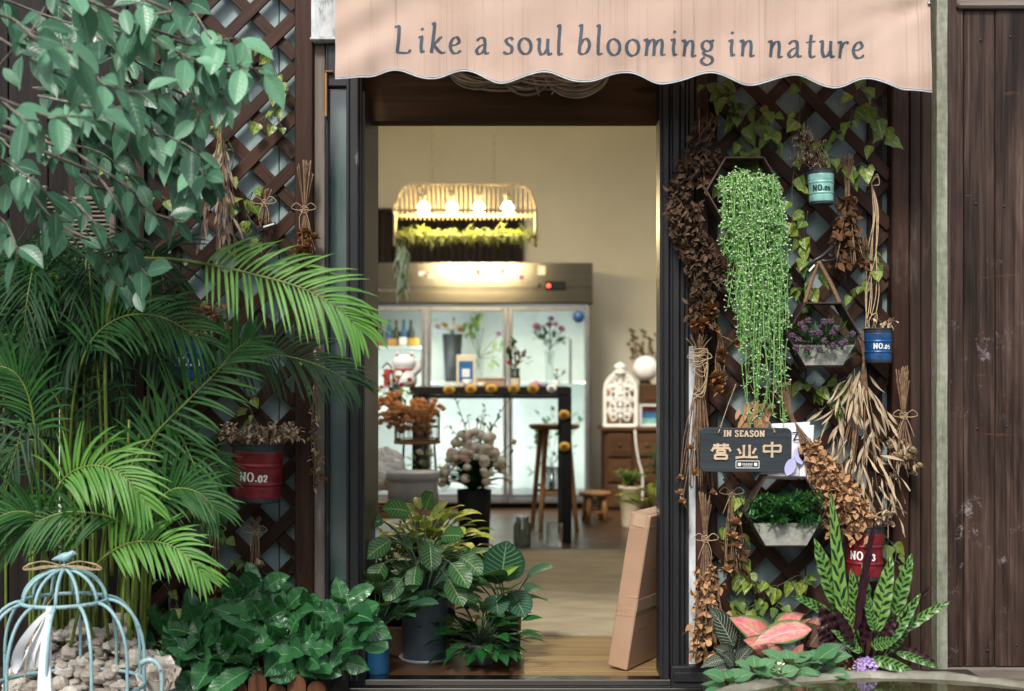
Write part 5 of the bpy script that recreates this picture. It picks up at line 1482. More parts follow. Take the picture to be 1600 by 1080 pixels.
# coiled rattan on the beam
t = thing('rattan_coil', 'tangle of pale rattan loops hung under the awning above the door', 'rattan', P(822, 140, .06))
b = MB()
for i in range(44):
    cx, w_ = random.choice(((745, 45), (822, 42), (900, 52), (780, 70), (860, 70)))
    y0 = rr(98, 112); dp_ = rr(25, 48) * (1 if cx in (745, 822, 900) else .7)
    pts = []
    ph = rr(-.2, .2); Yo = rr(-.02, .09)
    for q in range(11):
        a_ = math.pi * q / 10
        pts.append(P(cx - w_ * math.cos(a_) * rr(.96, 1.04), y0 + dp_ * math.sin(a_ + ph * .2), Yo + .01 * math.sin(q)))
    b.tube(catmull(pts, 2), rr(.0025, .005), 5)
b.tube([P(790, 130, .03), P(808, 146, .0)], [.009, .003], 6); b.tube([P(834, 120, .0), P(842, 150, -.01)], [.008, .003], 6); b.tube([P(875, 125, .02), P(862, 148, .0)], [.008, .003], 6)
b.build('loop', M['dryvine'] if 'dryvine' in M else M['drystem'], t)

c = V((X(604, .5), .5, 0)); t = thing('potted_plant', 'bushy light green variegated plant filling the gap behind the cobalt pot', 'potted plant', c)
pot(t, c, .06, .075, .26, 'greypot'); bl, bs = MB(), MB()
rosette(bl, bs, c + Z * .25, 90, (.07, .11), (.045, .065), (-15, 82), (.07, .24), 'ovate', nseg=5, droop=.9); bl.build('foliage', M['fresh'], t); bs.build('stem', M['vine'], t)
# ================================================================ PLANTS AND THINGS LEFT OF THE DOOR
# ---- overhanging tree
tree = thing('broadleaf_tree', 'tree with glossy drooping oval leaves overhanging the top left of the trellis', 'tree', (-2.75, -1.05, -.12))
b = MB()
b.tube(catmull([V((-2.75, -1.05, -.12)), V((-2.72, -1.07, .7)), V((-2.66, -1.1, 1.5)), V((-2.5, -1.15, 2.1)), V((-2.3, -1.2, 2.6)), V((-2.1, -1.2, 3.0))], 5), [.085 - .002 * i for i in range(26)], 10)
b.build('trunk', M['bark'], tree)
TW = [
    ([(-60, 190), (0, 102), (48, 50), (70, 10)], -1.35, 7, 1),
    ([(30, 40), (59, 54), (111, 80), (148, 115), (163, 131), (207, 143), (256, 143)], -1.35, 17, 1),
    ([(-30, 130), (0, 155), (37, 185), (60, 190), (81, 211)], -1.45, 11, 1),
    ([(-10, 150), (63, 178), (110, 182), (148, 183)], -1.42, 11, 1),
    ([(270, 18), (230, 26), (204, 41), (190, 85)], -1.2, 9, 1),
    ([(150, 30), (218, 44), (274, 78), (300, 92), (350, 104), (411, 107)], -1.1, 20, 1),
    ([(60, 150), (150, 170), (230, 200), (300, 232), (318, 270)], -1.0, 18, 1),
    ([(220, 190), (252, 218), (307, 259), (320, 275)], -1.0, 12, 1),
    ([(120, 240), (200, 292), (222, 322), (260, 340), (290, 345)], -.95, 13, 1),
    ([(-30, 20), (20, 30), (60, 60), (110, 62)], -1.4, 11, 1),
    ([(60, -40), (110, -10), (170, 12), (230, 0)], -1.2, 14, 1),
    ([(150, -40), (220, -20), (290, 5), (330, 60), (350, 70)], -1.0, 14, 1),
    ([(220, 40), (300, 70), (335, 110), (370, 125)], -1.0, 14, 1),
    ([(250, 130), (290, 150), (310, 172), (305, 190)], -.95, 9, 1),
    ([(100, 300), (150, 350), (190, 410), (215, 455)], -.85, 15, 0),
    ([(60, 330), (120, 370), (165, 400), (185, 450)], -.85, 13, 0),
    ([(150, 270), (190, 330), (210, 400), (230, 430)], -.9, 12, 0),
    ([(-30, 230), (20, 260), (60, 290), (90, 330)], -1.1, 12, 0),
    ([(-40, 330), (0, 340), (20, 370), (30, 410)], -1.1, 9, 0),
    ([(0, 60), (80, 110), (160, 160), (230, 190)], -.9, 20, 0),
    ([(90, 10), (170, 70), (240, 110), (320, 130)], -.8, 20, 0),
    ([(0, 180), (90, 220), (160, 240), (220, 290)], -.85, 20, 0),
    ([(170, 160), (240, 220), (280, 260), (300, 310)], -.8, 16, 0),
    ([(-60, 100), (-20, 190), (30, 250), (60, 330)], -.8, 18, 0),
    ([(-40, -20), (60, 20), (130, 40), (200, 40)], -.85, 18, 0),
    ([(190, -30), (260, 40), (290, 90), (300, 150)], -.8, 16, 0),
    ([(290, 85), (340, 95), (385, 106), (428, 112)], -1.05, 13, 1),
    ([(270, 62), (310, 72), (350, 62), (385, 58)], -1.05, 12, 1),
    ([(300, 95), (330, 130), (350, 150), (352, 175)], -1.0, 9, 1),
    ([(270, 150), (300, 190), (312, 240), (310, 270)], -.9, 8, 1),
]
for i in range(14):
    x, y = rr(-60, 240), rr(-40, 260)
    TW.append(([(x, y), (x + rr(20, 60), y + rr(0, 40)), (x + rr(60, 110), y + rr(20, 90)), (x + rr(80, 130), y + rr(60, 130))], rr(-.75, -.5), 15, 0))
bb = MB()
b = MB()
for pts, Y, n, lit in TW:
    p3 = catmull([P(x, y, Y + .12 * math.sin(k * 1.7 + x * .02)) for k, (x, y) in enumerate(pts)], 6)
    bb.tube(p3, [.005 - .0035 * q / (len(p3) - 1) for q in range(len(p3))], 6)
    n = int(n * .76)
    for k in range(n):
        t = .12 + .88 * (k + .5) / n
        q = p3[min(int(t * (len(p3) - 1)), len(p3) - 1)]
        tg = (p3[min(int(t * (len(p3) - 1)) + 1, len(p3) - 1)] - p3[max(int(t * (len(p3) - 1)) - 1, 0)]).normalized()
        sd = tg.cross(V((0, -1, .2))).normalized() * (1 if k % 2 else -1)
        d = (tg * rr(.3, .9) + sd * rr(.15, .75) + V((0, rr(-.5, .25), rr(-.95, -.1)))).normalized()
        L = rr(.066, .124)
        st = q + d * .012
        bb.tube([q, st], .0018, 4)
        b.leaf(st, d, L, L * rr(.44, .56), random.choice(('ovate', 'oval', 'ovate')), up=V((rr(-.4, .4), -1.0, rr(.2, 1.1))), droop=rr(.2, .8), fold=rr(.05, .22), n=8, cols=4, tw=rr(-.5, .5), r=(rr(0, .4) if lit and random.random() < .55 else rr(.6, 1)))  # leaf tone paints lit twigs partly pale, shaded twigs dark
lim = [V((-2.5, -1.15, 2.1)), V((-2.3, -1.2, 2.6)), V((-2.66, -1.1, 1.5))]
for k, (pts, Y, n, lit) in enumerate(TW):
    if pts[0][0] < 0 or k % 4 == 0:
        q = P(pts[0][0], pts[0][1], Y); l0 = min(lim, key=lambda a: (a - q).length)
        bb.tube(catmull([l0, l0.lerp(q, .5) + Z * .05, q], 4), [.01 - .0005 * j for j in range(9)], 6)
P_ = [P(0, 272, -1.0), P(37, 287, -1.0), P(74, 333, -.98), P(105, 358, -.96), P(140, 374, -.95)]
bb.tube(catmull([V((-2.66, -1.1, 1.5))] + P_, 5), .004, 5)
bb.build('branch', M['bark'], tree)
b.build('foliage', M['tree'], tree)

# ---- areca palm
palm = thing('areca_palm', 'dense clump of feathery areca palm in front of the left trellis', 'palm', (-1.52, -.42, -.12))
def frond(pts, n, Lmax, mat, W=.017, drp=.5, nrm=V((0, -.55, .85)), t0=.22, a0=62, a1=22, srad=.006, vup=.2, smat='palmstem'):
    p3 = catmull(pts, 9)
    N = len(p3); n = int(n * 1.2); W = W * .78
    mb = MB()
    mb.tube(p3, [srad * (1 - .75 * i / (N - 1)) for i in range(N)], 6, mi=1)
    for k in range(n):
        t = t0 + (1 - t0) * (k + .3) / n
        f = t * (N - 1); i = min(int(f), N - 2)
        q = p3[i].lerp(p3[i + 1], f - i)
        tg = (p3[i + 1] - p3[max(i - 1, 0)]).normalized()
        sd = tg.cross(nrm)
        if sd.length < .1: sd = tg.cross(V((0, -1, 0)))
        sd.normalize()
        u = (t - t0) / (1 - t0)
        ang = R(a0 + (a1 - a0) * u + rr(-8, 8))
        L = Lmax * (.45 + .55 * math.sin(math.pi * (.22 + .68 * u))) * rr(.9, 1.08)
        if u > .9: L *= .75
        for s_ in (-1, 1):
            d = tg * math.cos(ang) + sd * s_ * math.sin(ang) + nrm.normalized() * vup
            mb.leaf(q, d, L, W * rr(.85, 1.1), 'strap', up=nrm + rv(.35), droop=drp * rr(.4, 1.6), fold=.2, n=6, cols=2, mi=0)
    return mb.build('frond', [M[mat], M[smat]], palm)
def PF(l): return [P(x, y, Y) for x, y, Y in l]
base = (150, 1000, -.4)
NF = V((.05, -1, .42))
frond(PF([(175, 900, -.45), (165, 560, -.55), (190, 420, -.68), (240, 404, -.74), (320, 412, -.8), (400, 430, -.84), (470, 450, -.86), (525, 480, -.86), (562, 516, -.85)]), 29, .2, 'palmlit', .0145, .95, NF, t0=.5, a0=68, a1=22, srad=.007, vup=.12)
frond(PF([(215, 950, -.3), (225, 700, -.35), (300, 600, -.38), (380, 562, -.42), (440, 556, -.44), (500, 572, -.45), (552, 600, -.45)]), 26, .2, 'palmshade', .012, .9, NF, t0=.45, a0=66, a1=20, vup=.15)
frond(PF([(150, 960, -.5), (170, 800, -.55), (225, 700, -.6), (290, 630, -.62), (335, 585, -.62), (365, 550, -.6), (395, 528, -.58)]), 24, .185, 'palm', .015, .5, V((.2, -1, .3)), t0=.3, a0=72, a1=32)
frond(PF([(110, 1010, -.55), (140, 900, -.62), (185, 856, -.68), (235, 846, -.72), (280, 860, -.74), (322, 900, -.74)]), 22, .15, 'palmlit', .0145, .85, NF, t0=.35, a0=70, a1=20)
frond(PF([(60, 1010, -.6), (70, 830, -.66), (95, 755, -.7), (140, 728, -.74), (190, 742, -.76), (232, 790, -.76)]), 23, .18, 'palmlit', .0155, 1.0, NF, t0=.4, a0=70, a1=20)
frond(PF([(150, 1010, -.5), (110, 880, -.62), (70, 815, -.7), (20, 800, -.74), (-40, 830, -.76)]), 22, .18, 'palm', .0145, .95, V((-.1, -1, .45)), t0=.3)
frond(PF([(170, 1000, -.5), (160, 890, -.6), (190, 820, -.66), (120, 800, -.7), (60, 815, -.72), (0, 860, -.72)]), 22, .17, 'palm', .014, .95, V((-.1, -1, .45)), t0=.35)
frond(PF([(230, 980, -.3), (245, 800, -.35), (270, 740, -.4), (300, 715, -.42), (330, 722, -.42), (352, 750, -.42)]), 20, .13, 'palm', .0125, .7, NF, t0=.35)
frond(PF([(120, 1000, -.45), (110, 700, -.5), (130, 560, -.56), (180, 500, -.6), (250, 495, -.64), (320, 535, -.66)]), 24, .2, 'palm', .014, .9, NF, t0=.42)
frond(PF([(90, 1000, -.35), (80, 700, -.4), (60, 520, -.45), (20, 440, -.5), (-60, 420, -.5)]), 24, .2, 'palm', .014, .9, V((-.1, -1, .4)), t0=.4)
frond(PF([(190, 980, -.55), (200, 870, -.6), (235, 800, -.66), (270, 765, -.68), (310, 770, -.7), (340, 800, -.7)]), 22, .16, 'palm', .014, .8, NF, t0=.35)
frond(PF([(80, 980, -.55), (60, 760, -.6), (50, 640, -.64), (20, 580, -.66), (-40, 570, -.66)]), 24, .2, 'palm', .014, .9, V((-.1, -1, .4)), t0=.4)
random.seed(21)
for i in range(34):
    x0 = rr(10, 235); Y0 = rr(-.45, -.12)
    ap = rr(400, 800) if i % 3 else rr(380, 560)
    dx = rr(-170, 190) if x0 < 150 else rr(-120, 200)
    if ap > 560: dx = min(dx, 330 - x0)
    tip = ap + rr(20, 190)
    yb = Y0 - rr(.02, .22)
    if x0 + dx * .75 > 245 and 440 < ap < 640: continue
    frond(PF([(x0, 1020, Y0), (x0 + dx * .06, (1020 + ap) / 2, Y0 - .02), (x0 + dx * .22, ap + 40, Y0 - .06), (x0 + dx * .45, ap, (Y0 + yb) / 2), (x0 + dx * .75, ap + (tip - ap) * .35, yb), (x0 + dx, tip, yb)]), 24, rr(.15, .21), ['palmshade', 'palm', 'palmshade'][i % 3], rr(.012, .016), rr(.5, .9), V((rr(-.3, .3), -1, rr(.3, .9))), t0=.3)
b = MB()
for i in range(9):
    x0 = rr(60, 230); Y0 = rr(-.5, -.2)
    b.tube(catmull([P(x0, 1050, Y0), P(x0 + rr(-10, 14), 850, Y0 - .02), P(x0 + rr(-20, 50), rr(560, 760), Y0 - .05)], 5), [.009 - .0004 * q for q in range(11)], 7)
b.build('cane', M['palmstem'], palm)

# ---- planter beds
b = MB()
b.box((-2.4, -.40, -.12), (-.60, -.06, .06), ch=.01, axis=0)
b.build('planting_soil', M['soil']); bpy.data.objects['planting_soil']['kind'] = 'structure'
b = MB(); b.box((.70, -.40, -.12), (1.68, -.06, .05), ch=.01, axis=0)
o = b.build('planting_soil', M['soil']); o['kind'] = 'structure'
def edging(label, x0, x1, tops):
    t = thing('log_edging', label, 'edging', ((x0 + x1) / 2, -.44, -.12))
    x = x0; i = 0
    while x < x1:
        w = .062; h = tops(i) + rr(-.012, .012)
        b = MB()
        n = 8
        pr = [(-w / 2, -.12)] + [(-w / 2 * math.cos(math.pi * q / n), h - w * .5 + w * .5 * math.sin(math.pi * q / n)) for q in range(n + 1)] + [(w / 2, -.12)]
        f0 = [b.vert((x + w / 2 + px_, -.455, z), (z, px_), random.random()) for px_, z in pr]; f1 = [b.vert((x + w / 2 + px_, -.425, z), (z, px_), .5) for px_, z in pr]
        r_ = random.random()
        for ii in f0 + f1: b.r[ii] = r_
        b.face(f0); b.face(f1[::-1])
        for q in range(len(pr)): b.face([f0[q], f1[q], f1[(q + 1) % len(pr)], f0[(q + 1) % len(pr)]])
        b.build('picket', M['picketwood'], t); x += w + .004; i += 1
edging('row of short rounded brown timber pickets under the broad leafed plants left of the step', -1.35, -.66, lambda i: .115 if i % 2 else .1)
edging('row of short rounded brown timber pickets under the pink plants right of the step', .70, 1.0, lambda i: .115 if i % 2 else .095)

# ---- broad leafed bushes
def bush(label, clusters, leafm, L, W, group=None, stem_base=None, nper=10, shape='ovate'):
    bx = sum(c[0] for c in clusters) / len(clusters)
    c0 = P(bx, 1040, -.3)
    t = thing('hydrangea', label, 'plant', V((c0.x, -.28, .06)), group)
    bl, bs = MB(), MB()
    for (px, py, Y) in clusters:
        top = P(px, py, Y)
        root = V((top.x + rr(-.03, .03), -.28, .06))
        pts = catmull([root, root.lerp(top, .6) + V((0, 0, .02)), top], 5)
        bs.tube(pts, .004, 6)
        for k in range(nper):
            lev = 0 if k < 3 else 1 if k < 6 else 2
            az = k * 2.2 + lev * .6 + rr(-.3, .3)
            el = (rr(.75, 1.25), rr(.25, .65), rr(-.45, .05))[lev]
            q = top - Z * (lev * .03)
            d = V((math.cos(az) * math.cos(el), math.sin(az) * math.cos(el) * .8 - .15, math.sin(el)))
            s_ = (.72, 1.0, 1.05)[lev]
            bs.tube([q, q + d * .03], .0022, 5)
            bl.leaf(q + d * .026, d, L * s_ * rr(.62, 1.18), W * s_ * rr(.7, 1.15), random.choice(('ovate', 'oval')), up=Z * .5 + V((rr(-.4, .4), -1, 0)), droop=rr(.2, .9), fold=rr(.06, .18), n=20, wav=.03, wf=rr(14, 30), cols=6, tw=rr(-.5, .5), ser=.045)
    bl.build('foliage', M[leafm], t); bs.build('stem', M['vine'], t)
random.seed(5)
bush('broad leafed green hydrangea plant at the foot of the left trellis', [(255, 998, -.34), (305, 982, -.36), (345, 1000, -.38), (318, 1020, -.42), (275, 1030, -.42), (370, 1025, -.4)], 'hyd', .145, .092)
bush('broad leafed green hydrangea plant with upright shoots below the red tin', [(372, 945, -.3), (407, 930, -.28), (444, 960, -.32), (415, 975, -.38), (450, 1000, -.42), (400, 1015, -.42)], 'hyd', .145, .092)
bush('broad leafed green hydrangea plant reaching over the black door foot', [(482, 962, -.34), (500, 995, -.38), (537, 950, -.34), (552, 975, -.36), (475, 1015, -.42), (528, 1005, -.42)], 'hyd', .13, .084)

# ---- tins, ivy, dried bunches
def tin(label, px, py0, py1, w, Y, mat, text, tmat, tilt=0.0, taper=.93, band='tin_grey', bands=True, tpy=None, tw=None, pd=0.0, handle=False):
    k = S(Y); h = (py1 - py0) * k; r = w * k / 2
    c = P(px, py1, Y)
    t = thing('tin_pot', label, 'tin pot', c)
    rot = Matrix.Rotation(R(tilt), 3, 'Y')
    prof = []
    for i in range(61):
        u = i / 60
        rad = r * (taper + (1 - taper) * u)
        bead = 0
        for cc in (.32, .64): bead += .05 * r * math.exp(-((u - cc) / .02) ** 2)
        for q in range(5): bead += .022 * r * math.exp(-((u - (.72 + q * .035)) / .009) ** 2) + .022 * r * math.exp(-((u - (.1 + q * .035)) / .009) ** 2)
        prof.append((rad + bead, h * u))
    def rr_at(v): return r * (taper + (1 - taper) * min(max(v / h, 0), 1))
    b = MB()
    body = prof[5:54] if bands else prof[2:58]
    b.lathe(body, c, 40, cap=False, tilt=rot); b.build('body', M[mat], t)
    b = MB()
    lo_ = [(0, 0.001)] + prof[:6] if bands else [(0, .001)] + prof[:3]
    hi_ = prof[53:] if bands else prof[57:]
    b.lathe(lo_, c, 40, cap=False, tilt=rot); b.build('base', M[band], t); b = MB(); b.lathe(hi_ + [(hi_[-1][0] + .003, h + .002), (hi_[-1][0] - .002, h + .005), (hi_[-1][0] - .006, h), (hi_[-1][0] - .008, h - .03), (0, h - .03)], c, 40, cap=False, tilt=rot)
    b.build('rim', M[band], t)
    if text:
        b = MB(); tw_ = tw * k; tz = (py1 - tpy) * k
        def pl(u, v, hh):
            a_ = pd - math.atan((px - 800) / F) + (u - tw_ / 2) / rr_at(tz); q = rot @ V(((rr_at(tz + v) + hh + .0012) * math.sin(a_), -(rr_at(tz + v) + hh + .0012) * math.cos(a_), tz + v))
            return c + q
        pen_text(b, text, SER, pl, tw_, .24, .1, 0.0, n=6, hgt=tw_ / 3.0, track=.06)
        b.build('lettering', M[tmat], t)
    b = MB()
    b.tube(catmull([c + rot @ V((0, r * .95, h)), c + V((0, r + .02, h + .03)), V((c.x, .03, c.z + h + .04))], 4), .002, 5)
    b.build('hook', M['wire'], t)
    return t, c + rot @ V((0, 0, h - .025)), r
random.seed(9)
def dried_top(t, c, r, n, h, spread, mat='dry', name='dried_stem', leaf=.03, lw=.012):
    bl, bs = MB(), MB()
    for i in range(n):
        a = rr(0, 6.28); q = c + V((math.cos(a) * r * .5, math.sin(a) * r * .5, 0)); tip = q + V((math.cos(a) * spread * rr(.2, 1), math.sin(a) * spread * rr(.2, 1), h * rr(.4, 1)))
        pts = catmull([q, q.lerp(tip, .6) + Z * h * .2, tip], 4); bs.tube(pts, .0014, 4)
        for j in range(4): bl.leaf(pts[-1 - j], rv(1), leaf * rr(.6, 1.2), lw, 'ovate', n=3, cols=2, droop=.8)
    bs.build('stem', M['drystem'], t); bl.build('foliage', M[mat], t)
t, c, r = tin('maroon ribbed tin lettered NO.02 holding dry twigs on the left trellis', 400, 694, 783, 80, -.11, 'tin_red', 'NO.02', 'white', 2.5, tpy=750, tw=44, pd=-.15)
dried_top(t, c + V((.02, 0, 0)), r, 90, .1, .12, 'dry', leaf=.025)
t, c, r = tin('blue ribbed tin half hidden by palm fronds on the left trellis', 293, 528, 596, 64, -.11, 'tin_blue', 'NO.01', 'white', 0, tpy=572, tw=42, bands=False)
dried_top(t, c, r, 30, .07, .06, 'dry', leaf=.03)
def ivy(label, pts, n, size, Y=-.02, mat='ivy', spread=10, group=None):
    p3 = catmull([P(x, y, Y + rr(-.02, .01)) for x, y in pts], 7)
    t = thing('ivy_vine', label, 'ivy', p3[-1].copy(), group)
    b, bs = MB(), MB()
    bs.tube(p3, .0017, 5)
    for i in range(n):
        q = p3[int((i + rr(0, .9)) / n * (len(p3) - 1))]
        d = V((rr(-1, 1), rr(-.7, -.05), rr(-1.1, .35))).normalized()
        e = q + d * spread * S(Y) * rr(.4, 1.3)
        bs.tube([q, q.lerp(e, .5) + Z * .004, e], .0011, 4)
        L = size * rr(.5, 1.3)
        b.leaf(e, (d + V((0, 0, -.9))).normalized(), L, L * rr(.6, .95), 'heart', up=V((rr(-.5, .5), -1, rr(.1, .9))), droop=rr(-.2, .9), fold=rr(.03, .25), n=7, cols=4, tw=rr(-.9, .9), wav=.05)
    b.build('foliage', M[mat], t); bs.build('stem', M['vine'], t)
ivy('ivy strand with yellow green leaves crossing the top of the left trellis', [(350, 55), (375, 80), (400, 62), (420, 90), (432, 130), (428, 165), (405, 190)], 16, .05)
ivy('ivy strand hanging beside the brown pods on the left trellis', [(290, 170), (310, 185), (340, 200), (365, 240), (355, 290), (370, 310)], 15, .045)
ivy('short ivy strand around the small dark tagged bunch', [(375, 330), (395, 300), (385, 330), (400, 355), (415, 380)], 12, .045)
ivy('thin ivy strand with pale leaves at the post edge of the left trellis', [(405, 60), (430, 110), (440, 150), (432, 180), (445, 205)], 9, .045)
ivy('ivy strand trailing between the blue tin and the red tin', [(330, 470), (350, 520), (375, 560), (385, 620), (400, 660)], 18, .045)
ivy('dark ivy strand low on the left trellis under the red tin', [(270, 760), (300, 800), (340, 830), (370, 870), (420, 900), (430, 930)], 18, .042, mat='ivydark')
ivy('ivy strand hidden among palm fronds on the left trellis', [(165, 250), (190, 290), (210, 320), (240, 300), (280, 330)], 14, .045)
ivy('ivy strand near the foot of the left trellis behind the hydrangea', [(250, 905), (275, 940), (280, 970), (300, 960)], 10, .045)
ivy('small ivy strand along the right post of the left trellis', [(478, 560), (490, 600), (488, 650), (496, 700)], 7, .03, -.03)

def bunch(label, px, py_top, py_knot, py_bot, Y, w_top, w_bot, head, cat='dried bunch', nst=16, nh=20, size=.03, mat='dry', stem='drystem', zone=(.55, 1.0), lean=0, bow=True, twm='twine', lw=.4, leanY=0.0, droop=.3):
    k = S(Y)
    kn = P(px, py_knot, Y)
    t = thing('dried_bunch', label, cat, P(px + lean, py_bot, Y))
    bs, bh = MB(), MB()
    paths = []
    for i in range(nst):
        a = rr(0, 6.28); q = math.sqrt(rr(0, 1))
        top = P(px, py_top + rr(-.1, .25) * (py_knot - py_top), Y) + V((math.cos(a) * q * w_top * k * .5, math.sin(a) * q * w_top * k * .25, 0)) - V((lean * .2 * k, 0, 0))
        bot = P(px + lean, py_bot - rr(0, .25) * (py_bot - py_knot), Y) + V((math.cos(a) * q * w_bot * k * .5, math.sin(a) * q * w_bot * k * .3 - .01, 0))
        kk = kn + V((math.cos(a) * q * .008, math.sin(a) * q * .008, 0))
        pts = catmull([top, kk, kk.lerp(bot, .5) + V((rr(-.006, .006), 0, 0)), bot], 5)
        bs.tube(pts, rr(.0013, .0024), 5); paths.append(pts)
    def at(t_):
        pth = random.choice(paths); i0 = 5; f = i0 + t_ * (len(pth) - 1 - i0); i = min(int(f), len(pth) - 2)
        return pth[i].lerp(pth[i + 1], f - i), (pth[i + 1] - pth[i]).normalized()
    for i in range(nh):
        q, d = at(rr(*zone))
        if head == 'rose':
            rose(bh, q + rv(.012), size * rr(.7, 1.15), n=9)
            for j in range(2): bh.leaf(q - d * .02, (d + rv(1)).normalized(), size * 1.2, size * .5, 'ovate', n=3, cols=2, droop=.6)
        elif head == 'pod': bh.leaf(q, (d + rv(.45)).normalized(), size * rr(.8, 1.3), size * lw, 'oval', up=V((rr(-1, 1), -1, rr(-.3, .3))), n=4, cols=2, droop=droop, fold=.05)
        elif head == 'strap': bh.leaf(q, (d + rv(.85)).normalized(), size * rr(.6, 1.3), size * lw, 'lance', up=V((rr(-1, 1), -1, rr(-.6, .6))), n=8, cols=2, droop=rr(.0, droop * 2), fold=rr(0, .25), tw=rr(-1, 1), wav=.12, wf=7)
        elif head == 'curl':
            bh.leaf(q + rv(.018), (d * .4 + rv(1)).normalized(), size * rr(.6, 1.3), size * lw * 1.4, 'ovate', up=rv(1), n=4, cols=2, droop=rr(-.9, 1.3), fold=rr(.0, .5), wav=.1, wf=9)
        elif head == 'ball': bh.ball(q + rv(.012), size * rr(.8, 1.15), 10, 7, sq=(1, 1, 1.15), jit=.06)
    bs.build('stem', M[stem], t)
    if bh.v: bh.build({'rose': 'blossom', 'pod': 'pod', 'strap': 'foliage', 'curl': 'foliage', 'ball': 'seed_head'}[head], M[mat], t)
    if bow:
        b = MB()
        for j in range(4):
            z = (j - 1.5) * .006
            b.tube([kn + V((.014 * math.cos(a), .014 * math.sin(a), z + .004 * math.cos(a * 2 + j))) for a in [2 * math.pi * q / 12 for q in range(13)]], .0016, 4, closed=True)
        for s_ in (-1, 1):
            b.tube(catmull([kn + V((0, -.016, 0)), kn + V((s_ * .025, -.022, .022)), kn + V((s_ * .045, -.02, .004)), kn + V((s_ * .02, -.02, -.004)), kn + V((0, -.018, 0))], 5), .0015, 4)
            b.tube(catmull([kn + V((0, -.016, 0)), kn + V((s_ * .015, -.022, -.03)), kn + V((s_ * rr(.01, .035), -.02, -.075))], 4), .0014, 4)
        b.build('twine', M[twm], t)
    return t
random.seed(13)
bunch('long bunch of pale lilac brown seed pods hanging on the left trellis', 345, 165, 205, 400, -.07, 26, 74, 'pod', nh=130, size=.055, mat='drypale', zone=(.18, 1), lw=.2, nst=22, bow=False)
bunch('small dark bunch with black clip tag on the left trellis', 414, 292, 318, 370, -.05, 22, 26, 'curl', nh=26, size=.02, mat='drybrown', nst=14)
b = MB(); kn = P(416, 355, -.075); b.bar(kn + V((-.035, 0, -.012)), kn + V((.035, 0, .012)), .004, .016, up=Z); b.bar(kn + V((-.01, -.0035, .0)), kn + V((.03, -.0035, .0125)), .0016, .006, up=Z, mi=1)
tag(b.build('clip', [M['wire'], M['white']], None, kn), 'black cable clip holding the small dark bunch', 'clip')
bunch('raffia tied bunch of amber poppy heads hanging on the left trellis post', 476, 255, 328, 415, -.07, 34, 46, 'rose', nh=22, size=.026, mat='dryorange', zone=(.55, 1), nst=22)
t = thing('dried_bunch', 'wispy garland of tiny dry leaves hanging down the door jamb', 'dried bunch', P(497, 765, -.03))
b, bs = MB(), MB()
for i in range(6):
    pts = catmull([P(490 + rr(-3, 6), 450, -.03), P(495 + rr(-6, 6), 560, -.04), P(494 + rr(-8, 8), 660, -.04), P(496 + rr(-8, 8), rr(720, 765), -.045)], 8); bs.tube(pts, .0012, 4)
    for q in pts[4:]:
        if random.random() < .75: b.leaf(q, rv(1), .028, .012, 'ovate', n=3, cols=2)
b.build('foliage', M['dry'], t); bs.build('stem', M['drystem'], t)
b = MB()
for px, py in ((494, 760), (502, 745), (509, 752), (488, 742)): rose(b, P(px, py, -.05), .014, n=8)
b.build('blossom', M['dryorange'], t)
bunch('twine tied bunch of hanging dark rosebuds under the red tin', 336, 785, 828, 965, -.06, 34, 40, 'rose', nh=9, size=.026, mat='drybrown', zone=(.6, 1), nst=18)
bunch('short raffia tied bunch with one dry bud right of the rosebuds', 400, 808, 830, 905, -.05, 32, 24, 'rose', nh=3, size=.022, mat='dry', zone=(.75, 1), nst=14)
t = thing('dried_hydrangea', 'round tan dried hydrangea head behind the palm fronds above the blue tin', 'dried flower', P(330, 520, -.06))
b, bs = MB(), MB()
for i in range(150):
    q = P(331, 500, -.06) + V((rr(-1, 1) * 26, rr(-.8, .8) * 16, rr(-1, 1) * 22)) * S(-.06)
    b.leaf(q, rv(1) + V((0, -.6, .3)), .022, .018, 'round', n=3, cols=2, fold=.2)
bs.tube([P(331, 505, -.04), P(330, 525, -.03)], .004, 5)
b.build('blossom', M['dryhop'], t); bs.build('stem', M['drystem'], t)

# ---- blue birdcage ornament
BYc = -.78; k = S(BYc)
cc = P(101, 1000, BYc); cc.z = 0
def Bz(py): return ZZ(py, BYc)
cage = thing('birdcage_stand', 'weathered pale blue wire birdcage ornament with a domed top', 'birdcage', V((cc.x, BYc, -.12)))
R1, R2 = 121 * k, 63 * k
zr, zt2, zs = Bz(938), Bz(889), Bz(1012)
for i in range(12):
    a = 2 * math.pi * i / 12 + .13
    ca_, sa_ = math.cos(a), math.sin(a)
    def pt(rad, z): return V((cc.x + ca_ * rad, BYc + sa_ * rad, z))
    low = [pt(R1, -.11), pt(R1, zs - .2)] + [pt(R2 + (R1 - R2) * math.cos(q * math.pi / 18), zs - .03 + (zr - zs + .03) * math.sin(q * math.pi / 18)) for q in range(10)]
    b = MB(); b.tube(low, .0054, 8)
    dome = [pt(R2 * math.cos(q * math.pi / 2 / 9), zr + (zt2 - zr) * math.sin(q * math.pi / 2 / 9)) for q in range(10)]
    b.tube(dome, .0054, 8)
    b.build('rib', M['cagepaint'], cage)
for rad, z in ((R2 + .003, zr), (R1, -.09), (R1, .16)):
    b = MB(); b.tube([V((cc.x + math.cos(q) * rad, BYc + math.sin(q) * rad, z)) for q in [2 * math.pi * j / 40 for j in range(41)]], .0065, 8, closed=True); b.build('ring', M['cagepaint'], cage)
b = MB(); b.lathe([(.014, -.006), (.02, 0), (.018, .008), (.01, .014), (0, .016)], V((cc.x, BYc, zt2)), 16); b.build('finial', M['cagepaint'], cage)
b = MB()
h0 = V((cc.x + R1, BYc - .02, Bz(1035)))
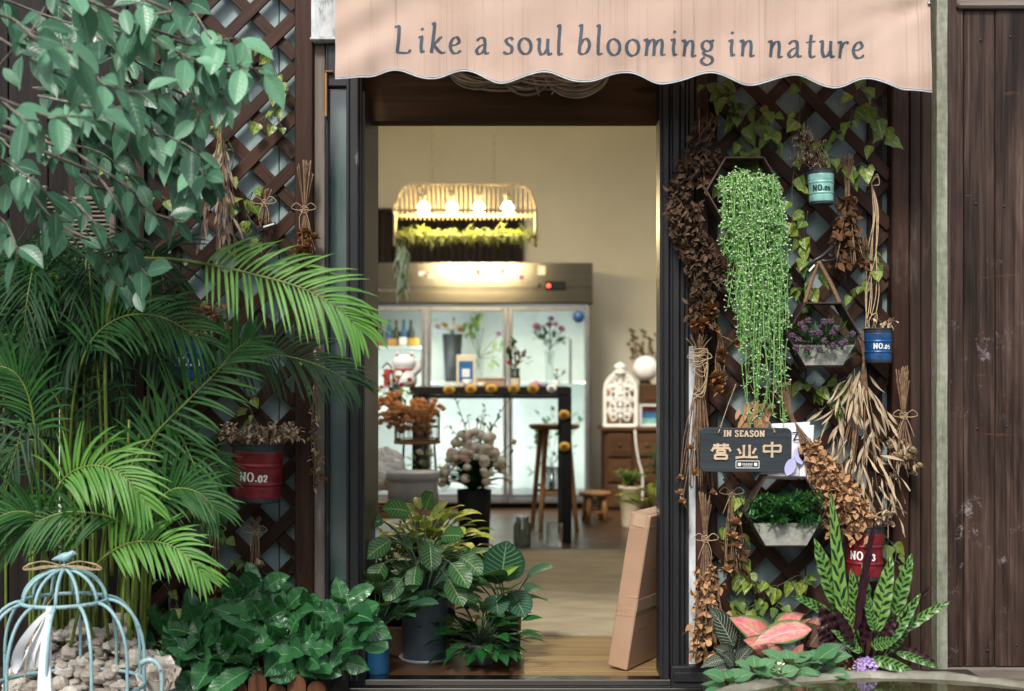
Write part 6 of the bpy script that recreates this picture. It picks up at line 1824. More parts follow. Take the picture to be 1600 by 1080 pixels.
sc_ = [h0, h0 + V((.028, 0, .012)), h0 + V((.055, 0, -.002)), h0 + V((.066, 0, -.035)), h0 + V((.066, 0, -.09)), h0 + V((.056, 0, -.14))]
b.tube(catmull(sc_, 6), [.009 - .00012 * q for q in range(31)], 8)
b.build('handle', M['cagepaint'], cage)
t = thing('bird_figurine', 'small blue metal bird perched on top of the birdcage', 'bird figurine', V((cc.x, BYc, zt2 + .016)))
b = MB()
o = V((cc.x, BYc, zt2 + .034))
ax = [(-.04, -.006, .002), (-.03, -.003, .0055), (-.018, .0, .009), (-.006, .001, .0145), (.006, .003, .0155), (.014, .007, .0125), (.019, .0115, .0098), (.025, .014, .0105), (.031, .0135, .0075), (.0345, .012, .0032), (.042, .0105, .0006)]
b.tube([o + V((x, 0, z)) for x, z, r in ax], [r for x, z, r in ax], 12)
b.build('body', M['cagepaint'], t)
b = MB()
for s_ in (-1, 1): b.ball(o + V((.027, s_ * .0088, .0165)), .0018, 6, 5)
b.build('eye', M['wire'], t)
b = MB(); b.tube([o + V((0, .004, -.012)), o + V((0, .004, -.02))], .0018, 5); b.tube([o + V((0, -.004, -.012)), o + V((0, -.004, -.02))], .0018, 5); b.build('leg', M['cagepaint'], t)
t = thing('raffia_bow', 'thin raffia bow tied round the top of the birdcage', 'bow', V((cc.x, BYc, zt2)))
b = MB(); o = V((cc.x, BYc - .022, zt2 + .012))
for j in range(3):
    for s_ in (-1, 1):
        w = .105 + j * .006
        b.tube(catmull([o, o + V((s_ * w * .5, -.004 * j, .012 + .002 * j)), o + V((s_ * w, 0, .006 - j * .004)), o + V((s_ * w * .95, 0, -.012)), o + V((s_ * w * .5, -.003, -.006 + .003 * j)), o], 6), .0018, 5)
b.tube(catmull([o, o + V((-.014, -.02, -.08)), V((o.x - .03, BYc - .1, zr - .02)), V((o.x - .03, BYc - .24, zs)), V((o.x - .028, BYc - .25, .0))], 6), .0016, 4)
b.build('loop', M['twine'], t)
t = thing('white_ribbon', 'white satin ribbon bow tied to the front of the birdcage', 'ribbon', V((cc.x, BYc - R2 - .02, zr)))
b = MB(); o = V((cc.x + .004, BYc - R2 - .014, zr - .002))
def strip(pts, w, tw0=0, tw1=0):
    p = catmull(pts, 6); prev = None
    for i, q in enumerate(p):
        u = i / (len(p) - 1); ww = w(u)
        a = tw0 + (tw1 - tw0) * u
        s_ = V((math.cos(a), math.sin(a) * .8, .12)) * ww * .5
        cur = (b.vert(q - s_, (0, u)), b.vert(q + s_, (1, u)))
        if prev: b.face([prev[0], prev[1], cur[1], cur[0]], 0, True)
        prev = cur
kk = lambda x, y, d: V((P(x, y, BYc).x, BYc - R2 - .02 - d, Bz(y)))
strip([kk(103, 940, 0), kk(88, 958, .03), kk(72, 985, .05), kk(64, 1012, .05), kk(70, 1026, .055), kk(80, 1014, .075), kk(92, 980, .055), kk(104, 940, .0)], lambda u: .012 + .03 * math.sin(math.pi * u) ** .8, .5, 1.5)
strip([kk(103, 940, .0), kk(98, 965, .03), kk(86, 1000, .06), kk(84, 1022, .06), kk(94, 1012, .05), kk(103, 975, .03), kk(104, 940, 0)], lambda u: .01 + .026 * math.sin(math.pi * u), -.2, 1.1)
strip([kk(104, 940, .0), kk(106, 980, .03), kk(108, 1040, .06), kk(118, 1100, .09)], lambda u: .012 + .04 * u, 0, .5)
strip([kk(104, 940, .0), kk(108, 970, .05), kk(114, 1030, .1), kk(122, 1105, .13)], lambda u: .012 + .035 * u, .6, .1)
b.ball(kk(104, 941, .004), .011, 10, 7, sq=(1, .7, 1.2))
b.build('bow', M['ribbon'], t)
# pebbles and the stone rosette
b = MB()
random.seed(3)
for i in range(360):
    a = rr(0, 1); x = rr(12, 238)
    top = 965 + 26 * abs(math.sin(x * .05)) + (60 if x < 45 else 0) + max(0, x - 190) * .9
    py = rr(top, 1095)
    Y = -.42 - (py - 960) / 1000 * 1.2 + rr(-.05, .06)
    s_ = rr(.014, .032)
    b.ball(P(x, py, Y), s_, 9, 7, sq=(rr(.7, 1.4), rr(.7, 1.1), rr(.5, 1.0)), jit=.16)
b.sm = [False] * len(b.sm)
tag(b.build('pebbles', M['pebble'], None, P(120, 1090, -.5)), 'heap of pale grey pebbles behind the birdcage', 'pebbles', kind='stuff')
b = MB(); b.box((-2.2, -.62, -.12), (X(245, -.5), -.4, .02), ch=.02, axis=0)
tag(b.build('gravel_bed', M['soil'], None, (-1.7, -.5, -.12)), kind='structure')
t = thing('stone_rosette', 'pale grey stone rosette ornament between the birdcage and the green hydrangea', 'ornament', P(246, 1085, -.62))
b = MB(); o = P(248, 1062, -.62)
for i in range(46):
    u = i / 46; az = i * 2.399; el = 1.25 - 1.2 * u
    d = V((math.cos(az) * math.cos(el), -abs(math.sin(el)) * .5 + math.sin(az) * math.cos(el) * .55, math.sin(az) * math.cos(el) * .8 + .25))
    b.leaf(o + d.normalized() * .008, d, .022 + .055 * u, .02 + .05 * u, 'round', up=V((0, -1, .4)), droop=-.2, fold=.22, n=5, cols=4, wav=.08)
b.build('petal', M['pebble'], t)
b = MB(); b.lathe([(.07, -.3), (.06, -.05), (.045, 0), (0, .0)], o, 16); b.build('base', M['stone'], t)
b = MB()
for i in range(26): b.ball(P(93 + 1.5 * math.sin(i), 790 + i * 3.4, -.62), .0045, 8, 6, sq=(1, 1, 1.2))
b.tube([P(93, 640, -.6), P(93, 790, -.62), P(93, 880, -.62)], .0012, 4)
tag(b.build('bead_string', M['white'], None, P(93, 880, -.62)), 'string of small white beads hanging above the birdcage', 'bead string')
# ================================================================ THINGS ON AND BELOW THE RIGHT TRELLIS
random.seed(31)
def hexplanter(label, cx, cy, Rp, Y0, mat, trough=True, dep=.11, rope=None, tilt=0.0):
    k = S(Y0); c = P(cx, cy, Y0); Rm = Rp * k
    t = thing('hexagon_planter', label, 'planter', V((c.x, Y0 + dep / 2, c.z - Rm * .866)))
    rt = R(tilt)
    hv = [V((c.x + Rm * math.cos(math.pi / 3 * i + rt), 0, c.z + Rm * math.sin(math.pi / 3 * i + rt))) for i in range(6)]
    b = MB()
    for i in range(6):
        p, q = hv[i], hv[(i + 1) % 6]
        n = ((p + q) / 2 - V((c.x, 0, c.z))).normalized()
        e = (q - p).normalized() * .0035
        b.bar(V((p.x, Y0 + dep / 2, p.z)) - e, V((q.x, Y0 + dep / 2, q.z)) + e, dep, .006, up=n, ch=.0015)
    b.build('frame', M[mat], t)
    if trough:
        b = MB()
        z0 = c.z - Rm * .866 + .004; z1 = c.z - Rm * .28
        def wid(z): return Rm - (c.z - z) / math.tan(math.pi / 3)
        for yy_, th_ in ((Y0 - .004, .004), (Y0 + dep - .01, .004)):
            w0, w1 = wid(z0), wid(z1)
            fr_ = [V((c.x - w0, yy_, z0)), V((c.x + w0, yy_, z0)), V((c.x + w1, yy_, z1)), V((c.x - w1, yy_, z1))]
            bk = [q + V((0, th_, 0)) for q in fr_]
            b.poly(fr_, r=.3); b.poly(bk[::-1], r=.3)
            for i in range(4): b.poly([fr_[i], bk[i], bk[(i + 1) % 4], fr_[(i + 1) % 4]], r=.3)
        b.build('trough', M['zinc'], t)
        b = MB(); w1 = wid(z1 - .012); b.poly([(c.x - w1, Y0 + .002, z1 - .012), (c.x + w1, Y0 + .002, z1 - .012), (c.x + w1, Y0 + dep - .012, z1 - .012), (c.x - w1, Y0 + dep - .012, z1 - .012)]); b.build('soil', M['soil'], t)
    if rope:
        for (x, y) in ((cx - Rp * .52, cy - Rp * .85), (cx + Rp * .45, cy - Rp * .86)):
            b = MB(); b.tube(catmull([P(rope[0], rope[1], Y0 + .03), P((rope[0] + x) / 2 + (x - rope[0]) * .04, (rope[1] + y) / 2, Y0 + .045), P(x, y, Y0 + .05)], 6), .0075, 8); b.build('rope', M['rope'], t)
    return t
# upper planter with the cascade
hexplanter('brown hexagonal wall planter holding the long trailing green plant', 1164, 298, 60, -.12, 'rustwood', trough=False, dep=.1)
t = thing('trailing_plant', 'long cascading bright green plant with tiny pale buds hanging from the upper hexagon', 'trailing plant', P(1172, 330, -.1))
bs, bl, bb2 = MB(), MB(), MB()
BUN = [(rr(-1, 1), rr(0, 1), random.random()) for _ in range(34)]
for i in range(125):
    bu = BUN[i % 34]
    x0 = 1164 + bu[0] * 44 + rr(-6, 6); y0 = 296 + 14 * bu[0] ** 2 + rr(-10, 12)
    long_ = bu[2]
    yb = (390 + 150 * bu[1] if long_ < .5 else 500 + 165 * bu[1]) + rr(-40, 14)
    u = (yb - 300) / 370
    xb = 1171 + bu[0] * 45 * (1 - .25 * u) + 22 * u + rr(-7, 7)
    if random.random() < .1: xb += rr(-18, 18)
    Yd = -.17 - rr(.0, .09) + .05 * u
    wg = [rr(-7, 7) for _ in range(3)]
    pts = catmull([P(x0, y0, -.13), P(x0 + (xb - x0) * .3 + rr(-4, 4), y0 - rr(2, 26), Yd), P(x0 + (xb - x0) * .7 + wg[0], y0 + 40, Yd - .01), P(xb + wg[1], y0 + (yb - y0) * .45, Yd - rr(-.01, .02)), P(xb + wg[2], y0 + (yb - y0) * .75, Yd), P(xb + rr(-9, 9), yb, Yd + .01)], 7)
    bs.tube(pts, .0016, 4, r=random.random())
    r_ = random.random()
    for q in pts[3:]:
        for j in range(1 if random.random() < .75 else 2):
            d = V((rr(-1, 1), rr(-1, .4), rr(-1.1, .5)))
            bl.tiny(q + rv(.004), d, rr(.012, .026), rr(.004, .0075), r=min(1, max(0, r_ + rr(-.3, .3))), up=V((0, -1, .3)))
        if random.random() < .45:
            e = q + V((rr(-1, 1), rr(-1, .3), rr(-.6, .6))) * .018
            bs.tube([q, e], .0009, 3); bb2.ball(e, rr(.0024, .004), 6, 4, sq=(1, 1, .9))
bs.build('stem', M['cascstem'], t); bl.build('foliage', M['casc'], t); bb2.build('bud', M['bud'], t)
# middle planter with purple flowers
hexplanter('hexagonal planter with galvanised trough of purple flowers hung on rope', 1287, 523, 57, -.17, 'rust', rope=(1279, 408))
t = thing('flowering_plant', 'spiky dark green plant with round purple flower heads in the middle hexagon', 'flowering plant', P(1290, 548, -.12))
bl, bs = MB(), MB()
root = P(1290, 552, -.12)
for i in range(260):
    e = P(rr(1238, 1340), rr(498, 560), rr(-.21, -.08)); 
    q0 = root.lerp(e, .35) + rv(.02)
    bl.leaf(e.lerp(q0, .35), (e - q0).normalized() + rv(.5), rr(.03, .055), .006, 'lance', n=3, cols=2, droop=.4)
for x, y in ((705, 210), (740, 195), (820, 200), (850, 200), (760, 258), (790, 255), (810, 228), (860, 255), (690, 290), (820, 295), (860, 320), (925, 300), (735, 333), (795, 337), (680, 330), (880, 230), (660, 270), (960, 262), (905, 312), (720, 235)):
    c = P(1030 + x / 3.177, 440 + y / 3.177, -.215 + rr(-.02, .02))
    bs.tube([root, root.lerp(c, .6) + Z * .01, c], .0014, 4)
    bf = MB(); bf.ball(c, .009, 8, 6)
    for j in range(34):
        d = rv(1).normalized(); bf.ball(c + d * .0105, .0034, 5, 4)
    bf.build('bloom', M['lav'], t)
    for j in range(5): bl.leaf(c, V((rr(-1, 1), .3, rr(-1, .2))), .03, .005, 'lance', n=3, cols=2)
bl.build('foliage', M['turf'], t); bs.build('stem', M['vine'], t)
# lower planter
hexplanter('hexagonal planter with galvanised trough of small leafed greenery below the open sign', 1228, 800, 62, -.18, 'rust')
t = thing('green_plant', 'bushy small leafed green plant in the lower hexagon planter', 'plant', P(1228, 835, -.12))
bl, bs = MB(), MB(); root = P(1228, 832, -.12)
for i in range(120):
    e = P(rr(1165, 1288), rr(770, 822) + 0, rr(-.24, -.08)); e.z -= ((e.x - root.x) / .14) ** 2 * .02
    pts = catmull([root + V((rr(-.07, .07), 0, .0)), root.lerp(e, .6) + Z * .02, e], 4); bs.tube(pts, .0013, 4)
    for q in pts[4:]:
        for j in range(4): bl.leaf(q, V((rr(-1, 1), rr(-1, .4), rr(-.2, 1))), rr(.022, .036), .0085, 'lance', n=3, cols=2, droop=.3)
bl.build('foliage', M['turf'], t); bs.build('stem', M['vine'], t)
t = thing('clip', 'black cable clip with white lettered tag fixing the rope to the trellis', 'clip', P(1280, 405, -.1))
b = MB()
b.tube(catmull([P(1262, 418, -.13), P(1272, 408, -.14), P(1285, 400, -.14), P(1298, 388, -.12), P(1304, 384, -.1)], 4), .0075, 8)
b.tube(catmull([P(1278, 406, -.13), P(1292, 408, -.14), P(1306, 404, -.12)], 4), .006, 8); b.bar(P(1262, 426, -.135), P(1278, 408, -.135), .012, .02, up=V((0, 1, 0)))
b.build('body', M['wire'], t)
b = MB(); b.bar(P(1264, 424, -.147), P(1273, 414, -.147), .006, .002, up=V((0, 1, 0)), ch=.0005); b.build('marking', M['white'], t)

# tins
t, c, r = tin('small mint green tin lettered NO.05 holding dried grass high on the right trellis', 1283.5, 267, 320, 40, -.12, 'tin_teal', 'NO.05', 'black', -1, tpy=300, tw=27, pd=.04)
bl, bs = MB(), MB()
for i, (x, y) in enumerate(((1252, 205), (1248, 225), (1262, 218), (1264, 240), (1244, 250), (1255, 245), (1285, 250), (1282, 232), (1272, 255))):
    e = P(x, y, -.12); pts = catmull([c, c.lerp(e, .6) + Z * .01, e], 5); bs.tube(pts, .0014, 4)
    for j in range(46): q = e + rv(.5) * .045; bl.leaf(q, rv(1) + Z * .5, .016, .005, 'lance', n=2, cols=2)
bl.build('foliage', M['dry'], t); bs.build('stem', M['drystem'], t)
t, c, r = tin('small blue tin lettered NO.05 by the right trellis post', 1372, 515, 567, 43, -.12, 'tin_blue', 'NO.05', 'white', 0, tpy=545.5, tw=26, pd=.3)
dried_top(t, c, r, 10, .06, .04, 'dry')
t, c, r = tin('red ribbed tin lettered NO.03 above the patterned plant', 1350, 822, 905, 58, -.11, 'tin_red', 'NO.03', 'white', 1, tpy=872, tw=40, pd=-.1)
dried_top(t, c + V((.03, 0, 0)), r, 14, .1, .07, 'dry')

# ivy
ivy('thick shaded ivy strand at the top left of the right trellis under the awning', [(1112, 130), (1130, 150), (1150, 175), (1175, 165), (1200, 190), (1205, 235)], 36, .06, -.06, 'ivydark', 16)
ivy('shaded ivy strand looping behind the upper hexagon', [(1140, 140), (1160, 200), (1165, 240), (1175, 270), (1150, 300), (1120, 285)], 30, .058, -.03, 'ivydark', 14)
ivy('long thin ivy strand hanging left of the mint tin', [(1250, 120), (1249, 190), (1240, 270), (1238, 320), (1250, 370), (1262, 395), (1245, 410)], 18, .055, -.07)
ivy('bright ivy strand at the top right corner of the right trellis', [(1352, 118), (1345, 140), (1340, 160), (1375, 185), (1383, 210), (1365, 225)], 15, .062, -.08)
ivy('bright variegated ivy strand running down from the awning to the mint tin', [(1332, 175), (1325, 195), (1300, 215), (1283, 235), (1310, 250), (1325, 265), (1345, 255), (1355, 262)], 18, .06, -.09)
ivy('ivy strand under the mint tin ending in pale leaves', [(1262, 330), (1258, 360), (1255, 395), (1275, 420), (1262, 450), (1240, 450)], 15, .055, -.07)
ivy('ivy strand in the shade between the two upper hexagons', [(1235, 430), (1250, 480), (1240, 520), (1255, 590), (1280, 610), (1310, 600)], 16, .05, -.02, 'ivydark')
ivy('ivy strand with pale leaves beside the raffia strands', [(1345, 370), (1360, 395), (1365, 415), (1350, 440), (1330, 455)], 14, .045, -.05)
ivy('ivy strand below the purple flower planter', [(1262, 600), (1285, 612), (1310, 595), (1330, 590), (1325, 620), (1280, 640)], 18, .055, -.04)
ivy('ivy strand low on the right trellis with yellow green leaves', [(1150, 860), (1165, 890), (1160, 905), (1190, 910), (1215, 915), (1245, 900), (1262, 905)], 26, .055, -.05)
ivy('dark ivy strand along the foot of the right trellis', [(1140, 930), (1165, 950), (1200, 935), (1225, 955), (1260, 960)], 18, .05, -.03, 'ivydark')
ivy('short ivy strand right of the red NO.03 tin', [(1375, 830), (1390, 845), (1400, 860), (1398, 880)], 8, .05, -.05, 'ivydark')
ivy('single ivy strand beside the lower hexagon', [(1150, 770), (1160, 790), (1135, 810), (1145, 835), (1160, 830)], 9, .05, -.06)

# dried garland and bunches
t = thing('dried_garland', 'thick dark brown garland of withered leaves hanging down the right door jamb', 'garland', P(1095, 500, -.1))
b, bs = MB(), MB()
GL = [[(1108, 190), (1092, 215), (1074, 255), (1058, 300), (1055, 340), (1068, 375), (1082, 400)], [(1095, 230), (1072, 280), (1062, 320), (1075, 360), (1095, 395), (1102, 430), (1096, 470), (1100, 505)], [(1085, 330), (1090, 370), (1110, 400), (1125, 425), (1108, 450), (1105, 500)], [(1105, 240), (1100, 262), (1102, 285)], [(1075, 260), (1062, 300), (1058, 350), (1085, 390), (1092, 440), (1086, 490)], [(1070, 300), (1080, 345), (1092, 385), (1086, 430), (1100, 480)]]
for g_ in GL:
    p3 = catmull([P(x + rr(-3, 3), y, -.09) for x, y in g_], 8); bs.tube(p3, .003, 5)
    for q in p3:
        for j in range(6):
            e = q + V((rr(-1, 1), rr(-.8, .5), rr(-1, 1))) * .027
            b.leaf(e, rv(1) - Z * .3, rr(.02, .045), rr(.012, .024), 'ovate', up=rv(1), n=3, cols=2, droop=rr(-1, 1.2), fold=rr(0, .4))
for i in range(7): bs.tube([P(1098 + rr(-6, 6), 235, -.09), P(1105 + rr(-16, 14), 168 + rr(0, 30), -.1)], .0016, 4)
b.build('foliage', M['drydark'], t); bs.build('stem', M['drystem'], t)
def rosegroup(label, pts, mat, r, Y=-.1, stemto=None, n=11):
    q0 = P(pts[0][0], pts[0][1], Y)
    t = thing('dried_rose_sprig', label, 'dried flowers', q0)
    b, bs = MB(), MB()
    for x, y in pts:
        c = P(x, y, Y + rr(-.015, .015)); rose(b, c, r * rr(.85, 1.15), n=n)
        for j in range(3): b.leaf(c, rv(1) + Z * .3, r * 1.6, r * .7, 'ovate', n=4, cols=2, droop=rr(-.5, 1))
        if stemto: e = P(stemto[0] + rr(-5, 5), stemto[1] + rr(-8, 8), -.07); bs.tube(catmull([c, c.lerp(e, .5) + V((rr(-.02, .02), 0, 0)), e], 4), .0018, 4)
    b.build('blossom', M[mat], t)
    if stemto: bs.build('stem', M['drystem'], t)
rosegroup('cluster of amber dried rosebuds at the lower end of the dark garland', [(1084, 508), (1096, 510), (1099, 505), (1117, 514), (1104, 490), (1114, 495), (1094, 484), (1110, 483)], 'dryorange', .024, stemto=(1100, 420))
rosegroup('amber dried roses halfway down the right jamb beside the raffia', [(1118, 590), (1126, 600), (1116, 602), (1130, 590), (1124, 612), (1150, 538), (1128, 552), (1124, 565)], 'dryorange', .022, stemto=(1125, 520))
rosegroup('small loose dried rosebuds left of the open sign', [(1063, 748), (1066, 785), (1085, 742), (1080, 702), (1062, 772), (1114, 772)], 'dryhop', .017, -.1, (1092, 600))
t = bunch('raffia bound bundle of thin twigs beside the open sign', 1092, 525, 560, 780, -.08, 40, 46, 'curl', nst=22, nh=8, size=.02, mat='drybrown')
b = MB()
for i in range(7):
    y = 545 + i * 4.5; b.tube(catmull([P(1078, y + rr(-3, 3), -.09), P(1092, y + rr(-3, 3), -.11), P(1106, y + rr(-4, 4), -.09), P(1100, y + 40 + rr(-9, 20), -.1), P(1082, y + rr(20, 80), -.1)], 4), .0018, 4)
b.build('raffia_wrap', M['twine'], t)
bunch('tan dried leaf bunch tied with twine at the lower left of the right trellis', 1102, 770, 842, 1035, -.1, 22, 66, 'curl', nst=26, nh=230, size=.034, mat='dryhop', zone=(.25, 1.0), lean=6, lw=.5)
bunch('brown dried rose bunch hanging beside the lower hexagon', 1142, 742, 770, 905, -.08, 26, 40, 'curl', nst=18, nh=42, size=.034, mat='drybrown', zone=(.5, 1), lean=6)
rosegroup('three curled tan roses on the bunch beside the lower hexagon', [(1146, 840), (1150, 855), (1137, 892), (1150, 818)], 'dryhop', .022, -.11, (1143, 780))
bunch('dark brown withered bunch hanging right of the mint tin', 1324, 245, 300, 425, -.09, 22, 66, 'curl', nst=26, nh=260, size=.034, mat='drybrown', zone=(.1, 1), lw=.5, bow=False)
t = thing('raffia_strands', 'long pale raffia strands tied in a bow near the right trellis post', 'raffia', P(1352, 525, -.08))
b = MB()
for i in range(6):
    x1 = rr(1345, 1362); b.tube(catmull([P(1361, 285, -.07), P(1372 + rr(-8, 2), 330, -.08), P(1366 + rr(-12, 6), 400, -.085), P(1360 + rr(-8, 14), 460, -.09), P(x1, rr(490, 528), -.1)], 6), .0019, 5)
for s_ in (-1, 1):
    for j in range(2): b.tube(catmull([P(1361, 287, -.08), P(1361 + s_ * 9, 276 - j * 4, -.095), P(1361 + s_ * 13, 288, -.09), P(1361 + s_ * 3, 290, -.085)], 5), .0018, 5)
b.tube(catmull([P(1345, 520, -.09), P(1366, 515, -.1), P(1370, 490, -.1), P(1358, 500, -.1), P(1362, 530, -.1)], 6), .0018, 5)
b.build('strand', M['twine'], t)
t = bunch('large bunch of long curling tan leaves hanging below the blue tin', 1350, 520, 580, 790, -.1, 24, 130, 'strap', nst=18, nh=16, size=.09, mat='dry', zone=(.05, .8), lean=-14, lw=.14, bow=False, droop=.7)
b = MB()
for i in range(125):
    v = rr(0, 1) ** .7; y = 575 + 215 * v
    hw = 14 + 62 * math.sin(min(1, v * 1.7) * math.pi / 2) * (1 - .25 * v)
    u = rr(-1, 1); x = 1344 - 6 * v + u * hw
    d = V((u * .55 + rr(-.55, .55), rr(-.35, .15), -1))
    b.leaf(P(x, y, -.09 - .09 * rr(0, 1) * (1 - abs(u))), d, rr(.07, .16), rr(.006, .013), 'lance', up=V((rr(-1, 1), -1, rr(-.4, .4))), n=8, cols=2, droop=rr(-1.3, 1.5), fold=rr(.05, .3), tw=rr(-1.2, 1.2), wav=.4, wf=rr(5, 11))
b.build('curled_leaf', M['dry'], t)
bunch('tan rose bunch with upright stalks on the right trellis post', 1412, 578, 650, 735, -.1, 26, 52, 'rose', nst=22, nh=17, size=.022, mat='dry', zone=(.6, 1))
rosegroup('pair of loose pale dried roses below the tan rose bunch', [(1428, 742), (1396, 748), (1385, 808), (1392, 822)], 'dry', .019, -.1, (1400, 690))
bunch('thick amber bunch of papery hop bracts leaning behind the leaflets', 1238, 600, 655, 838, -.15, 34, 70, 'curl', nst=30, nh=850, size=.033, mat='dryhop', zone=(.25, 1), lean=92, lw=.55, bow=False)
t = thing('dried_sprig', 'fan of papery tan bracts showing between the trailing plant and the sign', 'dried flowers', P(1175, 655, -.09))
b = MB()
for i in range(40): b.leaf(P(rr(1155, 1205), rr(625, 660), -.1), V((rr(-.6, .6), -.3, -1)), rr(.03, .05), .016, 'oval', up=V((rr(-.5, .5), -1, 0)), n=4, cols=2)
b.build('foliage', M['dryhop'], t)

# ---- open sign
SY = -.17; k = S(SY); sc0 = P(1165, 703, SY)
sg = thing('open_sign', 'charcoal wooden sign reading IN SEASON above raised Chinese characters', 'sign', P(1165, 740, SY))
yaw = R(-6); sxv = V((math.cos(yaw), -math.sin(yaw) * 1.0, -.012)); szv = V((.012, -.03, 1)).normalized(); snv = V((math.sin(yaw) * -1.0, -1, -.03)).normalized()
def sp(u, v, h=0.0): return sc0 + sxv * u * k + szv * v * k + snv * (h + .006)
hw_, hh_, rc = 73, 34.5, 9
ol = []
for cx_, cz_, a0 in ((hw_ - rc, hh_ - rc, 0), (-hw_ + rc, hh_ - rc, 90), (-hw_ + rc, -hh_ + rc, 180), (hw_ - rc, -hh_ + rc, 270)):
    for q in range(7): ol.append((cx_ + rc * math.cos(R(a0 + q * 15)), cz_ + rc * math.sin(R(a0 + q * 15))))
b = MB()
fo = [b.vert(sp(u, v, 0), (u * k, v * k), .3) for u, v in ol]; bo = [b.vert(sp(u, v, -.014), (u * k, v * k), .3) for u, v in ol]
fi = [b.vert(sp(u * .992, v * .985, .0016), (u * k, v * k), .3) for u, v in ol]
b.face(fi); b.face(bo[::-1])
for i in range(len(ol)):
    j = (i + 1) % len(ol); b.face([fo[i], fi[i], fi[j], fo[j]]); b.face([bo[i], fo[i], fo[j], bo[j]])
b.build('board', M['signwood'], sg)
b = MB()
pen_text(b, 'IN SEASON', SER, lambda u, v, h: sp(-37 + u, 21 + v, h), 66, .26, .15, 0.0, n=6, hgt=9.5, lift=.0045, track=.1, solid=.0028)
b.build('lettering', M['signletter'], sg)
b = MB()
def hanzi(strokes, x, z, w, h):
    for n_, st in enumerate(strokes):
        pts = catmull([V((p[0], p[1], 0)) for p in st], 5) if len(st) > 2 else [V((st[0][0], st[0][1], 0)).lerp(V((st[1][0], st[1][1], 0)), q / 5) for q in range(6)]
        up = []
        for i, p in enumerate(pts):
            a_ = pts[max(i - 1, 0)]; c_ = pts[min(i + 1, len(pts) - 1)]; tg = (c_ - a_); tx, tz_ = tg.x * w, tg.y * h; L = math.hypot(tx, tz_) or 1
            u = i / (len(pts) - 1); hw = 1.5 * (1 + .45 * abs(2 * u - 1) ** 2) * (1.0 if abs(tz_) > abs(tx) else .92)
            nx, nz = -tz_ / L * hw, tx / L * hw
            lift = .0048 + n_ * .00012
            X0, Z0 = x + p.x * w, z + p.y * h
            up.append((b.vert(sp(X0 + nx, Z0 + nz, lift), (0, 0), .4), b.vert(sp(X0 - nx, Z0 - nz, lift), (0, 0), .4), b.vert(sp(X0 + nx, Z0 + nz, .0017), (0, 0), .4), b.vert(sp(X0 - nx, Z0 - nz, .0017), (0, 0), .4)))
        for a_, c_ in zip(up, up[1:]):
            b.face([a_[0], a_[1], c_[1], c_[0]]); b.face([a_[0], c_[0], c_[2], a_[2]]); b.face([a_[1], a_[3], c_[3], c_[1]])
        b.face([up[0][0], up[0][2], up[0][3], up[0][1]]); b.face([up[-1][0], up[-1][1], up[-1][3], up[-1][2]])
YING = [[(.1, .87), (.9, .89)], [(.34, 1.0), (.33, .77)], [(.66, 1.0), (.67, .77)], [(.12, .72), (.03, .5)], [(.12, .7), (.9, .71)], [(.9, .71), (.99, .5)],
        [(.3, .58), (.3, .38)], [(.3, .58), (.7, .58)], [(.7, .58), (.7, .38)], [(.3, .4), (.7, .4)],
        [(.2, .26), (.2, .0)], [(.2, .26), (.8, .26)], [(.8, .26), (.8, .0)], [(.2, .02), (.8, .02)], [(.5, .4), (.46, .26)]]
YE = [[(.37, .95), (.37, .12)], [(.63, .97), (.63, .12)], [(.1, .68), (.17, .52), (.22, .32)], [(.92, .72), (.84, .52), (.78, .34)], [(.0, .04), (.3, .09), (.7, .08), (1.0, .1)]]
ZHONG = [[(.08, .74), (.1, .34)], [(.08, .74), (.94, .76)], [(.94, .76), (.92, .36)], [(.1, .37), (.92, .38)], [(.5, 1.0), (.51, -.02)]]
hanzi(YING, -56, -14, 31, 24); hanzi(YE, -17, -13, 35, 22); hanzi(ZHONG, 25, -11, 32, 24)
b.build('character', M['signletter'], sg)
b = MB()
q = [(-16, -28), (21, -28), (21, -17), (-16, -17)]
for (u0, v0), (u1, v1) in zip(q, q[1:] + q[:1]): b.bar(sp(u0, v0, .002), sp(u1, v1, .002), .0022, .001, up=snv, ch=.0002)
for u0, u1, v0, v1 in ((-13, -8, -25, -20), (13, 18, -25, -20)):
    b.bar(sp((u0 + u1) / 2, v0, .0022), sp((u0 + u1) / 2, v1, .0022), 5 * k, .001, up=snv, ch=.0002)
for i in range(6): b.bar(sp(-6 + i * 2.9, -22, .0022), sp(-4.4 + i * 2.9, -22, .0022), .005, .001, up=snv, ch=.0002)
b.bar(sp(-5, -25, .0022), sp(10, -25, .0022), .0018, .001, up=snv, ch=.0002)
b.build('label', M['white'], sg)
b = MB()
for (u, v), (px, py) in (((-45, 30), (1150, 600)), ((43, 31), (1172, 600))):
    b.tube(catmull([sp(u, v - 2, .003), sp(u + 1, v, .006), P((px + 1165 + u) / 2, 640, -.12), P(px, py, -.06)], 5), .0014, 5)
b.build('cord', M['twine'], sg)
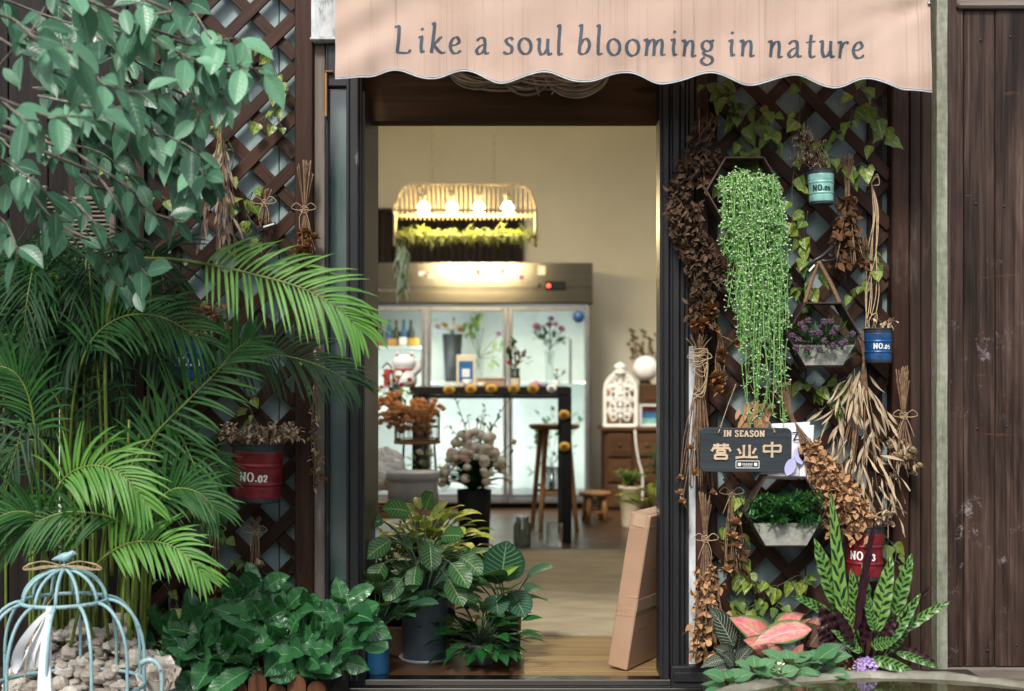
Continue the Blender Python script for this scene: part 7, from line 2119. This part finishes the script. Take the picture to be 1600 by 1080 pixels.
# leaflets
t = thing('paper_leaflet', 'white leaflets with lilac print tucked behind the open sign', 'leaflets', P(1232, 750, -.14))
def sheet(mb, cs, Y, th=.0018, bend=.012):
    n = 8
    for h in (0, th):
        rows = []
        for i in range(n + 1):
            u = i / n; row = []
            for j in range(n + 1):
                v = j / n
                px = (cs[0][0] * (1 - u) + cs[1][0] * u) * (1 - v) + (cs[3][0] * (1 - u) + cs[2][0] * u) * v
                py = (cs[0][1] * (1 - u) + cs[1][1] * u) * (1 - v) + (cs[3][1] * (1 - u) + cs[2][1] * u) * v
                q = P(px, py, Y); row.append(mb.vert(q + V((0, h - bend * math.sin(math.pi * u) + .012 * v * v, 0)), (u, v), .2))
            rows.append(row)
        for a_, c_ in zip(rows, rows[1:]):
            for j in range(n): mb.face([a_[j], c_[j], c_[j + 1], a_[j + 1]], 0, True)
b = MB(); sheet(b, [(1206, 662), (1266, 659), (1248, 750), (1200, 748)], -.146); b.build('sheet', M['paper'], t)
b = MB(); sheet(b, [(1256, 665), (1272, 664), (1268, 751), (1250, 749)], -.154, bend=.006); b.build('sheet', M['paper'], t)
b = MB()
for dx, dy, L, W, ang in ((1244, 700, 28, 16, 1.9), (1240, 716, 30, 17, 1.2), (1248, 706, 32, 14, 2.4)):
    q = P(dx, dy, -.1625); b.leaf(q, V((math.cos(ang), 0, math.sin(ang))) * -1, L * k, W * k, 'oval', up=V((0, -1, 0)), droop=0, fold=0, n=6, cols=2)
for pts in ([(1238, 676), (1246, 676)], [(1245.5, 677), (1240, 688)], [(1239, 688), (1248, 687)]):
    b.bar(P(pts[0][0], pts[0][1], -.163), P(pts[1][0], pts[1][1], -.163), .004, .001, up=V((0, -1, 0)), ch=.0002, mi=1)
b.build('print', [M['lilac'], M['black']], t)

# ---- plants at the foot
random.seed(41)
t = thing('rattlesnake_plant', 'tall patterned plant with wavy light green leaves blotched dark green', 'plant', P(1350, 1050, -.28))
bl, bs, bm = MB(), MB(), MB()
RL = [((1318, 985), (1299, 775), 24, -.3), ((1306, 945), (1274, 845), 30, -.27), ((1300, 962), (1238, 930), 18, -.33), ((1351, 970), (1348, 884), 27, -.33), ((1370, 985), (1393, 872), 32, -.33), ((1398, 960), (1424, 868), 28, -.28), ((1408, 988), (1484, 940), 18, -.33), ((1392, 1004), (1437, 930), 22, -.36), ((1338, 1008), (1318, 938), 20, -.38), ((1362, 1030), (1428, 1052), 22, -.4), ((1401, 1020), (1464, 1044), 15, -.38), ((1375, 1000), (1370, 915), 22, -.25), ((1320, 1000), (1296, 900), 24, -.22), ((1385, 985), (1410, 905), 24, -.24), ((1340, 985), (1330, 890), 22, -.22), ((1362, 1010), (1400, 1000), 24, -.42), ((1345, 1020), (1300, 985), 18, -.4), ((1380, 1020), (1420, 985), 22, -.3), ((1365, 985), (1352, 930), 18, -.4)]
root = P(1355, 1062, -.28)
def rl(mb, b0, t0_, w, Y, nface=V((0, -1, .15))):
    p = P(b0[0], b0[1], Y); q = P(t0_[0], t0_[1], Y - .02)
    L = (q - p).length * 1.04
    d = (q - p).normalized() + Z * .12
    mb.leaf(p, d, L, w * .92 * S(Y), 'strap', up=(nface + V((rr(-.35, .35), 0, 0))), droop=.25, fold=.1, n=20, wav=.13, wf=rr(24, 34), cols=4)
    bs.tube(catmull([root + V((rr(-.03, .03), rr(-.02, .02), 0)), root.lerp(p, .6), p], 4), .0026, 5)
for a_ in RL: rl(bl, *a_)
for a_ in (((1337, 985), (1366, 815), 17, -.42), ((1312, 1002), (1280, 948), 34, -.4), ((1332, 1005), (1304, 950), 18, -.42), ((1350, 1005), (1352, 948), 20, -.36), ((1392, 998), (1452, 918), 15, -.36), ((1415, 1012), (1462, 1036), 10, -.38), ((1375, 1010), (1400, 965), 18, -.41), ((1300, 1010), (1278, 985), 24, -.42)): rl(bm, *a_)
bl.build('foliage', M['rattle'], t); o = bm.build('underside_leaf', M['maroon'], t); o['label'] = 'maroon leaf undersides'; bs.build('stem', M['maroon'], t)
t = thing('pink_leaf_plant', 'plant with big pink leaves edged in green between the striped and patterned plants', 'plant', P(1230, 1050, -.32))
bl, bs = MB(), MB(); root = P(1230, 1060, -.3)
def ll(mb, b0, t0_, w, Y, shape='ovate', mi=0, up=V((0, -1, .9)), dr=.5, rt=None, nn=10):
    p = P(b0[0], b0[1], Y); q = P(t0_[0], t0_[1], Y - .03); L = (q - p).length * 1.1
    mb.leaf(p, (q - p).normalized() + Z * dr * .4, L, w * S(Y), shape, up=up, droop=dr, fold=.12, n=nn, wav=.03, wf=12, cols=6, mi=mi)
    bs.tube(catmull([rt or root, (rt or root).lerp(p, .6), p], 4), .003, 5)
for a_ in (((1210, 1016), (1146, 966), 52, -.32), ((1268, 984), (1180, 1006), 42, -.4), ((1212, 990), (1252, 960), 36, -.26), ((1262, 995), (1278, 966), 26, -.3), ((1222, 1030), (1206, 1012), 26, -.42), ((1240, 1030), (1254, 1008), 20, -.42), ((1250, 990), (1265, 968), 26, -.28), ((1200, 1020), (1165, 1000), 34, -.36)): ll(bl, *a_)
ll(bl, (1265, 1010), (1290, 978), 34, -.38, mi=1)
ll(bl, (1275, 1000), (1262, 975), 26, -.36, mi=1)
bl.build('foliage', [M['agla'], M['bronze']], t); bs.build('stem', M['maroon'], t)
t = thing('pinstripe_plant', 'dark plant with fine pale striped leaves at the left foot of the right trellis', 'plant', P(1140, 1055, -.3))
bl, bs = MB(), MB(); root = P(1142, 1062, -.28)
for a_ in (((1146, 1010), (1112, 952), 42, -.32), ((1152, 1018), (1162, 962), 34, -.28), ((1140, 1030), (1098, 1042), 22, -.36), ((1142, 1028), (1118, 1012), 26, -.34), ((1150, 1040), (1172, 1012), 26, -.36), ((1146, 1040), (1130, 1020), 26, -.38), ((1155, 1045), (1165, 1008), 20, -.34), ((1300, 1028), (1322, 1008), 24, -.42), ((1150, 1046), (1110, 1052), 20, -.38)): ll(bl, *a_, shape='ovate', rt=root if a_[0][0] < 1250 else P(1300, 1050, -.38))
bl.build('foliage', M['zebra'], t); bs.build('stem', M['maroon'], t)
random.seed(8)
t = thing('hydrangea', 'pale green leafed hydrangea in front of the pink leafed plant', 'plant', P(1230, 1075, -.5))
bl, bs = MB(), MB()
root = P(1235, 1090, -.46)
for px, py, Y in ((1180, 1052, -.56), (1232, 1040, -.52), (1285, 1040, -.5), (1140, 1070, -.62), (1215, 1062, -.6)):
    top = P(px, py, Y); bs.tube(catmull([root, root.lerp(top, .6), top], 4), .004, 6)
    for kx in range(9):
        az = kx * 1.571 + (kx // 4) * .78 + rr(-.2, .2); el = (.6, .12, -.1)[min(kx // 4, 2)]
        d = V((math.cos(az) * math.cos(el), math.sin(az) * math.cos(el), math.sin(el)))
        bl.leaf(top + d * .02 - Z * (kx // 4) * .02, d, rr(.085, .125) * (.7 if kx < 4 else 1), rr(.05, .062), 'ovate', up=Z + V((0, -.5, 0)), droop=rr(.3, .8), fold=.1, n=8, cols=4)
ll(bl, (1275, 1035), (1312, 1008), 30, -.5, rt=root); ll(bl, (1275, 1030), (1248, 1022), 14, -.5, rt=root)
bl.build('foliage', M['hydlite'], t); bs.build('stem', M['vine'], t)
bf = MB()
for i in range(60):
    d = rv(1).normalized(); c = P(1218, 1046, -.56) + V((d.x * .022, d.y * .018, d.z * .016)); bf.leaf(c, d + rv(.5), .01, .009, 'round', n=2, cols=2)
bf.build('bud_cluster', M['petalw'], t)
t = thing('hydrangea_flower', 'small lilac hydrangea flower head at the foot of the patterned plant', 'flower', P(1352, 1062, -.48))
bf, bs = MB(), MB()
for i in range(110):
    d = rv(1).normalized(); d.y = -abs(d.y); c = P(1351, 1042, -.48) + V((d.x * .034, d.y * .03, d.z * .028))
    for j in range(4): bf.leaf(c, (d * .4 + V((math.cos(j * 1.57), -.3, math.sin(j * 1.57)))), .011, .011, 'round', n=2, cols=2, up=d)
bs.tube([P(1355, 1085, -.46), P(1351, 1046, -.48)], .004, 5)
bf.build('petal', M['lilacfl'], t); bs.build('stem', M['vine'], t)
t = thing('dried_hydrangea', 'brown faded hydrangea head beside the lilac flower head', 'dried flower', P(1322, 1062, -.47))
bf, bs = MB(), MB()
for i in range(80):
    d = rv(1).normalized(); c = P(1327, 1042, -.47) + V((d.x * .042, -abs(d.y) * .03, d.z * .02)); bf.leaf(c, d + rv(.7), .014, .012, 'round', n=2, cols=2)
bs.tube([P(1325, 1085, -.46), P(1327, 1044, -.47)], .004, 5)
bf.build('petal', M['dryhop'], t); bs.build('stem', M['drystem'], t)

# ---- stone basin
cb_ = V((1.22, -1.28, -.12)); zr_ = .143
t = thing('stone_basin', 'big round mossy stone basin of dark water at the bottom right corner', 'basin', cb_)
b = MB(); h = zr_ + .12
seg = 90
prof = [(.55, 0), (.7, .06), (.8, h - .05), (.805, h - .012), (.79, h), (.745, h + .002), (.735, h - .008), (.725, h - .06), (0, h - .09)]
b.lathe(prof, cb_, seg)
for i, v in enumerate(b.v):
    n_ = .006 * math.sin(v[0] * 23 + v[1] * 11) + .005 * math.sin(v[0] * 57 - v[1] * 41) + rr(-.002, .002)
    b.v[i] = (v[0], v[1] + n_, v[2] + n_ * .5)
b.build('rim', M['stone'], t)
b = MB(); b.lathe([(0, h - .012), (.74, h - .012)], cb_, seg, cap=False); b.build('water', M['water'], t)
